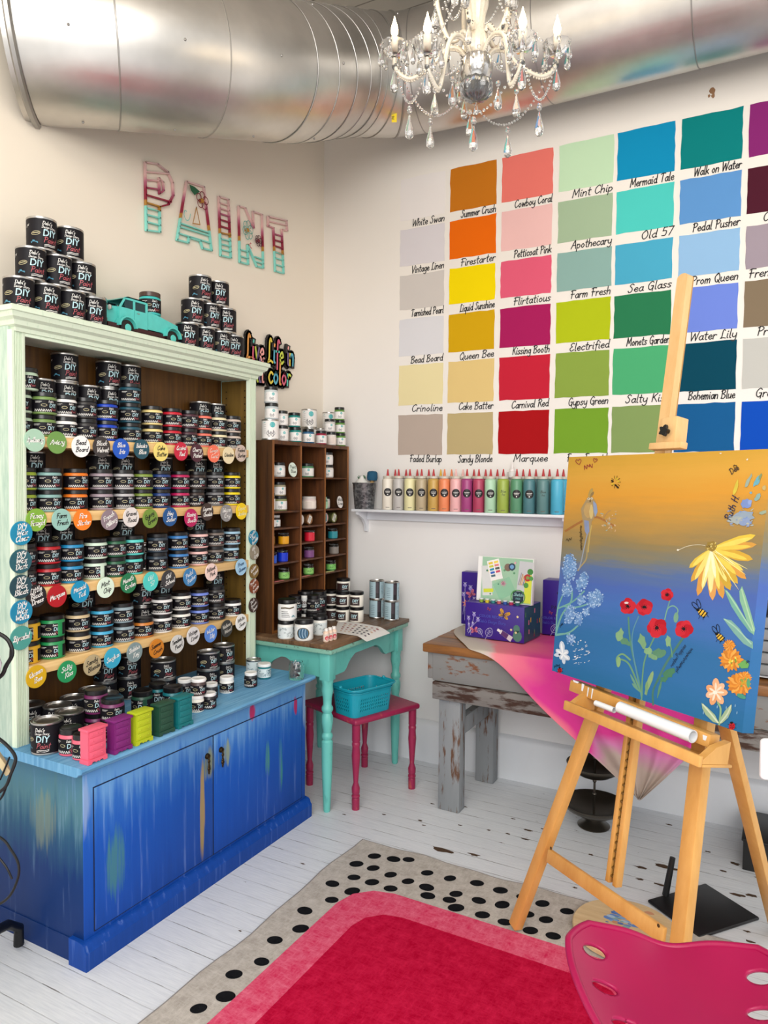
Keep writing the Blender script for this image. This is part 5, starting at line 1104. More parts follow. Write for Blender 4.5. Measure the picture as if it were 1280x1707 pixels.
# ================================================================ little magenta stool and basket
MG = MWORN('9c1f4c', 'b8594a', 'magenta_paint', (5, 5, 3), 7, .68, .45, '8c1a42', .08)
sl = thing('footstool', 'small magenta wooden stool with turned legs under the turquoise table', 'stool')
A_, B_ = Vector((.655, -.70, 0)), Vector((.775, -.365, 0))
ex_ = (Vector((.775, -.365, 0))-Vector((.655, -.70, 0))).normalized(); ey_ = Vector((-ex_.y, ex_.x, 0)); LL = .355; WW = .36
T = Matrix(((ex_.x, ey_.x, 0, A_.x), (ex_.y, ey_.y, 0, A_.y), (0, 0, 1, 0), (0, 0, 0, 1)))
mb = MB(); mb.bbox((-.028, -.028, .395), (LL+.028, WW+.028, .422), MG, .011, T, 3); mb.build('seat', sl)
SLEG = [(0, 0), (.017, 0), (.018, .05), (.015, .054), (.019, .058), (.019, .066), (.015, .07), (.018, .078), (.019, .10), (.011, .125), (.015, .18), (.020, .25), (.017, .29), (.019, .30), (.019, .308), (.016, .313), (.019, .32), (.019, .394), (0, .394)]
for a, b in ((0, 0), (LL, 0), (0, WW), (LL, WW)):
    p = T @ Vector((a, b, 0)); mb = MB(); mb.lathe(SLEG, MG, p, 20); mb.build('leg', sl, angle=.6)
# basket with punched holes
BK = M('1597ab', .35, var=.06)
bs = thing('plastic_basket', 'turquoise blue plastic basket with punched sides on the magenta stool', 'basket')
c0 = PZ(590, 1199, .4225); c1 = PZ(646, 1183, .4225); c2 = PZ(553, 1180, .4225)
bx = (c1-c0); bl = .235; bx.normalize(); by = Vector((-bx.y, bx.x, 0)); bw = .15
Tb = Matrix(((bx.x, by.x, 0, c0.x), (bx.y, by.y, 0, c0.y), (0, 0, 1, .4225), (0, 0, 0, 1)))
def rr_outline(w, l, r, off=0, n=6):
    pts = []
    for cx, cy_, a0 in ((l-r, r, -PI/2), (l-r, w-r, 0), (r, w-r, PI/2), (r, r, PI)):
        for k in range(n+1): a = a0+PI/2*k/n; pts.append((cx+(r+off)*math.cos(a), cy_+(r+off)*math.sin(a)))
    return pts
def ring_wall(mb, o0, z0, o1, z1, mat, T):
    n = len(o0); b = len(mb.v)
    for p in o0: mb.v.append(tuple(T @ Vector((*p, z0))))
    for p in o1: mb.v.append(tuple(T @ Vector((*p, z1))))
    for k in range(n): mb.face([b+k, b+(k+1) % n, b+n+(k+1) % n, b+n+k], mat)
hB = .125; base_o = rr_outline(bw, bl, .03); flare = .014
def at_h(z): return rr_outline(bw, bl, .03, flare*z/hB)
mb = MB(); mb.poly([Tb @ Vector((*p, .001)) for p in base_o], BK); mb.build('basket_floor', bs)
# walls: solid bands above and below a perforated band of slanted slats
mb = MB(); ring_wall(mb, at_h(0), 0, at_h(.022), .022, BK, Tb); ring_wall(mb, at_h(.088), .088, at_h(hB), hB, BK, Tb); mb.build('basket_wall', bs, angle=1)
mb = MB(); HO = M('0a5a68', .6)
def wallpt(side, s, z):
    off = flare*z/hB
    if side == 0: return Vector((.03+(bl-.06)*s, -off, z))
    if side == 1: return Vector((bl+off, .03+(bw-.06)*s, z))
    if side == 2: return Vector((bl-.03-(bl-.06)*s, bw+off, z))
    return Vector((-off, bw-.03-(bw-.06)*s, z))
for side in range(4):
    n = 13 if side % 2 == 0 else 7
    for row in range(4):
        z0 = .022+row*.0165; z1 = z0+.0165
        for k in range(n):
            s0, s1 = k/n, (k+1)/n; m_ = .34/n
            # frame round one slanted slot
            sl_ = .25/n
            O = [wallpt(side, s0, z0), wallpt(side, s1, z0), wallpt(side, s1, z1), wallpt(side, s0, z1)]
            I = [wallpt(side, s0+m_-sl_*.6, z0+.0035), wallpt(side, s1-m_-sl_*.6, z0+.0035), wallpt(side, s1-m_+sl_*.9, z1-.0035), wallpt(side, s0+m_+sl_*.9, z1-.0035)]
            for q in range(4): mb.poly([Tb @ O[q], Tb @ O[(q+1) % 4], Tb @ I[(q+1) % 4], Tb @ I[q]], BK)
n = 6
for ci_ in range(4):
    o0 = at_h(.022); o1 = at_h(.088); i0 = ci_*7
    for k in range(6): mb.poly([Tb @ Vector((*o0[i0+k], .022)), Tb @ Vector((*o0[i0+k+1], .022)), Tb @ Vector((*o1[i0+k+1], .088)), Tb @ Vector((*o1[i0+k], .088))], BK)
mb.build('slotted_wall', bs, angle=1)
mb = MB(); o_ = rr_outline(bw, bl, .03, flare+.004); mb.tube([Tb @ Vector((*p, hB)) for p in o_], .0055, BK, 8, True); o2 = rr_outline(bw, bl, .03, flare+.002); mb.tube([Tb @ Vector((*p, hB-.012)) for p in o2], .003, BK, 6, True); mb.build('rim', bs)
mb = MB(); hp = [(-.022, bw*.5), (-.02, .02), (.0, -.018), (bl*.5, -.026), (bl, -.018), (bl+.02, .02), (bl+.022, bw*.5)]
mb.tube([Tb @ Vector((a, b, hB+.006)) for a, b in _smooth(hp, 6)], .004, BK, 8)
for a in (-.018, bl+.018): mb.sphere(Tb @ Vector((a, bw*.5, hB+.008)), .009, BK, 10, 6)
mb.build('carry_handle', bs)
# ================================================================ bottle shelf
SW_ = M('e4e6ea', .4, var=.03); ZS = 1.352
sf = thing('wall_shelf', 'long white wall shelf holding the paint squeeze bottles', 'shelf')
mb = MB(); mb.bbox((.272, -.128, ZS-.014), (1.452, -.001, ZS), SW_, .002); mb.build('shelf_board', sf)
mb = MB(); mb.bbox((.31, -.02, ZS-.062), (1.44, -.001, ZS-.0145), SW_, .002); mb.build('wall_rail', sf)
for x in (.293, 1.425):
    mb = MB(); mb.prism([(x, -.001, ZS-.0145), (x, -.118, ZS-.0145), (x, -.112, ZS-.03), (x, -.06, ZS-.055), (x, -.03, ZS-.085), (x, -.022, ZS-.125), (x, -.001, ZS-.13)], (.016, 0, 0), SW_); mb.build('bracket', sf)
s2 = thing('wall_shelf', 'second white wall shelf continuing behind the easel painting', 'shelf')
mb = MB(); mb.bbox((1.455, -.128, ZS-.016), (2.635, -.001, ZS-.002), SW_, .002); mb.build('shelf_board', s2); mb = MB(); mb.bbox((1.49, -.02, ZS-.062), (2.6, -.001, ZS-.0165), SW_, .002); mb.build('wall_rail', s2)
TIPR = M('b3232a', .4); 
def mk_squeeze(hx, tip, tag_):
    body = M(hx, .38, var=.06); tm = M(tip, .4)
    def f():
        r, h = .0295, .168; b = MB(); b.lathe([(0, 0), (r-.003, 0), (r, .004), (r, h-.012), (r-.003, h-.004), (r-.008, h), (0, h)], body, seg=22)
        c = MB(); c.lathe([(r-.008, h-.001), (r-.004, h), (r-.004, h+.010), (r-.006, h+.012), (.010, h+.013), (0, h+.013)], M('c9c2b4', .35), seg=22)
        t = MB(); t.lathe([(.008, h+.012), (.0075, h+.014), (.003, h+.046), (.002, h+.048), (0, h+.048)], tm, seg=12)
        o = [('bottle_body', b.mesh('bottle_body'), None), ('cap', c.mesh('cap'), None), ('spout_tip', t.mesh('spout_tip'), None)]
        d = MB(); R = r+.0005
        if tag_ == 'round':
            disc2(d, wrapC(R, 0, h*.56), 0, 0, .0215, M('1a1719', .45), 24); d.strip(_smooth([(-.013+.0024*k, .003+(.003 if k % 2 else -.002)) for k in range(12)], 2), .0012, OFFW, wrapC(R+.0004, 0, h*.56))
            d.strip([(-.010, 0), (.010, 0)], .0013, OFFW, wrapC(R+.0004, 0, h*.56-.003)); disc2(d, wrapC(R+.0004, 0, h*.56-.012), 0, 0, .003, OFFW, 8)
        elif tag_ == 'ink': script(d, 'Blue', .012, wrapC(R, 0, h*.60), M('3a4238', .6), 1.1, 'c', .2, 2); script(d, 'fog', .009, wrapC(R, 0, h*.52), M('3a4238', .6), 1.1, 'c', .2, 2)
        d.strip([(-.009, 0), (.009, 0)], .003, M('6a6257', .6), wrapC(R, 0, h*.08)); o.append(('label', d.mesh('label'), None)); return o
    return f
BT = [(275, 'e9e1d2', 'cream white'), (333, 'bfbbb7', 'pale grey'), (393, 'e6dfac', 'pale yellow'), (455, 'b9a888', 'taupe'), (519, 'c7a154', 'mustard'), (577, 'ea8a5c', 'orange coral'), (638, 'ecb3b2', 'pale pink'), (697, 'a3437c', 'magenta purple'), (760, 'b0415f', 'dark rose'), (823, 'aed3b4', 'mint'), (890, '9cb04a', 'olive lime'), (962, '5b9470', 'sea green'), (1030, '4d7d84', 'grey teal'), (1103, '5c8484', 'slate green'), (1178, '4cb0d0', 'sky blue')]
tips = {4: 'e0b02a', 5: 'e07a4a', 6: 'e9b6b2'}
GS = 'squeeze bottles on the wall shelf'
for i, (px, hx, cn) in enumerate(BT):
    x = PY(560+px/3.2, 845, -.096).x; tp = tips.get(i, 'b3232a'); tg = 'ink' if i in (10, 13) else 'none' if i == 14 else 'round'
    place(('sq', hx, tg, 'b3232a' if i not in (5, 6) else tp), mk_squeeze(hx, 'b3232a' if i not in (5, 6) else tp, tg), 'squeeze_bottle', f'{cn} paint squeeze bottle in the front row on the wall shelf', 'squeeze bottle', (x, -.096, ZS+.0005), face_rz((x, -.1), .0), GS)
    if i != 10: place(('sq', hx, 'none', tp), mk_squeeze(hx, tp, 'none'), 'squeeze_bottle', f'{cn} paint squeeze bottle directly behind the same colour in front', 'squeeze bottle', (x+.012, -.034, ZS+.0005), .2, GS)
for i, (x, hx, cn) in enumerate(((1.500, '8b9a92', 'grey green'), (1.80, '6f8f5a', 'olive green'), (2.18, '7a2240', 'dark wine'))):
    z = ZS-.0015; place(('sq', hx, 'round', 'b3232a'), mk_squeeze(hx, 'b3232a', 'round'), 'squeeze_bottle', f'{cn} squeeze bottle mostly hidden by the easel painting', 'squeeze bottle', (x, -.08 if i == 0 else -.05, z), .3, GS)
# bigger clear bottle behind
mb = MB(); r, h = .036, .205; px_ = PY(849, 800, -.040).x
fj = thing('clear_bottle', 'frosted clear squeeze bottle rising behind the olive lime bottle', 'bottle', (px_+.012, -.0375, ZS+.0005))
# sits in the gap behind; shoulders just above the row
mb.lathe([(0, .0), (.010, 0), (.010, h*.8), (.022, h*.86), (.022, h*.98), (.016, h), (0, h)], M('dcdad6', .25), seg=20); mb.build('bottle_body', fj); mb = MB(); mb.lathe([(.013, h), (.013, h+.012), (.006, h+.014), (.0025, h+.052), (0, h+.052)], M('e9e2de', .3), seg=14); mb.build('spout_tip', fj)
# galvanised bucket with brushes
GALV = None
def mat_galv():
    m, t = newmat('bucket_zinc'); n = t.new('TexVoronoi'); t.l.new(t.coord(), n.inputs['Vector']); n.inputs['Scale'].default_value = 90
    t.bsdf(t.ramp(n.outputs['Color'], [(.2, '6f7276'), (.8, 'b0b3b6')]), .42, .85); return m
GALV = mat_galv(); bxc = PY(607, 845, -.080).x
bk_ = thing('galvanised_bucket', 'galvanised zinc bucket of painting odds at the end of the wall shelf', 'bucket', (bxc, -.0795, ZS+.0005))
mb = MB(); mb.lathe([(0, .004), (.050, .004), (.051, 0), (.053, .002), (.064, .135), (.067, .138), (.068, .141), (.066, .143), (.063, .141), (.052, .008), (0, .008)], GALV, seg=36); mb.build('bucket_body', bk_, angle=.9)
mb = MB()
for z, r in ((.045, .0568), (.095, .0612)): mb.tube([(r*math.cos(a), r*math.sin(a), z) for a in [2*PI*k/36 for k in range(36)]], .0013, GALV, 6, True)
mb.build('bucket_hoops', bk_)
b0 = Vector((bxc, -.0795, ZS))
rn = MB(); rn.lathe([(0, 0), (.033, 0), (.036, .004), (.036, .115), (.033, .122), (.026, .128), (.012, .14), (.008, .150), (0, .150)], M('e6e4de', .4), seg=26)
o = rn.build('squeeze_tub', None, (bxc-.014, -.084, ZS+.028)); tag(o, 'white tub with black hand lettering poking out of the zinc bucket', 'tub')
t = MB(); script(t, 'Rain', .021, wrapC(.0366, .0, .084), M('1d1b1b', .5), 1.4, 'c', .1, 3); l = t.build('lettering', o); l.rotation_euler = (0, 0, .75)
mb = MB(); T = Matrix.Translation((bxc+.037, -.060, ZS+.150)) @ Matrix.Rotation(.04, 4, 'Y'); mb.lathe([(0, -.115), (.006, -.115), (.007, -.02), (.012, 0), (.026, .006), (.030, .02), (.028, .048), (.02, .056), (0, .058)], [M('caa36a', .5)]*3+[M('c8c9ca', .3, .9)]+[M('16506f', .8)]*4, T=T, seg=18); tag(mb.build('paint_brush'), 'round paintbrush with blue bristles upright in the zinc bucket', 'brush')
mb = MB(); rr = random.Random(8)
for k in range(26):
    a = rr.uniform(0, 6.28); b_ = Vector((bxc-.036, -.050, ZS+.13)); mb.tube([b_, b_+Vector((.012*math.cos(a), .012*math.sin(a), .028)), b_+Vector((.022*math.cos(a), .022*math.sin(a), .038+rr.uniform(-.01, .016)))], .0016, M('3f6f4a', .6), 5)
mb.tube([(bxc-.036, -.050, ZS+.04), (bxc-.036, -.050, ZS+.135)], .007, M('3f6f4a', .6), 8); tag(mb.build('scrub_brush'), 'green bristled brush head behind the white tub in the bucket', 'brush')
# small upright plaque
mb = MB(); xq = PY(635, 845, -.05).x; T = Matrix.Translation((xq+.026, -.034, ZS+.0005)) @ Matrix.Rotation(-.12, 4, 'X'); mb.bbox((-.027, -.004, 0), (.027, .004, .165), M('cdbfb4', .5), .001, T)
o = mb.build('picture_frame'); tag(o, 'small narrow framed print on the shelf between bucket and bottles', 'picture frame')
mb = MB(); mb.box((-.022, -.0046, .006), (.022, -.0042, .158), M('e9e1da', .5), T)
for k in range(7): mb.box((-.016, -.0052, .025+.018*k), (.012-.004*(k % 3), -.0048, .029+.018*k), M('b58d7d', .6), T)
mb.build('print', o)
# ================================================================ workbench
GP = MWORN('7d7c79', '7a4a2c', 'bench_grey_paint', (2, 5, 5), 5, .60, .65, '8d8d8b', .03); GPL = MWORN('77797a', '5f3f2a', 'bench_leg_paint', (9, 9, 1.6), 4, .60, .65, '92979a', .04)
GPD = MWORN('6f6a66', '40271a', 'bench_rail_paint', (1.6, 8, 8), 5, .52, .65, '8a8681', .05); BTOP = MW('5e3a1c', 'a06a34', (1.2, 12, 10), 3, .45, 'bench_top_wood', .4)
wb = thing('workbench', 'rough wooden workbench with chipped grey paint against the swatch wall', 'workbench')
BX0, BX1, BY0, BY1, BZ = .905, 2.72, -.535, -.035, .765
mb = MB()
for k in range(3):
    a = BY0+(BY1-BY0)*k/3; b = BY0+(BY1-BY0)*(k+1)/3; mb.bbox((BX0-.004*k, a+.001, BZ-.04), (BX1, b-.001, BZ), BTOP, .006)
mb.build('bench_top', wb)
mb = MB(); mb.bbox((BX0+.045, BY0+.018, .596), (BX1-.04, BY0+.045, BZ-.041), GP, .003); mb.build('front_apron', wb)
mb = MB(); mb.bbox((BX0+.014, BY0+.03, .60), (BX0+.044, BY0+.13, BZ-.041), GP, .003); mb.build('end_block', wb)
mb = MB(); mb.bbox((BX0+.05, BY0+.004, .515), (BX1-.05, BY0+.045, .594), GPD, .004); mb.build('front_rail', wb)
def bleg(x, y):
    mb = MB(); mb.bbox((x, y, 0), (x+.105, y+.07, .5145), GPL, .005); mb.build('leg', wb)
for x in (BX0+.075, BX1-.18): bleg(x, BY0+.025); 
for x in (BX0+.075, BX1-.18):
    mb = MB(); mb.bbox((x+.03, BY1-.09, 0), (x+.125, BY1-.02, BZ-.041), GPL, .005); mb.build('leg', wb)
for x in (BX0+.075, BX1-.18):
    mb = MB(); mb.bbox((x+.06, BY0+.096, .345), (x+.10, BY1-.091, .425), GPL, .004); mb.build('side_stretcher', wb)
mb = MB(); mb.bbox((BX0+.12, BY1-.018, .60), (BX1-.05, BY1-.002, BZ-.041), GPD, .003); mb.build('back_rail', wb)
# ---------------------------------------------------------------- painted cloth
def mat_cloth():
    m, t = newmat('dip_dyed_cloth'); co = t.coord(); x, y, z = t.xyz(co); n = t.noise(t.coord((2, 2, 2)), 2.6, 4)
    # dye runs from the natural corner edge (s=0) to hot pink, then blush, using the sheet's own coordinates
    uv = t.new('UVMap'); uv.uv_map = 'UVMap'; u, v, _ = t.xyz(uv.outputs[0])
    f = t.math('ADD', u, t.math('MULTIPLY', t.math('SUBTRACT', n, .5), .16))
    c = t.ramp(f, [(.10, 'c9bfb2'), (.155, 'd0b9b4'), (.20, 'e9868f'), (.38, 'e86a8c'), (.50, 'd8338f'), (.70, 'd5358f'), (.80, 'd07fb0'), (.90, 'b5a398'), (1, 'a4988a')])
    w = t.noise(t.coord((60, 60, 60)), 6, 2); t.bsdf(c, .85, 0, w, .15); return m
# the cloth's outline in the picture: on the bench top, then over the front edge
CL = []
mbv, mbf, uvs = [], [], []
yF = BY0-.020
top_e = [PZ(u, v, BZ+.004) for u, v in ((778, 1034), (790, 1044), (805, 1060), (822, 1082))]
def vy(u, v, y=yF-.006): return PY(u, v, y)
# hanging part: (left edge pixels, right edge pixels) rows going down
rowsL = [(822, 1093), (862, 1132), (905, 1176), (950, 1218), (1000, 1264), (1045, 1306), (1066, 1325)]
tip = vy(1068, 1326)
xr_top = PY(1250, 1118, yF).x
rowsR = [(1190, 1112), (1190, 1142), (1188, 1172), (1184, 1202), (1165, 1244), (1110, 1292), (1071, 1326)]
N = 28
def row(pl, pr, k):
    out = []
    for i in range(N+1):
        s = (i/N)**1.25; p = pl*(1-s)+pr*s; w = .016*math.sin(s*13+.6*k)*min(1, k*.5)+.008*math.sin(s*31+k)*min(1, k*.4)
        out.append(Vector((p.x, p.y-.008-abs(w)-.004*k, p.z)))
    return out
V = []
# top: from the wall side to the front edge; the raw edge runs diagonally across the bench end
tl = [Vector((x, y, 0)) for x, y in ((.912, -.06), (.912, -.235), (1.03, -.40), (1.135, BY0-.006))]
rows_ = []
for k in range(4):
    rows_.append([Vector((tl[k].x+(1.98-tl[k].x)*(i/N)**1.25, tl[k].y, BZ+.0065+.0012*math.sin(i*1.3+k))) for i in range(N+1)])
rows_.append([Vector((tl[3].x+(1.98-tl[3].x)*(i/N)**1.25, BY0-.016, BZ+.003)) for i in range(N+1)])
for k in range(7):
    pl, pr = vy(*rowsL[k]), vy(*rowsR[k]); rows_.append(row(pl, pr, k))
me = bpy.data.meshes.new('draped_cloth'); vs = [tuple(p) for r in rows_ for p in r]; fs = []
for r in range(len(rows_)-1):
    for i in range(N): a = r*(N+1)+i; fs.append([a, a+1, a+N+2, a+N+1])
me.from_pydata(vs, [], fs); uvl = me.uv_layers.new(name='UVMap')
def cloth_u2(p):
    """dye position: 0 raw cotton corner edge, .2 blush, .5 hot magenta, .8 lilac, 1 raw cotton tip"""
    if p.z > BZ-.012:
        y = -p.y; xe = .912 if y < .235 else .912+(y-.235)*.745; e = p.x-xe
        return max(.04, min(.50, .03+e*.95+max(0, y-.42)*max(0, min(1, (e-.1)*6))*1.6))
    h = BZ-p.z; edge = p.x-(1.135+h*1.60)
    return max(.06, min(1, min(.10+max(0, edge)*5.5, .47+h*.3 if h < .17 else .52+(h-.17)*2.1)) if h < .34 else .95)
for lp in me.loops: uvl.data[lp.index].uv = (cloth_u2(Vector(me.vertices[lp.vertex_index].co)), 0)
me.polygons.foreach_set('use_smooth', [True]*len(me.polygons)); me.materials.append(mat_cloth())
cl = link('draped_cloth', me); tag(cl, 'pink and magenta dip-dyed cotton cloth hanging over the workbench front in a point', 'cloth')
md = cl.modifiers.new('soft', 'SUBSURF'); md.levels = 2; md.render_levels = 2
md = cl.modifiers.new('thick', 'SOLIDIFY'); md.thickness = .0016; md.offset = 1
# ---------------------------------------------------------------- purple kit boxes
PUR = M('3a2088', .35, var=.05); PUR2 = M('2a1a66', .35); TEALS = M('1d4c58', .4); YEL = M('e8b02a', .5); LIL = M('8f7fc6', .5); PNK = M('e07a94', .5); LINE = M('cfc8e6', .5); BLUT = M('4a55b5', .5); DKI = M('1d1247', .5)
def flat(o, ax, ay, nn, off=.0008):
    return lambda x, y, off=off: o+ax*x+ay*y+nn*off
def butterfly(mb, f, cx, cy_, s, mat, ang=0, dark=DKI):
    c, sn = math.cos(ang), math.sin(ang)
    for sd in (-1, 1):
        for (a, l, w) in ((.75, 1.0, .42), (-.35, .75, .34)):
            pts = []
            for k in range(14):
                t = 2*PI*k/14; px, py = l*.5+l*.5*math.cos(t), w*.5*math.sin(t)*(1.1+.5*math.cos(t)); qx = px*math.cos(a)-py*math.sin(a); qy = px*math.sin(a)+py*math.cos(a); qx *= sd
                pts.append(f(cx+s*(qx*c-qy*sn), cy_+s*(qx*sn+qy*c), .0009))
            mb.poly(pts, mat)
            for kk in (-.25, 0, .25):
                e = (l*.9*math.cos(a+kk)*sd, l*.9*math.sin(a+kk)); mb.strip([(cx, cy_), (cx+s*(e[0]*c-e[1]*sn), cy_+s*(e[0]*sn+e[1]*c))], s*.05, dark, lambda x, y: f(x, y, .0013))
    mb.strip([(cx-s*.25*sn*-1, cy_-s*.3*c), (cx, cy_+s*.25)], s*.10, dark, lambda x, y: f(x, y, .0016))
def thistle(mb, f, x0, y0, x1, y1, s):
    mb.strip(_smooth([(x0, y0), ((x0+x1)/2+.004, (y0+y1)/2), (x1, y1)], 4), .0014, LINE, lambda x, y: f(x, y, .0008))
    mb.poly([f(x1+s*math.cos(2*PI*k/12), y1+s*.9*math.sin(2*PI*k/12), .001) for k in range(12)], LIL)
    for k in range(5): mb.strip([(x1, y1+s*.4), (x1+(k-2)*s*.45, y1+s*1.5)], .0013, LINE, lambda x, y: f(x, y, .0012))
def leafline(mb, f, cx, cy_, s, ang):
    L = [(0, 0), (.35*s, .3*s), (.3*s, .75*s), (0, s), (-.3*s, .75*s), (-.35*s, .3*s), (0, 0)]; c, sn = math.cos(ang), math.sin(ang)
    R_ = lambda p: (cx+p[0]*c-p[1]*sn, cy_+p[0]*sn+p[1]*c)
    mb.strip(_smooth([R_(p) for p in L], 3), .0014, LINE, lambda x, y: f(x, y, .0008)); mb.strip([R_((0, -.4*s)), R_((0, .8*s))], .0013, LINE, lambda x, y: f(x, y, .0008))
    for k in (.3, .5, .65): mb.strip([R_((-.22*s, (k+.12)*s)), R_((0, k*s)), R_((.22*s, (k+.12)*s))], .001, LINE, lambda x, y: f(x, y, .0008))
def kitbox(A, B, depth, h, z, label, face, name='kit_box'):
    ax = (B-A); w = ax.length; ax = ax.normalized(); nn = Vector((ax.y, -ax.x, 0)); bk_d = -nn
    T = Matrix(((ax.x, bk_d.x, 0, A.x), (ax.y, bk_d.y, 0, A.y), (0, 0, 1, z), (0, 0, 0, 1)))
    r = thing(name, label, 'box'); mb = MB(); mb.bbox((0, 0, 0), (w, depth, h), PUR, .002, T)
    f = flat(A+Vector((0, 0, z)), ax, Vector((0, 0, 1)), nn); face(mb, f, w, h); mb.build('carton', r)
    e = MB(); sb = A+ax*(w+.0006)+Vector((0, 0, z)); f2 = flat(sb, bk_d, Vector((0, 0, 1)), ax); e.poly([f2(a, b, 0) for a, b in ((.002, .002), (depth-.002, .002), (depth-.002, h-.002), (.002, h-.002))], TEALS)
    rr = random.Random(3)
    for k in range(9):
        cx, cy_ = rr.uniform(.012, depth-.012), rr.uniform(.012, h-.012); mt = (PNK, YEL, M('9c2b3c', .5), M('5f8f5a', .5))[k % 4]; e.poly([f2(cx+.007*math.cos(2*PI*j/8)*(1 if j % 2 else .6), cy_+.012*math.sin(2*PI*j/8), .0006) for j in range(8)], mt)
    e.build('printed_end', r); return r, T
def front_small(g, f, w, h):
    for a in ((.012, .02, .018, .085, .008), (.018, .015, .046, .105, .009), (.020, .018, .040, .06, .007), (.01, .03, .066, .083, .009), (.03, .01, .02, .055, .006)): thistle(g, f, *a)
    sans(g, 'COLOR RECIPES', .0125, lambda x, y: f(.135+x, .080+y+.02, .0009), BLUT, 'c', .01); script(g, "Debi's Design Diary", .014, lambda x, y: f(.137+x, .075+y, .0009), BLUT, 1.0, 'c', .3, 2)
    butterfly(g, f, .195, .118, .034, YEL, -.35); butterfly(g, f, .048, .030, .024, PNK, .2, M('7a2a4a', .5)); butterfly(g, f, .12, .138, .012, M('c4476a', .5), -.4); leafline(g, f, .112, .012, .045, -.5); leafline(g, f, .085, .018, .03, .5)
    c, s = math.cos(-.5), math.sin(-.5); R_ = lambda a, b: f(.205+a*c-b*s, .028+a*s+b*c, .001)
    g.poly([R_(a, b) for a, b in ((-.03, -.010), (.034, -.013), (.034, .013), (-.03, .010))], M('d9d2d6', .4)); g.poly([f(*(lambda a, b: (.205+a*c-b*s, .028+a*s+b*c))(a, b), .0014) for a, b in ((-.022, -.010), (.012, -.0115), (.012, .0115), (-.022, .010))], M('5a2a6a', .5)); g.poly([R_(a, b) for a, b in ((-.046, -.006), (-.03, -.006), (-.03, .006), (-.046, .006))], M('efe9ea', .4))
    for x, y, rr_ in ((.262, .03, .022), (.258, .062, .016)): g.poly([f(x+rr_*math.cos(2*PI*k/10), y+rr_*1.2*math.sin(2*PI*k/10), .0008) for k in range(10)], M('4f7f6f', .5))
    for x, y in ((.232, .056), (.255, .045), (.262, .118)): g.poly([f(x+.007*math.cos(2*PI*k/10)*(1 if k % 2 else .55), y+.007*math.sin(2*PI*k/10)*(1 if k % 2 else .55), .0012) for k in range(10)], M('e9d8a0', .5))
def front_tall(g, f, w, h):
    for a in ((.01, .05, .02, .20, .010), (.03, .03, .05, .185, .011), (.02, .02, .012, .15, .009), (.05, .04, .036, .10, .009), (.035, .01, .07, .13, .009)): thistle(g, f, *a)
    butterfly(g, f, .055, .155, .03, PNK, .5, M('7a2a4a', .5))
    for k in range(7): a = 2*PI*k/7; g.poly([f(.028+.004*math.cos(a+2)+.026*math.cos(a)*t_, .105+.026*math.sin(a)*t_+.004*math.sin(a+2), .001) if t_ else f(.028, .105, .001) for t_ in (0, .6, 1)]+[f(.028+.012*math.cos(a-.4), .105+.012*math.sin(a-.4), .001)], M('e58a74', .5))
    sans(g, 'THE PAINT CO', .018, lambda x, y: f(.2+x, .06+y, .0009), DKI, 'c', .01)
def front_co(g, f, w, h):
    sans(g, 'PAINT CO', .018, lambda x, y: f(.10+x, .125+y, .0009), DKI, 'c', .015)
    for (x, y, s) in ((.078, .2, .010), (.095, .19, .016), (.095, .15, .010)):
        g.poly([f(x+s*a, y+s*b, .001) for a, b in ((0, -1), (.9, .1), (.8, .7), (.4, .8), (0, .4), (-.4, .8), (-.8, .7), (-.9, .1))], DKI)
    butterfly(g, f, .12, .22, .03, M('1d2a52', .5), .2)
    sans(g, 'COLOR RECIPES', .012, lambda x, y: f(.055+x, .075+y, .0009), BLUT, 'c', .01); script(g, "Debi's Design Diary", .013, lambda x, y: f(.06+x, .052+y, .0009), BLUT, 1.0, 'c', .3, 2)
    butterfly(g, f, .088, .098, .03, YEL, -.3); leafline(g, f, .05, .012, .045, -.5); butterfly(g, f, .04, .105, .012, M('c4476a', .5), -.4)
ZBX = BZ+.0115
A = PZ(775, 1060, ZBX); B = PZ(873, 1073, ZBX); A.z = B.z = 0
kitbox(A, B, .205, .163, ZBX, 'purple printed kit box with yellow butterfly, front one on the cloth, under the paint set', front_small)
n_ = Vector(((B-A).y, -(B-A).x, 0)).normalized(); bkd = -n_
A2 = PY(763, 1000, -.075); A2 = Vector((.868, -.070, 0)); kitbox(Vector((.90, -.068, 0)), Vector((1.22, -.068, 0)), .062, .268, BZ+.0115, 'tall purple kit box with thistle and butterfly print against the wall', front_tall)
kitbox(Vector((1.335, -.105, 0)), Vector((1.60, -.105, 0)), .095, .262, BZ+.0115, 'purple kit box with dark hearts beside the painting edge', front_co)
# boxed paint set standing on the front box
zt = ZBX+.1635; sA = PY(783, 1004, A.y-.0) ; 
ax = (B-A).normalized(); s0 = A+ax*.03+bkd*.055
T = Matrix(((ax.x, bkd.x, 0, s0.x), (ax.y, bkd.y, 0, s0.y), (0, 0, 1, zt), (0, 0, 0, 1))) @ Matrix.Rotation(-.10, 4, 'X')
st_ = thing('paint_set', 'boxed paint set with brush and colour chart printed on it, standing on the purple box', 'paint set')
mb = MB(); mb.bbox((0, 0, .002), (.275, .030, .215), M('e2e4dd', .3), .002, T); mb.build('set_box', st_)
F_ = lambda x, y, o=.001: T @ Vector((x, -o, y))
g = MB()
def quad(x0, y0, x1, y1, mat, o=.001, ang=0, cx=None, cy_=None):
    c, s = math.cos(ang), math.sin(ang); mx, my = (x0+x1)/2, (y0+y1)/2
    g.poly([F_(mx+(a-mx)*c-(b-my)*s, my+(a-mx)*s+(b-my)*c, o) for a, b in ((x0, y0), (x1, y0), (x1, y1), (x0, y1))], mat)
quad(.022, .006, .272, .211, M('9fc7a8', .35), .0006); quad(.0, .004, .020, .213, M('f1f0ee', .3), .0006)
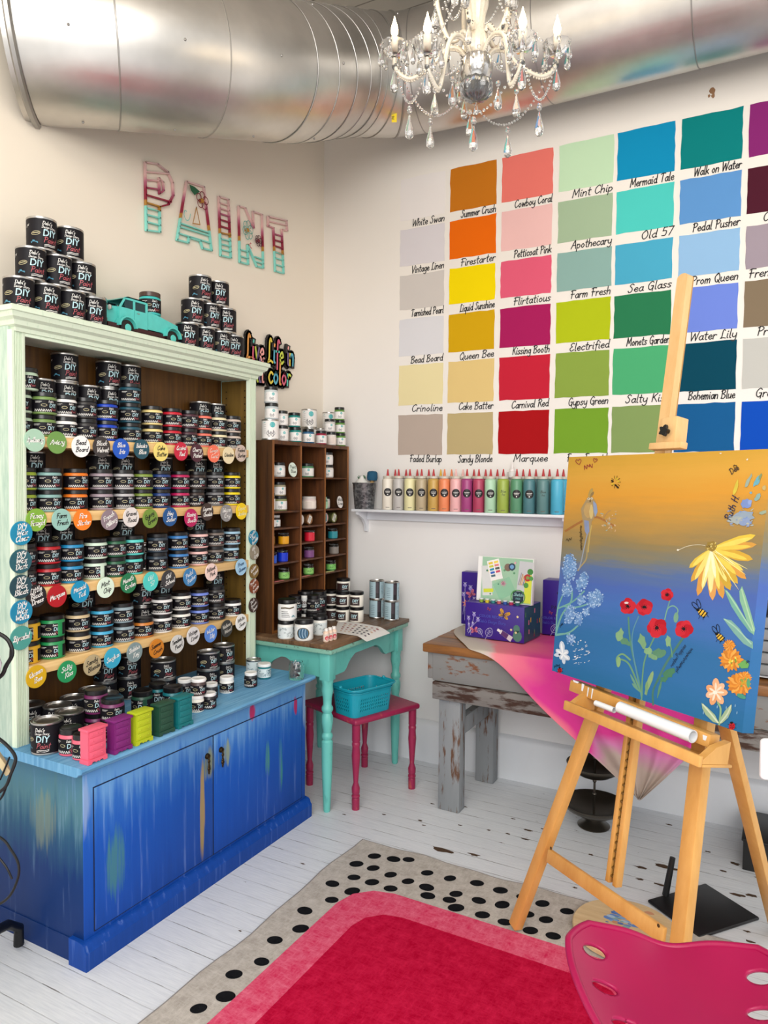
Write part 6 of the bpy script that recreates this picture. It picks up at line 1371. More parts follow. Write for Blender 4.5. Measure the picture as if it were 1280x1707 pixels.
quad(.024, .03, .075, .17, M('d8dad8', .35), .0008, .1); quad(.056, .105, .118, .2, M('f2f0ec', .35), .0011, .28)
for i in range(5):
    for j in range(2): 
        c, s = math.cos(.28), math.sin(.28); a, b = -.014+.028*j, .034-.015*i; quad(.087+a*c-b*s-.011, .153+a*s+b*c-.005, .087+a*c-b*s+.011, .153+a*s+b*c+.005, M([['e8c93a', 'f0d75a'], ['c9cf4a', 'e58a8a'], ['2a8fb0', '4f5a4a'], ['2f62c4', 'd04a6a'], ['4a6a78', 'ecebea']][i][j], .4), .0016, .28)
for k in range(10): quad(.118+.003*k*0, .02, .12, .03, M('5aa88a', .4), .0008)
quad(.095, .03, .185, .11, M('8ec2a0', .35), .0009, .5)
def disc(x, y, r, mat, o): g.poly([F_(x+r*math.cos(2*PI*k/18), y+r*math.sin(2*PI*k/18), o) for k in range(18)], mat)
disc(.152, .168, .018, M('7f6a5a', .4), .0012); disc(.172, .172, .017, M('2b3a55', .4), .0015); disc(.172, .172, .010, M('6fa3cf', .4), .0018)
for k in range(8): a = 2*PI*k/8; g.poly([F_(.133+.004*math.cos(a+1.2), .092+.004*math.sin(a+1.2), .0013), F_(.133+.02*math.cos(a), .092+.02*math.sin(a), .0013), F_(.133+.004*math.cos(a-1.2), .092+.004*math.sin(a-1.2), .0013)], M('c98aa0', .4))
for k in range(26):
    rr = random.Random(k); disc(rr.uniform(.03, .2), rr.uniform(.02, .2), rr.uniform(.003, .006), M(['5f9a6f', 'd9d27a', '8fd0c0', 'e9b0b8', '3f7a5f'][k % 5], .4), .001)
quad(.035, .045, .085, .062, M('d4dc3a', .4), .0013, .1)
quad(.203, .02, .270, .2, M('c9cccf', .25), .0012, -.06); quad(.238, .01, .271, .14, M('d9e043', .35), .0015)
for k in range(5): quad(.212+.007*k, .09, .216+.007*k, .15-.006*k, M(['8d8f93', 'b57f45', 'd9a24a', '6f6f86', 'e08a3f'][k], .4), .0017, -.25)
disc(.251, .127, .017, M('b8322f', .4), .0019); disc(.251, .127, .008, M('8a9a4a', .4), .0022); disc(.262, .155, .014, M('3f8a3a', .4), .0018); disc(.245, .092, .012, M('4a9440', .4), .0018); disc(.268, .125, .010, M('4f9a45', .4), .002)
quad(.183, .010, .236, .062, M('17303f', .4), .0021); 
g.strip([(.209+.034*math.cos(t), .036+.031*math.sin(t)) for t in [2*PI*k/30 for k in range(31)]], .0042, M('4f9a3f', .4), lambda x, y: F_(x, y, .0027)); script(g, 'Sketch', .014, lambda x, y: F_(.210+x, .040+y, .0026), M('9fd0cf', .4), 1.3, 'c', .2, 3); sans(g, 'FREE', .008, lambda x, y: F_(.210+x, .024+y, .0026), M('6fa8a8', .4))
g.build('printed_cover', st_)
for k, hx in enumerate(('8fae3f', 'e0c83a', '3f8f8a', 'd06a6a', '3a5fa8', 'c03a5a', '2f6a6a')):
    mb = MB(); mb.lathe([(0, 0), (.010, 0), (.010, .012), (.0105, .013), (.0105, .018), (0, .018)], [M(hx, .35)]*3+[M('e3e6e6', .25)]*2, seg=16)
    q = s0+ax*(.035+.030*k)-bkd*.018; o = mb.build('paint_pot', None, (q.x, q.y, zt)); tag(o, f'tiny clear lidded pot of {["lime", "yellow", "teal", "coral", "blue", "crimson", "dark teal"][k]} paint before the boxed set', 'paint pot', 'tiny paint pots in a strip')
# ---------------------------------------------------------------- clear drawers and other things at the picture edge
def mat_clear_draw(): return MGLASS('frosted_drawer', 'e8ecef', .25, .35)
dr = thing('drawer_tower', 'clear plastic drawer tower on the workbench beyond the painting', 'drawer unit'); DX = PY(1262, 1100, -.42).x
mb = MB(); mb.bbox((DX, -.44, BZ+.0085), (DX+.3, -.10, BZ+.0145), M('dfe2e6', .35), .002); mb.bbox((DX, -.44, BZ+.245), (DX+.3, -.10, BZ+.258), M('141416', .35), .002); mb.bbox((DX, -.44, BZ+.36), (DX+.3, -.10, BZ+.372), M('dfe2e6', .35), .002)
for x in (DX, DX+.294):
    mb.box((x, -.44, BZ+.0145), (x+.006, -.10, BZ+.36), M('dfe2e6', .35))
mb.build('tower_frame', dr)
for k in range(5):
    z = BZ+.018+k*.045; mb = MB(); mb.bbox((DX+.008, -.448, z), (DX+.292, -.12, z+.040), mat_clear_draw(), .006); mb.build('drawer', dr)
p = CAM+ray(1276, 1268)*1.55
ch_ = thing('white_chair', 'white plastic chair just entering beyond the easel', 'chair', (0, 0, 0))
WPL = M('f1f2f4', .35); mb = MB(); R_ = CR.copy(); R_.z = 0; R_.normalize(); q = CAM+ray(1271, 1268)*1.55; fw = Vector((-R_.y, R_.x, 0))
T = Matrix(((R_.x, fw.x, 0, q.x), (R_.y, fw.y, 0, q.y), (0, 0, 1, q.z), (0, 0, 0, 1)))
mb.bbox((0, 0, -.044), (.40, .02, .044), WPL, .012, T, 4); mb.build('backrest', ch_)
mb = MB(); mb.bbox((.03, -.40, -.50), (.40, -.01, -.47), WPL, .012, T, 3); mb.build('seat', ch_)
for a, b in ((.05, -.38), (.38, -.38)): mb = MB(); mb.tube([T @ Vector((a, b, -.485)), Vector(((T @ Vector((a, b, 0))).x, (T @ Vector((a, b, 0))).y, 0))], .012, WPL, 10); mb.build('leg', ch_)
for a, b in ((.05, .01), (.38, .01)): mb = MB(); mb.tube([T @ Vector((a, b, .0)), T @ Vector((a, b-.02, -.485)), Vector(((T @ Vector((a, b, 0))).x, (T @ Vector((a, b, 0))).y, 0))], .012, WPL, 10); mb.build('leg', ch_)
BKM = M('0f0f10', .4)
# black floor stand base with stem
pl = [PZ(1074, 1508, .012), PZ(1183, 1466, .012), PZ(1250, 1530, .012), PZ(1178, 1557, .012)]
pl = [Vector((q.x, q.y, 0)) for q in pl]; cen = sum(pl, Vector())/4
a0 = (pl[3]-pl[0]); a1 = (pl[1]-pl[0])
ux = (pl[3]-pl[0]+pl[2]-pl[1]).normalized(); uy = Vector((-ux.y, ux.x, 0)); Lx = ((pl[3]-pl[0]).length+(pl[2]-pl[1]).length)/2; Ly = ((pl[1]-pl[0]).length+(pl[2]-pl[3]).length)/2
fs_ = thing('floor_stand', 'flat square black metal base with slanting stem behind the easel leg', 'stand')
T = Matrix(((ux.x, uy.x, 0, cen.x), (ux.y, uy.y, 0, cen.y), (0, 0, 1, 0), (0, 0, 0, 1))); mb = MB(); mb.bbox((-Lx/2, -Ly/2, .0005), (Lx/2, Ly/2, .012), BKM, .005, T, 3); mb.build('base_plate', fs_)
pa = PZ(1109, 1492, .012); pb = Vector((pa.x+.02, pa.y+.012, .15)); mb = MB(); mb.tube([pa, pb], [.012, .010], BKM, 12); mb.build('stem', fs_)
# dark shape at the far corner under the bench: black crate
q0 = PZ(1262, 1450, .0); cr_ = thing('black_bin', 'black plastic bin on the floor under the workbench, beside the rear easel leg', 'bin')
def hollow(mb, x0, y0, x1, y1, h, w, mat):
    mb.box((x0, y0, .001), (x1, y1, .008), mat)
    for a in ((x0, y0, x1, y0+w), (x0, y1-w, x1, y1), (x0, y0+w, x0+w, y1-w), (x1-w, y0+w, x1, y1-w)): mb.box((a[0], a[1], .008), (a[2], a[3], h), mat)
qb = PZ(1240, 1425, 0); mb = MB(); hollow(mb, qb.x+.0, -.40, qb.x+.22, -.12, .115, .006, BKM); mb.build('bin_body', cr_)
mb = MB(); mb.bbox((qb.x-.006, -.406, .1155), (qb.x+.226, -.114, .125), BKM, .003); mb.build('bin_lid', cr_)
# ---------------------------------------------------------------- tiered metal dishes under the bench
PEW = M('5d574e', .32, .9); td = thing('tiered_stand', 'tarnished three tier metal dish stand on the floor under the workbench', 'tiered stand')
f0 = PZ(985, 1384, 0); f0 = Vector((f0.x, f0.y+.05, 0))
mb = MB(); mb.lathe([(0, 0), (.068, 0), (.07, .004), (.062, .010), (.04, .022), (.03, .035), (.045, .046), (.0, .05)], PEW, f0, 28); mb.build('foot', td)
def dish(z, r, nm='dish'):
    mb = MB(); mb.lathe([(0, z), (.03, z+.001), (r*.6, z+.012), (r*.9, z+.035), (r, z+.052), (r+.004, z+.053), (r+.003, z+.049), (r*.92, z+.03), (r*.6, z+.005), (.03, z-.006), (0, z-.008)], PEW, f0, 36); mb.build(nm, td)
dish(.052, .135); dish(.225, .118); dish(.385, .085)
mb = MB(); mb.tube([f0+Vector((0, 0, .05)), f0+Vector((0, 0, .47))], .005, PEW, 10); mb.sphere(f0+Vector((0, 0, .475)), .011, PEW, 10, 8)
for z in (.14, .2, .3): mb.sphere(f0+Vector((0, 0, z)), .009, PEW, 10, 6)
mb.build('center_rod', td)
# ================================================================ easel and painting
EH = .32
_A, _B = PZ(914, 1412, EH), PZ(1100, 1545, EH)
E1 = Vector((_B.x-_A.x, _B.y-_A.y, 0)).normalized(); EB = Vector((-E1.y, E1.x, 0)); EF1 = Vector((1.579, -1.21, 0))
ETH = math.atan((Vector((_A.x, _A.y, 0))-EF1).dot(EB)/EH)
E2 = EB*math.sin(ETH)+Vector((0, 0, 1))*math.cos(ETH); EN = E1.cross(E2)
def EP(u, v, off=0.):
    """a picture point on the easel's plane (off metres in front of it) as (along, up)"""
    o = EF1+EN*off; d = ray(u, v); p = CAM+d*((o-CAM).dot(EN)/d.dot(EN)); q = p-EF1; return (q.dot(E1), q.dot(E2))
def EW(s, t, off=0.): return EF1+E1*s+E2*t+EN*off
BEE = MW('c98f43', 'e0ab60', (5, 5, 1.2), 3.5, .42, 'easel_beech', .12, (.25, .75)); BEE2 = MW('d9aa6d', 'ebc48c', (5, 5, 1.2), 3.5, .42, 'easel_mast_beech', .12, (.25, .75))
es = thing('easel', 'beech wood studio easel with tray and tall central mast holding the painting', 'easel')
def ebar(name, a, b, w, o0, o1, mat=BEE, par=es, r=.003):
    a, b = Vector(a), Vector(b); d = (b-a); L = d.length; d = d/L; n = Vector((-d.y, d.x))
    X = E1*d.x+E2*d.y; Yv = E1*n.x+E2*n.y; O = EW(a.x, a.y)
    T = Matrix(((X.x, Yv.x, EN.x, O.x), (X.y, Yv.y, EN.y, O.y), (X.z, Yv.z, EN.z, O.z), (0, 0, 0, 1)))
    mb = MB(); mb.bbox((0, -w/2, o0), (L, w/2, o1), mat, r, T); return mb.build(name, par), T
# legs: measured along the easel plane
s1 = EP(856, 1540, .02); s2 = EP(968, 1235, .02); dl = (s2[0]-s1[0])/(s2[1]-s1[1])
ebar('front_leg', (s1[0]-dl*s1[1], .018), (s1[0]+dl*(1.16-s1[1]), 1.16), .038, -.012, .02)
r1 = EP(1128, 1560, .02); r2 = EP(1160, 1270, .02); dr_ = (r2[0]-r1[0])/(r2[1]-r1[1])
ebar('front_leg', (r1[0]-dr_*r1[1], .018), (r1[0]+dr_*(1.16-r1[1]), 1.16), .044, -.012, .02)
ca, cb_ = EP(908, 1424, .03), EP(1108, 1562, .03)
ca, cb_ = EP(912, 1426, .034), EP(1105, 1561, .034); ebar('cross_bar', ca, cb_, .042, .0205, .036)
mb = MB()
for (u, v) in ((918, 1414), (1097, 1543)):
    q = EP(u, v, .037); T = Matrix.Translation(EW(*q, .0362)) @ Matrix(((E1.x, E2.x, EN.x, 0), (E1.y, E2.y, EN.y, 0), (E1.z, E2.z, EN.z, 0), (0, 0, 0, 1))); mb.lathe([(0, .001), (.004, .001), (.005, 0)], M('5a4526', .4, .6), T=T, seg=10)
mb.build('bolt', es)
# mast: two rails with ratchet between, lower half; solid board above
m0, m1 = EP(1020, 1474, -.02), EP(1073, 1232, -.02); mtop = EP(1150, 462, -.02); mu = EP(1112, 740, -.02)
md_ = (mtop[0]-m0[0])/(mtop[1]-m0[1]); mk_ = lambda t: (m0[0]+md_*(t-m0[1]), t)
for dx in (-.0145, .0145): ebar('mast_rail', (mk_(m0[1])[0]+dx, m0[1]), (mk_(1.0)[0]+dx, 1.0), .0165, -.038, -.0125)
mb = MB(); RB_ = M('7a5a24', .45, .3); 
for k in range(26):
    t = m0[1]+.02+k*.024; s = mk_(t)[0]; q = [(s-.006, t), (s+.006, t), (s+.006, t+.006), (s-.006, t+.006)]; mb.prism([EW(a, b, -.030) for a, b in q], EN*.014, RB_); mb.strip([(s-.006, t+.006), (s+.005, t+.020)], .004, RB_, lambda x, y: EW(x, y, -.022))
mb.prism([EW(mk_(a)[0]+b, a, -.034) for a, b in ((m0[1], -.006), (m0[1], .006), (1.0, .006), (1.0, -.006))], EN*.003, M('6d4a20', .6)); mb.build('ratchet_strip', es)
# upper mast, rounded top
w = .040; pts = []
a, b = mk_(.95), mtop
dirv = (Vector(b)-Vector(a)).normalized(); nv = Vector((-dirv.y, dirv.x)); 
P_ = [Vector(a)-nv*w/2, Vector(b)-nv*w/2-dirv*.012]+[Vector(b)-dirv*.012+(-nv*math.cos(t)*w/2+dirv*math.sin(t)*.014) for t in [PI*k/10 for k in range(1, 10)]]+[Vector(b)+nv*w/2-dirv*.012, Vector(a)+nv*w/2]
mb = MB(); mb.prism([EW(p.x, p.y, -.012) for p in P_], EN*.024, BEE2); mb.build('mast', es)
mb = MB(); mb.prism([EW(p.x, p.y, -.0165) for p in P_], EN*.0035, M('b98a4a', .5)); mb.build('mast_backing', es)
# rear leg
hb = EW((s1[0]+r1[0])/2+.16, 1.13, -.055); foot = PZ(1296, 1560, 0); foot = Vector((foot.x, foot.y, .0045))
u1 = PZ(1215, 1230, .7); d = ray(1222, 1245); 
# choose the hinge so that the leg passes where the photo shows it
dd = ray(1214, 1222); o_ = EF1-EN*.10; hp = CAM+dd*((o_-CAM).dot(EN)/dd.dot(EN)); vv = (hp-foot); hinge = foot+vv*(((EF1-EN*.055)-foot).dot(EN)/vv.dot(EN))
ax_ = (hinge-foot); L = ax_.length; ax_ = ax_/L; sx_ = E1-ax_*E1.dot(ax_); sx_.normalize(); sz_ = sx_.cross(ax_)
T = Matrix(((ax_.x, sx_.x, sz_.x, foot.x), (ax_.y, sx_.y, sz_.y, foot.y), (ax_.z, sx_.z, sz_.z, foot.z), (0, 0, 0, 1))); mb = MB(); mb.bbox((.0, -.020, -.012), (L, .020, .012), BEE, .003, T); mb.build('rear_leg', es)
# cross rail joining the legs behind the painting
ebar('head_rail', (.30, 1.12), (.66, 1.12), .05, -.0385+.0, -.0125-.0) if False else None
# tray
tl_, tr_ = EP(940, 1168, .14), EP(1167, 1262, .14)
t0 = tl_[1]-.012
tA, tB = (tl_[0], t0), (tr_[0], tr_[1]-.012)
ebar('tray_lip', tA, tB, .028, .128, .140)
ebar('tray_floor', (tA[0], tA[1]-.0105), (tB[0], tB[1]-.0105), .008, .0205, .1275)
for k, (s_, tt) in enumerate(((tA[0]+.012, tA[1]), (tB[0]-.012, tB[1]))):
    mb = MB(); pr = [(.0365, tt-.006), (.1272, tt-.006), (.1272, tt+.004), (.085, tt+.035), (.0365, tt+.05)]; mb.prism([EW(s_-.010, b, a) for a, b in pr], E1*.02, BEE); mb.build('tray_end', es)
ld0, ld1 = EP(949, 1142, .075), EP(1182, 1236, .075)
ebar('canvas_ledge', ld0, ld1, .034, .037, .075)
mb = MB()   # white paint drips along the ledge
for (u, v, w_, l_) in ((972, 1140, .012, .022), (981, 1146, .006, .028), (988, 1148, .006, .03), (960, 1135, .03, .006), (1175, 1226, .014, .012)):
    q = EP(u, v, .0755); mb.poly([EW(q[0]+a, q[1]+b, .0757) for a, b in ((-w_/2, 0), (w_/2, 0), (w_*.3, -l_), (-w_*.3, -l_))], M('e4e6ea', .4))
mb.build('paint_drips', es)
# top clamp
k0 = EP(1121, 716, .05); ang_ = dirv
cl0 = EP(1121, 697, .045); cl1 = EP(1116, 744, .045); ebar('clamp_block', cl1, cl0, .062, .0125, .06, BEE2)
c0_, c1_ = EP(1082, 744, .085), EP(1136, 741, .085); ebar('clamp_lip', c0_, c1_, .020, .0605, .088, BEE2)
q = EP(1108, 718, .075); mb = MB(); T = Matrix.Translation(EW(*q, .0602)) @ Matrix(((E1.x, E2.x, EN.x, 0), (E1.y, E2.y, EN.y, 0), (E1.z, E2.z, EN.z, 0), (0, 0, 0, 1)))
mb.lathe([(.006, 0), (.006, .016), (0, .016)], BKM, T=T, seg=10); st5 = []
for k in range(20):
    a = 2*PI*k/20; rr = .0105+.0075*(.5+.5*math.cos(5*a)); st5.append(T @ Vector((rr*math.cos(a), rr*math.sin(a), .012)))
mb.prism(st5, EN*.010, BKM); mb.build('star_knob', es)
# ---------------------------------------------------------------- painting
def mat_canvas():
    m, t = newmat('painted_canvas'); uv = t.new('UVMap'); uv.uv_map = 'UVMap'; x, y, _ = t.xyz(uv.outputs[0])
    mp = t.new('Mapping'); mp.inputs['Scale'].default_value = (1.2, 14, 1); t.l.new(uv.outputs[0], mp.inputs[0]); n = t.noise(mp.outputs[0], 3, 5, .6)
    mp2 = t.new('Mapping'); mp2.inputs['Scale'].default_value = (1.6, 3, 1); t.l.new(uv.outputs[0], mp2.inputs[0]); n2 = t.noise(mp2.outputs[0], 1.6, 3)
    f = t.math('ADD', y, t.math('MULTIPLY', t.math('SUBTRACT', n, .5), .10)); f = t.math('ADD', f, t.math('MULTIPLY', t.math('SUBTRACT', n2, .5), .10)); f = t.math('SUBTRACT', f, t.math('MULTIPLY', t.math('SUBTRACT', x, .5), .05))
    c = t.ramp(f, [(.0, '256491'), (.10, '2f689c'), (.22, '2f6799'), (.34, '4269aa'), (.43, '4862a6'), (.50, '546a94'), (.55, '73746a'), (.62, '8a7850'), (.72, 'b08742'), (.82, 'cc9136'), (.92, 'cc9a3f'), (1, 'c09538')])
    w = t.noise(t.coord((1, 1, 1)), 500, 1); t.bsdf(c, .6, 0, w, .08, Specular_IOR_Level=.2); return m
OFFC = .078
cTL, cBL, cBR = EP(948, 762, OFFC), EP(920, 1118, OFFC), EP(1237, 1222, OFFC)
cvx0, cvx1 = (cTL[0]+cBL[0])/2, cBR[0]; cb0 = (cBL[1]+cBR[1])/2; ct0 = cTL[1]
shear = (cTL[0]-cBL[0])/(cTL[1]-cBL[1])
CVM = mat_canvas(); TH = .040
pt = thing('painting', 'stretched canvas painted with flowers and bees over an orange to blue sky on the easel', 'painting')
def CV(s, t, o=0): return EW(s, t, OFFC+o)
cor = {(0, 0): cBL, (1, 0): cBR, (0, 1): cTL, (1, 1): (cBR[0]+(cTL[0]-cBL[0])*.35, cTL[1])}
def cq(a, b):
    p = [Vector(cor[k]) for k in ((0, 0), (1, 0), (1, 1), (0, 1))]; return p[0]*(1-a)*(1-b)+p[1]*a*(1-b)+p[2]*a*b+p[3]*(1-a)*b
me = bpy.data.meshes.new('canvas'); N = 8; vs, fs, uv_ = [], [], []
for j in range(N+1):
    for i in range(N+1): q = cq(i/N, j/N); vs.append(tuple(CV(q.x, q.y))); uv_.append((i/N, j/N))
for j in range(N):
    for i in range(N): a = j*(N+1)+i; fs.append([a, a+1, a+N+2, a+N+1])
nb = len(vs)
edge = [(i/N, 0) for i in range(N)]+[(1, j/N) for j in range(N)]+[(1-i/N, 1) for i in range(N)]+[(0, 1-j/N) for j in range(N)]
for a, b in edge:
    for o in (0, -TH): q = cq(a, b); vs.append(tuple(CV(q.x, q.y, o))); uv_.append((a, b*.96-.02))
ne = len(edge)
for k in range(ne): a = nb+2*k; b = nb+2*((k+1) % ne); fs.append([a, a+1, b+1, b])
fs.append([nb+2*k+1 for k in range(ne)])
me.from_pydata(vs, [], fs); ul = me.uv_layers.new(name='UVMap')
for lp in me.loops: ul.data[lp.index].uv = uv_[lp.vertex_index]
me.materials.append(CVM); cvo = link('canvas', me, pt)
# paint strokes: drawn on the canvas face; picture points are carried onto the canvas plane
LAY = [0.0004]
PC = MB()
def dim(h): return ''.join('%02x' % int(int(h[i:i+2], 16)*.92) for i in (0, 2, 4))
def cp(u, v, o): q = EP(u, v, OFFC); return CV(q[0], q[1], o)
def Z(u, v): return (880+u/3.2, 720+v/3.2)   # working frame used while studying the painting
def pol(pts, hx, up=True):
    LAY[0] += .0000012; PC.poly([cp(*Z(*p), LAY[0]) for p in pts], M(dim(hx), .6, var=.10, scale=60, spec=.2))
def line(pts, w, hx, sm=4, taper=False):
    LAY[0] += .0000012; lo = LAY[0]; q = _smooth([Z(*p) for p in pts], sm) if sm and len(pts) > 2 else [Z(*p) for p in pts]
    PC.strip([(a, b) for a, b in q], w/3.2, M(dim(hx), .6, var=.10, scale=60, spec=.2), lambda x, y: cp(x, y, lo))
def ell(cx, cy_, rx, ry, ang, hx, n=14, jag=0., seed=0):
    rr = random.Random(seed); c, s = math.cos(ang), math.sin(ang); pts = []
    for k in range(n):
        a = 2*PI*k/n; j = 1+jag*rr.uniform(-1, 1); x, y = rx*math.cos(a)*j, ry*math.sin(a)*j; pts.append((cx+x*c-y*s, cy_+x*s+y*c))
    pol(pts, hx)
def petal(x0, y0, x1, y1, w, hx):
    dx, dy = x1-x0, y1-y0; L = math.hypot(dx, dy); nx, ny = -dy/L, dx/L
    f = lambda t, k: (x0+dx*t+nx*w*k, y0+dy*t+ny*w*k)
    pol([f(0, .25), f(.3, .75), f(.65, 1), f(.9, .6), f(1, 0), f(.9, -.6), f(.65, -1), f(.3, -.75), f(0, -.25)], hx)
# big yellow daisy
fx, fy = 978, 625
for i, (x, y, w, h_) in enumerate([(1215, 550, 22, 'e9c94a'), (1220, 600, 22, 'dca34a'), (1200, 680, 26, 'dcae42'), (860, 725, 18, 'e3c04a'), (870, 800, 20, 'dba843'), (905, 875, 24, 'dd9f4e'), (1165, 785, 24, 'e0a14c'), (1040, 890, 26, 'dca04c'), (985, 900, 26, 'e0a45c'), (1120, 810, 26, 'd8b040'), (1080, 845, 28, 'cfa93e')]): petal(fx, fy, x, y, w, h_)
for i, (x, y, w, h_) in enumerate([(1195, 565, 14, 'f4dc6a'), (1190, 610, 12, 'f0cf58'), (880, 715, 12, 'f3de6c'), (890, 790, 13, 'f4e27e'), (930, 840, 15, 'f5e78f'), (975, 860, 16, 'f6eaa0'), (1020, 840, 15, 'f2df70'), (1060, 800, 15, 'f4e58a'), (1110, 760, 14, 'eed45c'), (1150, 740, 13, 'f2d866'), (1170, 680, 13, 'efd35a'), (1000, 780, 10, 'fbf3c4'), (945, 780, 9, 'fbf3c4')]): petal(fx, fy, x, y, w, h_)
for k in range(22): rr = random.Random(k); petal(fx+rr.uniform(-4, 10), fy+rr.uniform(0, 8), fx+rr.uniform(-90, 210), fy+rr.uniform(60, 230), 2.4, ['fdf6d0', 'c99a34', 'f8e890'][k % 3]) if k % 2 else None
ell(978, 612, 32, 26, -.4, '9a7f3c', 14, .2, 3)
for k in range(16): rr = random.Random(k+50); ell(978+rr.uniform(-24, 24), 608+rr.uniform(-18, 18), 4, 4, 0, ['c9b15a', '6f5a2a', 'e0cf86'][k % 3], 6)
line([(800, 632), (850, 610), (905, 602), (945, 606)], 2.5, 'e9e2c8'); ell(800, 630, 6, 5, 0, 'efe9d8', 8)
# leaves
pol([(1045, 835), (1075, 860), (1110, 910), (1150, 980), (1200, 1060), (1208, 1085), (1180, 1065), (1130, 1000), (1085, 930)], '79b3a0'); pol([(1130, 900), (1128, 850), (1142, 822), (1160, 870), (1185, 950), (1212, 1050), (1205, 1085), (1165, 1000)], '8cbf9f'); pol([(1040, 995), (1085, 1005), (1130, 1050), (1160, 1095), (1200, 1120), (1200, 1158), (1150, 1130), (1100, 1075), (1070, 1035)], '7fb0a4')
line([(1060, 850), (1110, 925), (1195, 1060)], 7, 'a9d3b4'); line([(1140, 840), (1165, 930), (1205, 1060)], 7, 'b2d6ae'); line([(1050, 1000), (1110, 1045), (1190, 1130)], 7, 'a5cdb8')
# poppies
for (x0, y0, x1, y1, x2, y2, w, hx) in ((536, 990, 550, 1140, 610, 1400, 9, '5a8f7a'), (590, 985, 555, 1120, 606, 1420, 6, '5f93a8'), (675, 1095, 620, 1230, 606, 1430, 8, '6a9b7c'), (830, 1095, 740, 1230, 690, 1330, 13, '4f7d72'), (700, 1310, 668, 1380, 668, 1455, 10, '4a7a6a'), (760, 890, 742, 950, 730, 1000, 6, '6fa39a'), (480, 1210, 540, 1240, 600, 1385, 9, '6f9f78'), (755, 1110, 765, 1160, 770, 1200, 6, '6a9f80')): line([(x0, y0), (x1, y1), (x2, y2)], w, hx, 6)
line([(730, 1000), (745, 945), (775, 928), (800, 950), (790, 985)], 6, '7fb39a', 5); ell(790, 990, 13, 28, .1, '7aa88c'); line([(478, 1245), (475, 1205), (505, 1185), (545, 1215)], 9, '7aa87a', 5); ell(484, 1228, 11, 28, .1, '8fb57c')
for (x, y, w, h_, a, s) in ((490, 1085, 20, 36, .1, 1), (520, 1120, 26, 18, .5, 2), (610, 1120, 20, 38, -.3, 3), (645, 1170, 22, 22, 0, 4), (700, 1180, 36, 22, -.3, 5), (665, 1200, 24, 14, .4, 6), (748, 1115, 16, 34, 0, 7), (750, 1290, 34, 24, -.6, 8), (725, 1320, 22, 16, -.3, 9), (765, 1275, 18, 16, 0, 10)): ell(x, y, w, h_, a, ['7ea87c', '8ab283', '5f9070'][s % 3] if s < 8 else '4a8262', 13, .28, s)
petal(625, 1400, 668, 1275, 13, '8fae7a'); petal(632, 1405, 635, 1330, 9, '7ea36f'); petal(690, 1420, 712, 1330, 7, '5c8f72'); petal(590, 1380, 545, 1290, 6, '6f9f86'); petal(595, 1385, 555, 1340, 7, '6f9f86')
def poppy(x, y, r, ring=True, s=0):
    for k in range(5): a = 2*PI*k/5+s; ell(x+r*.42*math.cos(a), y+r*.42*math.sin(a), r*.60, r*.58, a, ['c4202f', 'd12c3a', 'b81a2a'][k % 3], 12, .10, s*7+k)
    ell(x, y, r*.22, r*.20, 0, '241a20', 10, .2, s)
    for k in range(9): a = 2*PI*k/9; ell(x+r*.3*math.cos(a), y+r*.28*math.sin(a), 2.6, 2.6, 0, '2a1a1c', 6)
poppy(533, 930, 44, s=1); poppy(621, 935, 46, s=2); poppy(688, 1045, 54, s=3); poppy(832, 1052, 50, s=4); poppy(742, 868, 34, s=5); ell(526, 912, 12, 6, 0, 'e8d8d8', 8)
# bird on a branch
line([(202, 528), (260, 492), (320, 462), (370, 455), (420, 478), (455, 500)], 11, 'a8703f', 4); line([(400, 465), (425, 430), (440, 420)], 5, 'b08a5c', 3); line([(415, 470), (455, 460), (470, 462)], 5, 'b39066', 3); line([(430, 485), (440, 515), (445, 530)], 4, 'b39066', 3)
for k in range(26): rr = random.Random(k+9); ell(430+rr.uniform(-40, 42), 478+rr.uniform(-55, 55), rr.uniform(3, 8), rr.uniform(2, 4), rr.uniform(0, 3), ['c9a87c', '9fb0a0', 'd8b792'][k % 3], 7)
pol([(300, 380), (318, 350), (345, 348), (362, 372), (370, 410), (358, 450), (340, 480), (335, 540), (318, 555), (300, 520), (288, 450), (283, 410)], 'a9926a'); pol([(348, 368), (366, 385), (372, 425), (360, 455), (350, 420)], '8f9fc0'); pol([(300, 470), (325, 475), (328, 530), (316, 552), (304, 530)], '8a97b8'); ell(322, 420, 22, 44, .1, 'c2a068', 12, .15, 4); ell(338, 425, 10, 36, 0, 'd6bd7c', 10, .15, 5)
petal(322, 350, 345, 300, 9, 'b59a5a'); petal(330, 352, 352, 318, 7, '9a7f52'); ell(325, 357, 7, 6, 0, 'e8e0cc', 8); ell(341, 355, 6, 6, 0, 'e8e0cc', 8); ell(325, 357, 3, 3, 0, '2a2016', 6); ell(341, 355, 3, 3, 0, '2a2016', 6); petal(333, 360, 332, 376, 4, '6a5230')
line([(330, 545), (318, 620), (310, 680), (280, 720), (268, 738)], 8, 'a8966a', 5); line([(316, 550), (300, 620), (285, 690), (272, 732)], 6, '9aa2ae', 5); line([(340, 500), (330, 560), (322, 640)], 6, 'c2a862', 4)
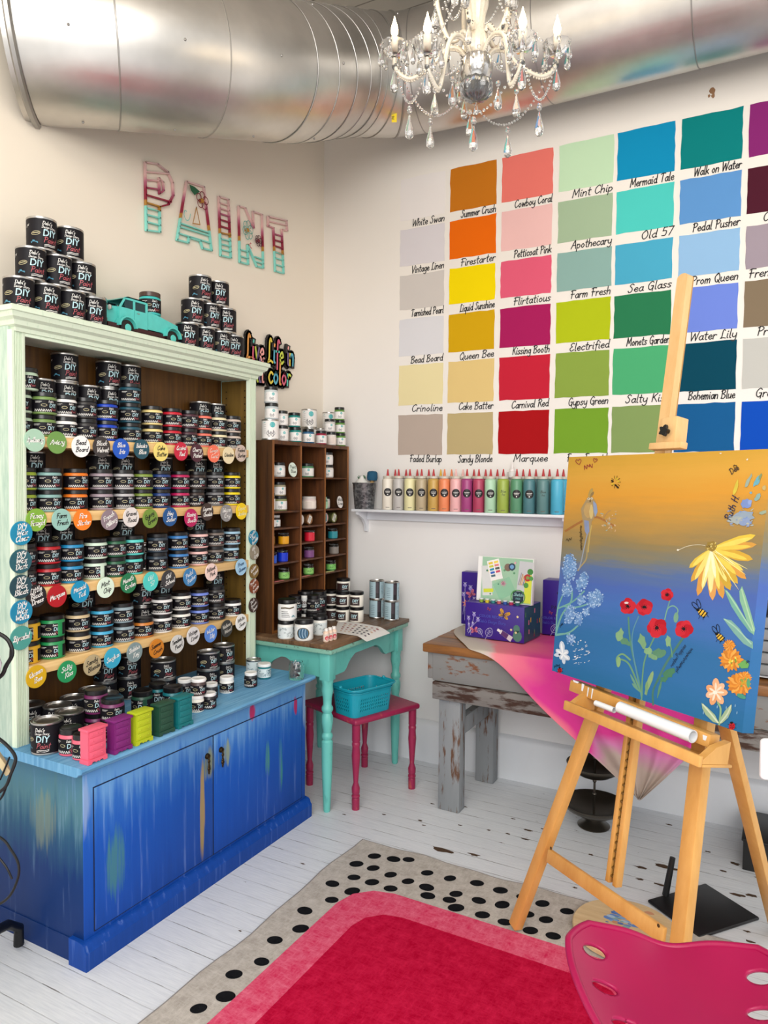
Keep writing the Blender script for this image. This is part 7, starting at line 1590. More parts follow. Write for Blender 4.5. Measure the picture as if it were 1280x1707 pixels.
# blue blossom sprays
for p, w in (([(150, 1075), (180, 980), (230, 905), (235, 840)], 9), ([(152, 1060), (160, 940), (205, 830)], 7), ([(150, 1085), (220, 1070), (265, 1035)], 9), ([(165, 940), (240, 905), (300, 850)], 8), ([(190, 930), (260, 935), (330, 915)], 8), ([(148, 1080), (200, 1075), (230, 1090)], 6)): line(p, w, '77b0a6', 5)
for ci, (cx, cy_, rx, ry, n, a) in enumerate(((222, 725, 40, 78, 150, .05), (208, 840, 30, 42, 60, .3), (290, 800, 30, 56, 80, .4), (355, 890, 48, 52, 110, .6), (285, 895, 22, 34, 40, 0), (225, 975, 32, 52, 80, .3), (272, 1000, 20, 40, 50, .2), (312, 960, 20, 28, 36, .3), (230, 1105, 26, 30, 46, 0))):
    rr = random.Random(ci)
    ell(cx, cy_, rx*.8, ry*.8, a, '6f95c6', 14, .25, ci)
    for k in range(n):
        t, q = rr.uniform(0, 6.283), math.sqrt(rr.random()); x, y = rx*q*math.cos(t), ry*q*math.sin(t); c, s = math.cos(a), math.sin(a); ell(cx+x*c-y*s, cy_+x*s+y*c, rr.uniform(3, 6), rr.uniform(2.5, 5), rr.uniform(0, 3), ['9fc0e6', '7ea6d8', '5f8bc8', 'b7d0ec', '86aede'][k % 5], 6)
# white lily and splashes
for (x, y, w) in ((180, 1115, 15), (150, 1160, 13), (215, 1165, 15), (140, 1190, 11), (225, 1215, 14), (175, 1215, 13), (195, 1240, 10)): petal(188, 1190, x, y, w, 'cfdbe8')
for (x, y, w) in ((178, 1125, 5), (155, 1165, 5), (212, 1172, 6), (218, 1212, 6), (178, 1210, 5)): petal(188, 1188, x, y, w, 'f4f7fa')
ell(170, 1188, 6, 5, 0, '1d3550', 8)
for k in range(34): rr = random.Random(k+77); x = rr.uniform(240, 330); ell(x, 1205-(x-240)*.25+rr.uniform(-52, 52), rr.uniform(2, 9), rr.uniform(1, 2.5), -.4+rr.uniform(-.3, .3), ['dfe9f2', 'b9cfe3', 'f4f7fa'][k % 3], 6)
for k in range(8): rr = random.Random(k+300); ell(rr.uniform(240, 310), rr.uniform(1100, 1140), 3, 3, 0, 'e9f0f6', 6)
# orange zinnias
for ci, (cx, cy_, r) in enumerate(((1085, 1215, 66), (1130, 1345, 70), (1075, 1140, 34), (1160, 1310, 36))):
    rr = random.Random(ci+20)
    ell(cx, cy_, r*.8, r*.8, 0, 'd08838', 16, .15, ci)
    for k in range(34): a = 2*PI*k/17+(k//17)*.2; q = r*(1 if k < 17 else .62); petal(cx, cy_, cx+q*math.cos(a)*rr.uniform(.85, 1.08), cy_+q*math.sin(a)*rr.uniform(.85, 1.08), r*.14, ['e89a3c', 'dd8a34', 'f0ab52', 'cf8030'][k % 4])
for k in range(10): rr = random.Random(k+70); ell(1095+rr.uniform(-22, 22), 1225+rr.uniform(-24, 24), 5, 7, rr.uniform(0, 3), ['e8c83a', '7f9a3f', 'f2dc6a'][k % 3], 7); ell(1150+rr.uniform(-14, 20), 1330+rr.uniform(-22, 26), 5, 8, .5, ['8fa04a', 'c9a83a'][k % 2], 7)
pol([(1120, 1240), (1160, 1215), (1182, 1240), (1175, 1260), (1140, 1262)], '6fae5f'); ell(1140, 1410, 26, 12, .4, '4f9a7f'); ell(1178, 1340, 10, 26, 0, '5fa67a')
# peach flower with two leaves
for a, l in ((-1.55, 72), (-.75, 62), (.05, 66), (1.0, 72), (1.9, 70), (2.75, 56), (3.7, 58)): petal(1003, 1388, 1003+l*math.cos(a), 1388+l*1.05*math.sin(a), 19, ['f0b587', 'e9a673', 'f3c09a'][int(l) % 3])
for a, l in ((-1.55, 52), (-.75, 44), (.05, 46), (1.0, 52), (1.9, 50), (2.75, 40), (3.7, 40)): petal(1003, 1388, 1003+l*math.cos(a), 1388+l*math.sin(a), 6, 'fbe3cc')
ell(1000, 1390, 12, 10, 0, 'fdf2e2', 9)
line([(1015, 1445), (1030, 1480), (1022, 1560)], 10, '8fb587', 4); pol([(928, 1445), (960, 1470), (1000, 1510), (1022, 1555), (990, 1548), (950, 1510), (932, 1475)], '9fb894'); pol([(1088, 1452), (1088, 1485), (1070, 1525), (1040, 1552), (1022, 1560), (1030, 1525), (1055, 1485)], '9fb894'); line([(936, 1455), (975, 1500), (1015, 1550)], 8, 'd3dcc0', 4); line([(1084, 1462), (1065, 1505), (1030, 1550)], 8, 'c9d6b8', 4)
# bees and ladybirds
def bee(x, y, s, a):
    c, sn = math.cos(a), math.sin(a); R_ = lambda p, q: (x+s*(p*c-q*sn), y+s*(p*sn+q*c))
    for (p, q, rx, ry, an) in ((-1.1, -.7, .9, .35, .7), (-.6, -1.2, .85, .3, 1.1)): ex_ = R_(p, q); line([(ex_[0]+s*rx*math.cos(t)*math.cos(an+a)-s*ry*math.sin(t)*math.sin(an+a), ex_[1]+s*rx*math.cos(t)*math.sin(an+a)+s*ry*math.sin(t)*math.cos(an+a)) for t in [2*PI*k/12 for k in range(13)]], 3, '14161c', 0)
    ell(*R_(.3, .35), s*.85, s*.55, a+.5, 'e8b93a', 12); 
    for k in (-.35, .15, .6): line([R_(.3+k-.25, .35+k*.5+.45), R_(.3+k+.25, .35+k*.5-.5)], s*.2, '15151a', 0)
    ell(*R_(-.55, -.1), s*.32, s*.30, 0, '15151a', 8)
    for p0, p1 in (((-.7, -.2), (-1.3, -.5)), ((0, .7), (-.2, 1.4)), ((.5, .9), (.6, 1.5)), ((1, .4), (1.5, .9))): line([R_(*p0), R_(*p1)], 2.2, '15151a', 0)
bee(925, 955, 30, .15); bee(1022, 1085, 27, .3)
def ladyb(x, y, s): ell(x, y, s, s*1.15, .2, 'c01f2a', 12); line([(x-2, y-s), (x+2, y+s)], 2, '1b1315', 0); ell(x-s*.1, y-s*1.1, s*.5, s*.36, 0, '161214', 8); [ell(x+a*s, y+b*s, 2.6, 2.6, 0, '161214', 6) for a, b in ((-.45, -.2), (.4, -.25), (-.35, .4), (.4, .35))]; [line([(x+a*s, y+b*s), (x+a*s*1.7, y+b*s*1.3)], 2, '161214', 0) for a, b in ((-.8, -.5), (.8, -.6), (-.8, .6), (.8, .5))]
ladyb(1090, 1570, 17); ladyb(172, 1272, 12)
for (x, y) in ((452, 262), (475, 250), (470, 285), (455, 280), (485, 265), (480, 295)): ell(x, y, 9, 5, .6, ['3a2a14', 'e8c43a'][int(x) % 2], 8)
for k in range(10): a = 2*PI*k/10; line([(470+14*math.cos(a), 268+20*math.sin(a)), (470+26*math.cos(a), 268+34*math.sin(a))], 2.2, '3a2c14', 0)
# hand print and lettering
for k, (x, y, rx, ry, a, hx) in enumerate(((1110, 300, 9, 42, .3, 'd9c44a'), (1178, 262, 9, 40, .45, '9fb0a0'), (1225, 262, 12, 34, .5, '6fb3c4'), (1240, 240, 7, 18, .4, '8a9a6a'), (1192, 325, 7, 7, 0, '7ab0c8'), (1228, 348, 12, 22, .7, '8fb0a8'), (1165, 385, 26, 26, 0, '7f97d0'), (1185, 375, 12, 14, 0, '94a9dc'), (1150, 455, 56, 34, -.2, '98a8b8'), (1110, 470, 46, 22, .1, 'a9b2b0'), (1160, 480, 34, 20, 0, '8ea0c4'), (1255, 430, 20, 10, -.4, '9fb09a'), (1262, 300, 10, 14, .4, 'c9b47a'))): ell(x, y, rx, ry, a, hx, 14, .22, k)
for k in range(30): rr = random.Random(k+500); ell(1140+rr.uniform(-70, 60), 450+rr.uniform(-40, 55), rr.uniform(3, 12), rr.uniform(2, 5), rr.uniform(-.8, .2), ['b7b9a8', '8fa4cc', '7f98c8', 'a9b4b4'][k % 4], 7)
def write(txt, x, y, size, ang, hx, w=1.0, sl=.2):
    LAY[0] += .0000016; lo = LAY[0]; c, s = math.cos(ang), math.sin(ang)
    script(PC, txt, size, lambda a, b: cp(*Z(x+a*c+b*s, y+a*s-b*c), lo), M(hx, .5), w, 'l', sl, 3)
def scrib(x, y, L, amp, ang, hx, w=2.2, seed=0):
    rr = random.Random(seed); c, sn = math.cos(ang), math.sin(ang); pts = []; t = 0; k = 0
    while t < L:
        a = amp*rr.uniform(.4, 1)*(1 if k % 2 else -1)*(2 if rr.random() > .85 else 1); pts.append((x+t*c+a*sn, y+t*sn-a*c)); t += amp*rr.uniform(.5, .9); k += 1
    line(pts, w, hx, 4)
write('Ruth H.', 1082, 478, 38, -1.22, '2a2440', 1.2); write('Dee', 1085, 230, 30, -.6, '241c22', 1.2); write('Poppies', 802, 1205, 21, -.95, '1d1f33', .9)
scrib(765, 1252, 60, 8, -.95, '1d1f33', 2.2, 1); scrib(792, 1280, 150, 7, -.98, '1d1f33', 2.2, 2); scrib(284, 500, 135, 5, 1.55, '3a2c1c', 2, 3); scrib(205, 575, 30, 9, -.1, '3a2c1c', 2.2, 4); scrib(142, 1255, 34, 6, -.4, '15243a', 2.2, 5); scrib(1164, 1232, 22, 7, -.5, '2a2016', 2.4, 6); scrib(172, 1040, 30, 8, -.9, '15243a', 2.4, 7); scrib(300, 190, 55, 11, -.3, 'a03a3a', 3.4, 8)
for (x, y, s, a, hx) in ((272, 160, 15, -.2, 'a03a3a'), (360, 152, 11, .2, 'a03a3a'), (1107, 186, 9, .2, '241c22')):
    c, sn = math.cos(a), math.sin(a); H = [(0, 1), (-.9, 0), (-.85, -.7), (-.4, -.9), (0, -.4), (.4, -.9), (.85, -.7), (.9, 0), (0, 1)]; line([(x+s*(p*c-q*sn), y+s*(p*sn+q*c)) for p, q in H], 3, hx, 2)
for k in range(6): rr = random.Random(k+900); ell(rr.uniform(930, 1120), rr.uniform(1440, 1530), 2.5, 9, .1, '8fb8d8', 7)
ell(1030, 115, 6, 3, 0, 'f0ead8', 7); ell(1172, 148, 4, 6, .6, 'f0ead8', 7)
po = PC.build('painted_picture', pt, angle=.3)
# ---------------------------------------------------------------- white paper rolls in the tray
def roll(a, b, r, name, label, off):
    p, q = EW(*EP(*a, off), off), EW(*EP(*b, off), off); d = (q-p).normalized(); u = d.orthogonal().normalized(); w = d.cross(u); mb = MB(); n = 24; ro, ri = [], []
    for rad in (r, r*.86):
        mb.tube([p, q], rad, M('eceef0', .35), n, cap=False)
    for e in (p, q):
        b0 = len(mb.v); 
        for rad in (r, r*.86):
            for k in range(n): t = 2*PI*k/n; mb.v.append(tuple(e+(u*math.cos(t)+w*math.sin(t))*rad))
        for k in range(n): mb.face([b0+k, b0+(k+1) % n, b0+n+(k+1) % n, b0+n+k], M('d9dbde', .4))
    o = mb.build(name); tag(o, label, 'paper roll')
roll((1033, 1179), (1155, 1228), .0165, 'paper_roll', 'thick glossy white paper roll lying in the easel tray', .098)
roll((993, 1172), (1024, 1184), .0085, 'paper_roll', 'thin white paper roll beside the thick one in the easel tray', .098)
# ================================================================ rug
def mat_rug(key, c1, c2, sc=26):
    m, t = newmat(key); n = t.noise(t.coord((1, 1, 1)), sc, 6, .7); st = t.noise(t.coord((12, 3, 1)), 9, 4, .7); st2 = t.noise(t.coord((3, 14, 1)), 9, 4, .7)
    f = t.math('ADD', t.math('MULTIPLY', n, .5), t.math('MULTIPLY', t.math('MAXIMUM', st, st2), .5)); w = t.noise(t.coord(), 600, 2)
    t.bsdf(t.ramp(f, [(.40, c1), (.68, c2)]), .95, 0, w, .3, .003, Specular_IOR_Level=.05); return m
RG = mat_rug('rug_greige', 'a39b92', 'c9c3bb'); RP = mat_rug('rug_pink', 'c92a54', 'e0738c'); RC = mat_rug('rug_red', 'a3002a', 'cb1f49'); RB2 = mat_rug('rug_black', '111214', '1e1f22')
RX0, RX1, RY1, RY0 = .832, 2.268, -.942, -3.15
rx0, rx1 = RX0, RX1
rug = thing('rug', 'soft rug with black dots on greige, pink frame and crimson centre on the white floor', 'rug')
mb = MB(); pts = []
for (a, b, c, d) in ((RX0, RY0, RX1, RY0), (RX1, RY0, RX1, RY1), (RX1, RY1, RX0, RY1), (RX0, RY1, RX0, RY0)):
    for k in range(30):
        t = k/30; x, y = a+(c-a)*t, b+(d-b)*t; w = .006*math.sin(17*t+a*3)+.004*math.sin(41*t); pts.append((x+(w if a == c else 0), y+(w if b == d else 0), .001))
mb.prism(pts, (0, 0, .008), RG, M('8d8782', .9)); rug_mb = mb
mb = MB(); mb.tube([(p[0], p[1], .006) for p in pts], .0042, M('86807c', .9), 6, True); mb.build('bound_edge', rug)
cpt = [PZ(u, v, .0095) for u, v in ((575, 1540), (640, 1496), (690, 1494), (945, 1573))]
PXa, PXb, PYt = .99, 2.11, -1.235
def octo(x0, x1, y0, y1, c, n=3):
    out = []
    for cx, cy_, a0 in ((x1-c, y0+c, -PI/2), (x1-c, y1-c, 0), (x0+c, y1-c, PI/2), (x0+c, y0+c, PI)):
        for k in range(n+1): a = a0+PI/2*k/n; out.append((cx+c*math.cos(a), cy_+c*math.sin(a)))
    return out
z1 = .0098
def ringface(mb, o, i, z, mat):
    n = len(o)
    for k in range(n): mb.poly([(*o[k], z), (*o[(k+1) % n], z), (*i[(k+1) % n], z), (*i[k], z)], mat)
O = octo(PXa, PXb, -2.87, PYt, .15); I = octo(PXa+.115, PXb-.115, -2.755, PYt-.115, .125)
mb = MB(); ringface(mb, O, I, z1, RP); mb.build('pink_frame', rug); mb = MB(); mb.poly([(*p, z1) for p in I], RC); mb.build('crimson_centre', rug)
mb = rug_mb
def dot(x, y, s, a, z=.0096):
    mb.poly([(x+s*(math.cos(t)*math.cos(a)-.8*math.sin(t)*math.sin(a)), y+s*(math.cos(t)*math.sin(a)+.8*math.sin(t)*math.cos(a)), z) for t in [2*PI*k/18 for k in range(18)]], RB2)
rr = random.Random(12)
DOTS = [(624, 1427), (656, 1432), (681, 1432.8), (622, 1447), (594, 1440), (620, 1470.5), (590, 1462.5), (651, 1458), (680, 1469), (712, 1455), (651, 1481), (711, 1479), (750, 1464), (554, 1473), (587, 1485.5), (553, 1500), (749, 1500), (713, 1493), (508, 1518), (539, 1526), (760, 1490), (795, 1472), (834, 1484), (798, 1501), (837, 1508), (760, 1513), (458, 1567), (501, 1548), (487, 1581), (436, 1603), (390, 1624), (426, 1641), (376, 1661), (331, 1681), (804, 1525), (872, 1495), (904, 1506), (879, 1524), (910, 1533), (841, 1537), (884, 1551), (945, 1519), (922, 1560), (363, 1697), (1181, 1588), (620, 1491)]
for (u, v) in DOTS:
    p = PZ(u, v, .0096)
    if PXa < p.x < PXb and p.y < PYt and not (p.x < PXa+.2 and p.y > PYt-.2): continue
    dot(p.x, p.y, .027+rr.uniform(-.003, .003), rr.uniform(-.5, .5)+.5)
for k in range(14):
    for c in range(2): x = RX1-.045-.07*c; y = RY1-.06-.115*k-.05*c; dot(x+rr.uniform(-.008, .008), y, .022, rr.uniform(0, 1))
for k in range(9): dot(RX0+.04+.06*(k % 2), -2.25-.09*k, .023, .5)
mb.build('rug_field', rug)
# ---------------------------------------------------------------- round wooden board with paint on the floor
dc = (PZ(946, 1545, .02)+PZ(1141, 1560, .02))/2; dc = Vector((dc.x+.0, dc.y+.005, 0)); dr = .172
PLY = MW('c9ab7e', 'dcc397', (2, 14, 1), 3, .5, 'plywood_round'); wd = thing('lazy_susan', 'round pale wooden board smeared with blue paint lying on the rug edge', 'round board')
mb = MB(); mb.lathe([(0, .012), (dr-.004, .012), (dr, .015), (dr, .026), (dr-.003, .029), (0, .029)], PLY, dc, 56); mb.build('board', wd, angle=.5)
mb = MB(); mb.lathe([(0, .010), (.08, .010), (.08, .0118), (0, .0118)], M('2a2a2a', .5), dc, 30); mb.build('turntable_foot', wd)
mb = MB()
for k in range(46):
    r = random.Random(k+3); q = PZ(1045+r.gauss(0, 17), 1532+r.gauss(0, 9), .029); 
    if (Vector((q.x, q.y))-Vector((dc.x, dc.y))).length > dr-.02: continue
    s = r.uniform(.006, .02); a = r.uniform(0, 3); mb.poly([(q.x+s*(.7+.3*r.random())*math.cos(t+a), q.y+.6*s*(.7+.3*r.random())*math.sin(t+a), .0293+k*.000008) for t in [2*PI*j/11 for j in range(11)]], M(['5f86c4', '7fa6cf', '4a6fb0', '86a9a8', 'a9c3d6', '6f9a8c', 'c98f6a'][k % 7 if k % 3 else k % 2], .5))
mb.build('paint_smear', wd)
# ================================================================ tractor-seat stool
MAGS = M('9c1148', .3, var=.04, spec=.3)
ts = thing('tractor_stool', 'glossy magenta metal tractor seat stool with oval holes in the near corner', 'stool')
SA = Vector((.966, .259, 0)); SB = Vector((-.259, .966, 0)); 
def seatpt(a, b):
    # a across, b away from the camera
    h = .636+.075*(abs(a)/.2)**2.3+.030*max(0, b/.16)**2*(1-.7*math.exp(-(a/.06)**2))-.012*max(0, -b/.16)*0
    h += .004*math.cos(a*20)
    return Vector((SCX, SCY, 0))+SA*a+SB*b+Vector((0, 0, h))
SCX, SCY = 2.220, -2.285
bm = bmesh.new(); NU, NV = 96, 84; grid = []
HOLES = [(-.134, .085, .022, .0135, .55), (-.120, .014, .022, .0135, .35), (-.092, -.054, .022, .0135, .2), (.134, .085, .022, .0135, -.55), (.120, .014, .022, .0135, -.35), (.092, -.054, .022, .0135, -.2)]
def inh(a, b, g=1.0):
    for (x, y, rx, ry, an) in HOLES:
        c, s = math.cos(an), math.sin(an); dx, dy = a-x, b-y; p, q = (dx*c+dy*s)/rx, (-dx*s+dy*c)/ry
        if p*p+q*q < g: return (x, y, rx, ry, an, p, q)
    return None
for j in range(NV+1):
    for i in range(NU+1):
        x, y = 2*i/NU-1, 2*j/NV-1; px, py = x*math.sqrt(1-.42*y*y), y*math.sqrt(1-.42*x*x); a, b = px*.188*(1-.22*max(0, .35-py)), py*.172
        b += .018*(abs(a)/.2)**2
        grid.append([a, b])
fl = []
for j in range(NV):
    for i in range(NU):
        q = [j*(NU+1)+i, j*(NU+1)+i+1, (j+1)*(NU+1)+i+1, (j+1)*(NU+1)+i]; ca = sum(grid[k][0] for k in q)/4; cb2 = sum(grid[k][1] for k in q)/4
        if not inh(ca, cb2): fl.append(q)
used = {}
cnt = {}
for q in fl:
    for k in range(4): e = tuple(sorted((q[k], q[(k+1) % 4]))); cnt[e] = cnt.get(e, 0)+1
for e, n in cnt.items():
    if n == 1:
        for k in e:
            h = inh(*grid[k], 2.6)
            if h:
                x, y, rx, ry, an, p, qv = h; l = math.hypot(p, qv); p, qv = p/l, qv/l; c, s = math.cos(an), math.sin(an); grid[k] = [x+p*rx*c-qv*ry*s, y+p*rx*s+qv*ry*c]
us = sorted({k for q in fl for k in q}); ix = {k: n for n, k in enumerate(us)}
me = bpy.data.meshes.new('seat'); me.from_pydata([tuple(seatpt(*grid[k])) for k in us], [], [[ix[k] for k in q] for q in fl]); me.polygons.foreach_set('use_smooth', [True]*len(me.polygons)); me.materials.append(MAGS)
so = link('seat', me, ts); md = so.modifiers.new('th', 'SOLIDIFY'); md.thickness = .006; md.offset = -1
rim = []
for k in range(120):
    t = 2*PI*k/120; x, y = math.cos(t), math.sin(t); m_ = max(abs(x), abs(y)); x, y = x/m_, y/m_; px, py = x*math.sqrt(1-.42*y*y), y*math.sqrt(1-.42*x*x); a, b = px*.188*(1-.22*max(0, .35-py)), py*.172; b += .018*(abs(a)/.2)**2; rim.append(seatpt(a, b)-Vector((0, 0, .003)))
mb = MB(); mb.tube(rim, .0065, MAGS, 10, True); mb.build('rolled_rim', ts)
SM = M('2b2b2d', .35, .8); b0 = Vector((SCX, SCY, 0))
mb = MB(); mb.lathe([(0, .03), (.022, .03), (.022, .45), (.016, .46), (.016, .622), (.05, .626), (.05, .630), (0, .630)], SM, b0, 24); mb.build('pedestal', ts)
for k in range(4):
    a = PI/4+k*PI/2; d = Vector((math.cos(a), math.sin(a), 0)); mb = MB(); mb.tube([b0+d*.02+Vector((0, 0, .20)), b0+d*.10+Vector((0, 0, .16)), b0+d*.17+Vector((0, 0, .05)), b0+d*.20+Vector((0, 0, .017))], .0085, SM, 10); mb.build('leg', ts)
# ================================================================ black wire rack at the near edge
BW_ = M('141416', .4, .3); rk = thing('wire_rack', 'black wire display rack with curved foot beside the blue cabinet', 'wire rack')
ft = PZ(33, 1567, .0); ft = Vector((ft.x, -2.10, 0)); px0 = Vector((.36, -2.36, 0))
fy = Vector((.245, -2.095, 0))
mb = MB(); mb.tube([px0+Vector((0, 0, .16)), px0*.6+fy*.4+Vector((0, 0, .155)), px0*.2+fy*.8+Vector((0, 0, .12)), fy+Vector((0, -.0, .075)), fy+Vector((-.004, .002, .0175))], [.015, .015, .015, .015, .016], BW_, 12); mb.build('foot', rk)
for a in (2.5, 4.4, 5.6):
    d = Vector((math.cos(a), math.sin(a), 0))*.28; mb = MB(); mb.tube([px0+Vector((0, 0, .16)), px0+d*.6+Vector((0, 0, .155)), px0+d*.95+Vector((0, 0, .09)), px0+d+Vector((0, 0, .013))], .012, BW_, 12); mb.build('foot', rk)
mb = MB(); mb.tube([px0+Vector((0, 0, .13)), px0+Vector((0, 0, 1.45))], .013, BW_, 14); mb.build('pole', rk)
WIRE = []
def pxd(u, v, t): return CAM+ray(u, v)*t
def hoop(pts, r=.0042, nm='wire_hoop', t=1.95):
    mb = MB(); mb.tube(cr([pxd(u, v, t) for u, v in pts], 6), r, BW_, 8); mb.build(nm, rk)
hoop([(-60, 1010), (-20, 1046), (8, 1062), (18, 1076), (20, 1092), (10, 1110), (0, 1128), (-40, 1150)], .0055); hoop([(18, 1080), (16, 1100), (8, 1118), (-4, 1135)], .003, t=1.96)
hoop([(-50, 1205), (-10, 1226), (14, 1245), (26, 1265), (18, 1290), (6, 1315), (-30, 1335)], .0045); hoop([(26, 1265), (14, 1300), (2, 1330), (-20, 1345)], .003, t=1.96); hoop([(16, 1262), (8, 1282), (0, 1300)], .0025, t=1.97)
hoop([(-50, 1375), (0, 1396), (18, 1416), (31, 1442), (28, 1470), (10, 1500), (-30, 1520)], .0035); hoop([(-10, 1420), (10, 1445), (20, 1465)], .003, t=1.97)
def loose(u, v, t): p = pxd(u, v, t); return p
p = loose(-4, 1105, 1.93); mb = MB(); T = Matrix.Translation(p-CR*.01) @ Matrix.Rotation(.35, 4, 'Y'); mb.lathe([(0, -.05), (.018, -.05), (.020, -.045), (.020, .0), (.014, .012), (.012, .016), (.012, .020), (0, .022)], M('e9e9ea', .35), T=T, seg=18); wbtl = thing('rack_bottle', 'white bottle with red spout held in the black wire rack', 'bottle'); mb.build('bottle_body', wbtl); mb = MB(); mb.lathe([(.009, .021), (.008, .024), (.003, .062), (0, .063)], M('c01f28', .4), T=T, seg=14); mb.build('spout_tip', wbtl)
p = loose(2, 1272, 1.99); mb = MB(); T = Matrix.Translation(p) @ Matrix.Rotation(-.5, 4, 'Z') @ Matrix.Rotation(.5, 4, 'X'); mb.bbox((-.06, -.008, -.035), (.016, .008, .035), M('cdbb92', .5), .003, T); tag(mb.build('kraft_box'), 'small kraft coloured box sitting in the black wire rack', 'box')
# ================================================================ crystal chandelier
def mat_crystal():
    m, t = newmat('crystal'); p = t.bsdf('ffffff', .02, 0); p.inputs['Transmission Weight'].default_value = .93; p.inputs['IOR'].default_value = 1.5; p.inputs['Specular IOR Level'].default_value = .9; return m
CRY = mat_crystal(); BEAD = M('cfc6b6', .25, var=.2, scale=160, spec=.8); CHR = M('c9c6c2', .15, .95); CNDL = M('efe3cf', .5); FLM = M('ffe2ae', .4, emit=9)
C0 = CAM+ray(795, 60)*2.1; CHx, CHy = C0.x, C0.y; ch0 = thing('chandelier', 'white beaded crystal chandelier with lit candle bulbs and glass drops', 'chandelier')
zc = lambda v: CAM.z-(v-804)/FPX*2.1  # heights read at the chandelier's distance
def cz(v): return (CAM+ray(795, v)*2.1).z
col_ = [(0, cz(168)), (.004, cz(166)), (.010, cz(162))]
mb = MB(); mb.lathe([(.0, cz(98)), (.020, cz(97)), (.026, cz(92)), (.030, cz(84)), (.030, cz(60)), (.026, cz(54)), (.021, cz(40)), (.023, cz(28)), (.030, cz(14)), (.032, cz(4)), (.026, cz(-10)), (.018, cz(-24)), (.02, cz(-40)), (.034, cz(-55)), (.036, cz(-70)), (.02, cz(-88)), (.012, cz(-110)), (.012, 3.84), (.05, 3.86), (.055, 3.895), (0, 3.895)], BEAD, (CHx, CHy, 0), 28, lobes=14, lob=.03); mb.build('beaded_column', ch0)
mb = MB(); mb.lathe([(.0, cz(97)), (.044, cz(98)), (.047, cz(103)), (.046, cz(120)), (.038, cz(133)), (.030, cz(136)), (0, cz(136))], CHR, (CHx, CHy, 0), 32); mb.build('silver_dome', ch0)
mb = MB(); mb.lathe([(.018, cz(131)), (.040, cz(134)), (.047, cz(143)), (.044, cz(154)), (.030, cz(163)), (.012, cz(166)), (.0, cz(167)), (.0, cz(164)), (.028, cz(160)), (.041, cz(152)), (.043, cz(144)), (.030, cz(136))], CRY, (CHx, CHy, 0), 40, lobes=10, lob=.07); mb.build('glass_bowl', ch0)
def drop(par, p, s=1.0, nm='crystal_drop'):
    mb = MB(); mb.lathe([(0, 0), (.0018*s, -.002*s), (.003*s, -.010*s), (.0065*s, -.022*s), (.0082*s, -.031*s), (.007*s, -.038*s), (.0035*s, -.042*s), (0, -.043*s)], CRY, p, 8); mb.sphere(Vector(p)+Vector((0, 0, .006*s)), .005*s, CRY, 8, 5); return mb.build(nm, par, angle=.3)
def strand(par, a, b, sag, n, r=.0042):
    a, b = Vector(a), Vector(b); mb = MB()
    for k in range(n):
        t = k/(n-1); p = a*(1-t)+b*t; p.z -= sag*4*t*(1-t); mb.sphere(p, r*(1.0 if k % 2 else .82), CRY, 7, 4)
    return mb.build('crystal_strand', par, angle=.3)
def sphased(k, n, ph): return ph+2*PI*k/n
tips_ = []
AR = .258
def azimuth(u, v, t):
    p = CAM+ray(u, v)*t; return math.atan2(p.y-CHy, p.x-CHx)
base_az = math.atan2(CR.y, CR.x)
for k in range(5):
    # the five lamps: seen at image directions left, front-left, front-right, right and behind
    az = base_az+[PI-.10, PI+.75, -.98, .14, PI/2+.05][k]; R_ = [.238, .205, .185, .240, .22][k]
    cupv = [86, 138, 134, 78, 74][k]; d = Vector((math.cos(az), math.sin(az), 0)); top = cz(92)
    tip = Vector((CHx, CHy, 0))+d*R_; zt = cz(cupv)
    pr = [(.030, cz(94)), (.052, cz(80)), (.085, cz(79)), (.120, cz(100)), (.150*R_/.2, cz(cupv+38)), (R_*.90, cz(cupv+34)), (R_*.99, cz(cupv+18)), (R_, cz(cupv+4))]
    path = cr([Vector((CHx, CHy, z))+d*r for r, z in pr], 6); arm = MB(); arm.tube(path, .0062, BEAD, 10); ao = arm.build('arm', ch0)
    bd = MB()
    for i in range(0, len(path), 1):
        bd.sphere(path[i]+Vector((0, 0, .0072)), .0036, CRY if i % 2 else BEAD, 6, 4); bd.sphere(path[i]-Vector((0, 0, .0072)), .0034, BEAD, 6, 4)
    bd.build('bead_edging', ao, angle=.3)
    mb = MB(); mb.lathe([(.006, zt-.004), (.018, zt-.002), (.032, zt+.012), (.040, zt+.030), (.041, zt+.032), (.034, zt+.014), (.018, zt+.001), (.006, zt+.001)], CRY, tip, 28, lobes=12, lob=.06); mb.build('bobeche', ao)
    mb = MB(); mb.lathe([(0, zt-.002), (.012, zt-.002), (.0135, zt+.004), (.012, zt+.010), (.0105, zt+.012), (.0105, zt+.052), (.009, zt+.054), (0, zt+.054)], CNDL, tip, 18); mb.build('candle_sleeve', ao)
    mb = MB(); mb.lathe([(0, zt+.054), (.006, zt+.056), (.0105, zt+.066), (.011, zt+.074), (.008, zt+.088), (.004, zt+.100), (.0012, zt+.112), (0, zt+.114)], FLM, tip, 16); mb.build('candle_bulb', ao)
    tips_.append((tip, zt, d, az))
    for j in range(6):
        a = az+2*PI*j/6+.3; q = tip+Vector((math.cos(a)*.038, math.sin(a)*.038, zt+.020-.0)); q = Vector((q.x, q.y, zt+.018)); drop(ao, q, [1.25, 1.0][j % 2])
    q = Vector((tip.x, tip.y, zt-.040)); mb = MB()
    for i in range(3): mb.sphere(Vector((tip.x, tip.y, zt-.012-.011*i)), .005, CRY, 7, 4)
    mb.build('crystal_strand', ao, angle=.3); drop(ao, q, 1.5)
order = [0, 1, 2, 3, 4]
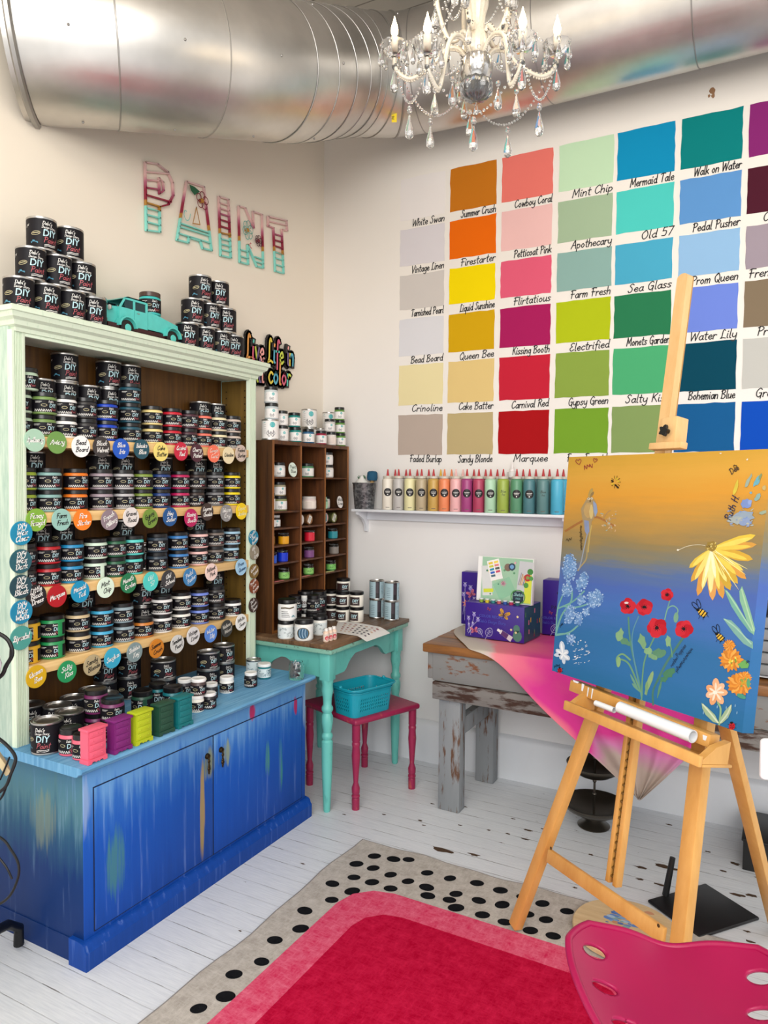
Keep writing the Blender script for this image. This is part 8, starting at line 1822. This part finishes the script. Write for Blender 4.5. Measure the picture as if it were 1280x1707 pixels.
for i in range(5):
    a, b = tips_[order[i]], tips_[order[(i+1) % 5]]; pa, pb = a[0]+Vector((0, 0, a[1]-.004)), b[0]+Vector((0, 0, b[1]-.004)); L = (pa-pb).length; strand(ch0, pa, pb, .125+.03*(i % 2), max(12, int(L/.0085)))
    mid = (pa+pb)/2; mid.z -= .125+.03*(i % 2)+.006; mb = MB(); mb.sphere(mid-Vector((0, 0, .008)), .006, CRY, 8, 5); mb.build('crystal_bead', ch0, angle=.3); drop(ch0, mid-Vector((0, 0, .026)), 1.6)
    # inner strand from column to tip
    c_ = Vector((CHx, CHy, cz(96)))+a[2]*.044; strand(ch0, c_, pa-Vector((0, 0, .01)), .05, 20, .0036)
    c2 = Vector((CHx, CHy, cz(-20)))+a[2]*.06; strand(ch0, c2, a[0]+Vector((0, 0, a[1]+.022)), .03, 24, .0038)
    q = (pa*.5+Vector((CHx, CHy, pa.z))*.5); drop(ch0, Vector((q.x, q.y, cz(150+8*(i % 3)))), 1.5)
# upper scrolls
for k in range(5):
    az = base_az+.55+2*PI*k/5; d = Vector((math.cos(az), math.sin(az), 0)); pr = [(.028, cz(58)), (.040, cz(52)), (.060, cz(66)), (.085, cz(60)), (.110, cz(20)), (.118, cz(-20)), (.105, cz(-55)), (.080, cz(-70)), (.070, cz(-55))]
    path = cr([Vector((CHx, CHy, z))+d*r for r, z in pr], 6); mb = MB(); mb.tube(path, .0068, BEAD, 10); ao = mb.build('scroll_arm', ch0); bd = MB()
    for i in range(0, len(path)): bd.sphere(path[i]+d*.0078, .0036, CRY if i % 2 else BEAD, 6, 4)
    bd.build('bead_edging', ao, angle=.3)
    strand(ao, path[-14], Vector((CHx, CHy, cz(-30)))+Vector((math.cos(az+1.25), math.sin(az+1.25), 0))*.105, .09, 24, .0042)
    q = path[-14]+d*.012; drop(ao, Vector((q.x, q.y, cz(6+10*(k % 2)))), 1.6); drop(ao, Vector((q.x+d.y*.03, q.y-d.x*.03, cz(14))), 1.4); q = path[18]; drop(ao, q-Vector((0, 0, .014)), 1.3)
drop(ch0, Vector((CHx, CHy, cz(167)+.0)), .9); drop(ch0, Vector((CHx-CF.x*.050, CHy-CF.y*.050, cz(98))), 1.2)
mb = MB(); mb.lathe([(0, 3.872), (.06, 3.876), (.065, 3.892), (0, 3.8995)], BEAD, (CHx, CHy, 0), 28); mb.build('ceiling_rose', ch0)
settle()
# ================================================================ light and camera
w = bpy.data.worlds.new('World'); SC.world = w; w.use_nodes = True; nt = w.node_tree; nt.nodes.clear(); wo = nt.nodes.new('ShaderNodeOutputWorld'); bg = nt.nodes.new('ShaderNodeBackground'); tc = nt.nodes.new('ShaderNodeTexCoord'); sp_ = nt.nodes.new('ShaderNodeSeparateXYZ'); rp = nt.nodes.new('ShaderNodeValToRGB')
nt.links.new(tc.outputs['Generated'], sp_.inputs[0]); ma = nt.nodes.new('ShaderNodeMath'); ma.operation = 'MULTIPLY_ADD'; ma.inputs[1].default_value = .5; ma.inputs[2].default_value = .5; nt.links.new(sp_.outputs[2], ma.inputs[0]); nt.links.new(ma.outputs[0], rp.inputs[0])
cr_ = rp.color_ramp; cr_.elements[0].position = .2; cr_.elements[0].color = (.30, .29, .28, 1); cr_.elements[1].position = .75; cr_.elements[1].color = (.95, .97, 1, 1)
e_ = cr_.elements.new(.5); e_.color = (.62, .62, .62, 1)
nt.links.new(rp.outputs[0], bg.inputs[0]); bg.inputs[1].default_value = 1.4; nt.links.new(bg.outputs[0], wo.inputs[0])
def area(name, loc, target, size, energy, col=(1, 1, 1), sy=None):
    l = bpy.data.lights.new(name, 'AREA'); l.energy = energy; l.size = size; l.color = col
    if sy: l.shape = 'RECTANGLE'; l.size_y = sy
    o = bpy.data.objects.new(name, l); COL.objects.link(o); o.location = loc; o.rotation_euler = (Vector(target)-Vector(loc)).to_track_quat('-Z', 'Y').to_euler(); return o
area('window_light', (3.4, -5.6, 2.6), (.8, -.8, 1.1), 3.0, 120, (1, .98, .945), 2.0)
area('shop_light', (1.9, -3.6, 3.85), (1.2, -1.6, .6), 2.6, 52, (1, .95, .87), 1.2)
for i, (tip, zt, d, az) in enumerate(tips_):
    l = bpy.data.lights.new('bulb_glow', 'POINT'); l.energy = .45; l.color = (1, .80, .55); l.shadow_soft_size = .03; o = bpy.data.objects.new('bulb_glow', l); COL.objects.link(o); o.location = (tip.x, tip.y, zt+.135)
cam = bpy.data.cameras.new('camera'); co_ = bpy.data.objects.new('camera', cam); COL.objects.link(co_)
cam.sensor_fit = 'HORIZONTAL'; cam.sensor_width = 36; cam.lens = FPX/1280*36; cam.clip_start = .02
co_.matrix_world = Matrix(((CR.x, CU.x, -CF.x, CAM.x), (CR.y, CU.y, -CF.y, CAM.y), (CR.z, CU.z, -CF.z, CAM.z), (0, 0, 0, 1)))
SC.camera = co_
SC.view_settings.view_transform = 'Standard'; SC.view_settings.look = 'None'; SC.view_settings.exposure = 0.22; SC.view_settings.gamma = 1.0
SC.cycles.use_denoising = True; SC.cycles.max_bounces = 7; SC.cycles.transmission_bounces = 6; SC.cycles.glossy_bounces = 4; SC.cycles.diffuse_bounces = 3; SC.cycles.sample_clamp_indirect = 6; SC.cycles.caustics_refractive = False; SC.cycles.caustics_reflective = False
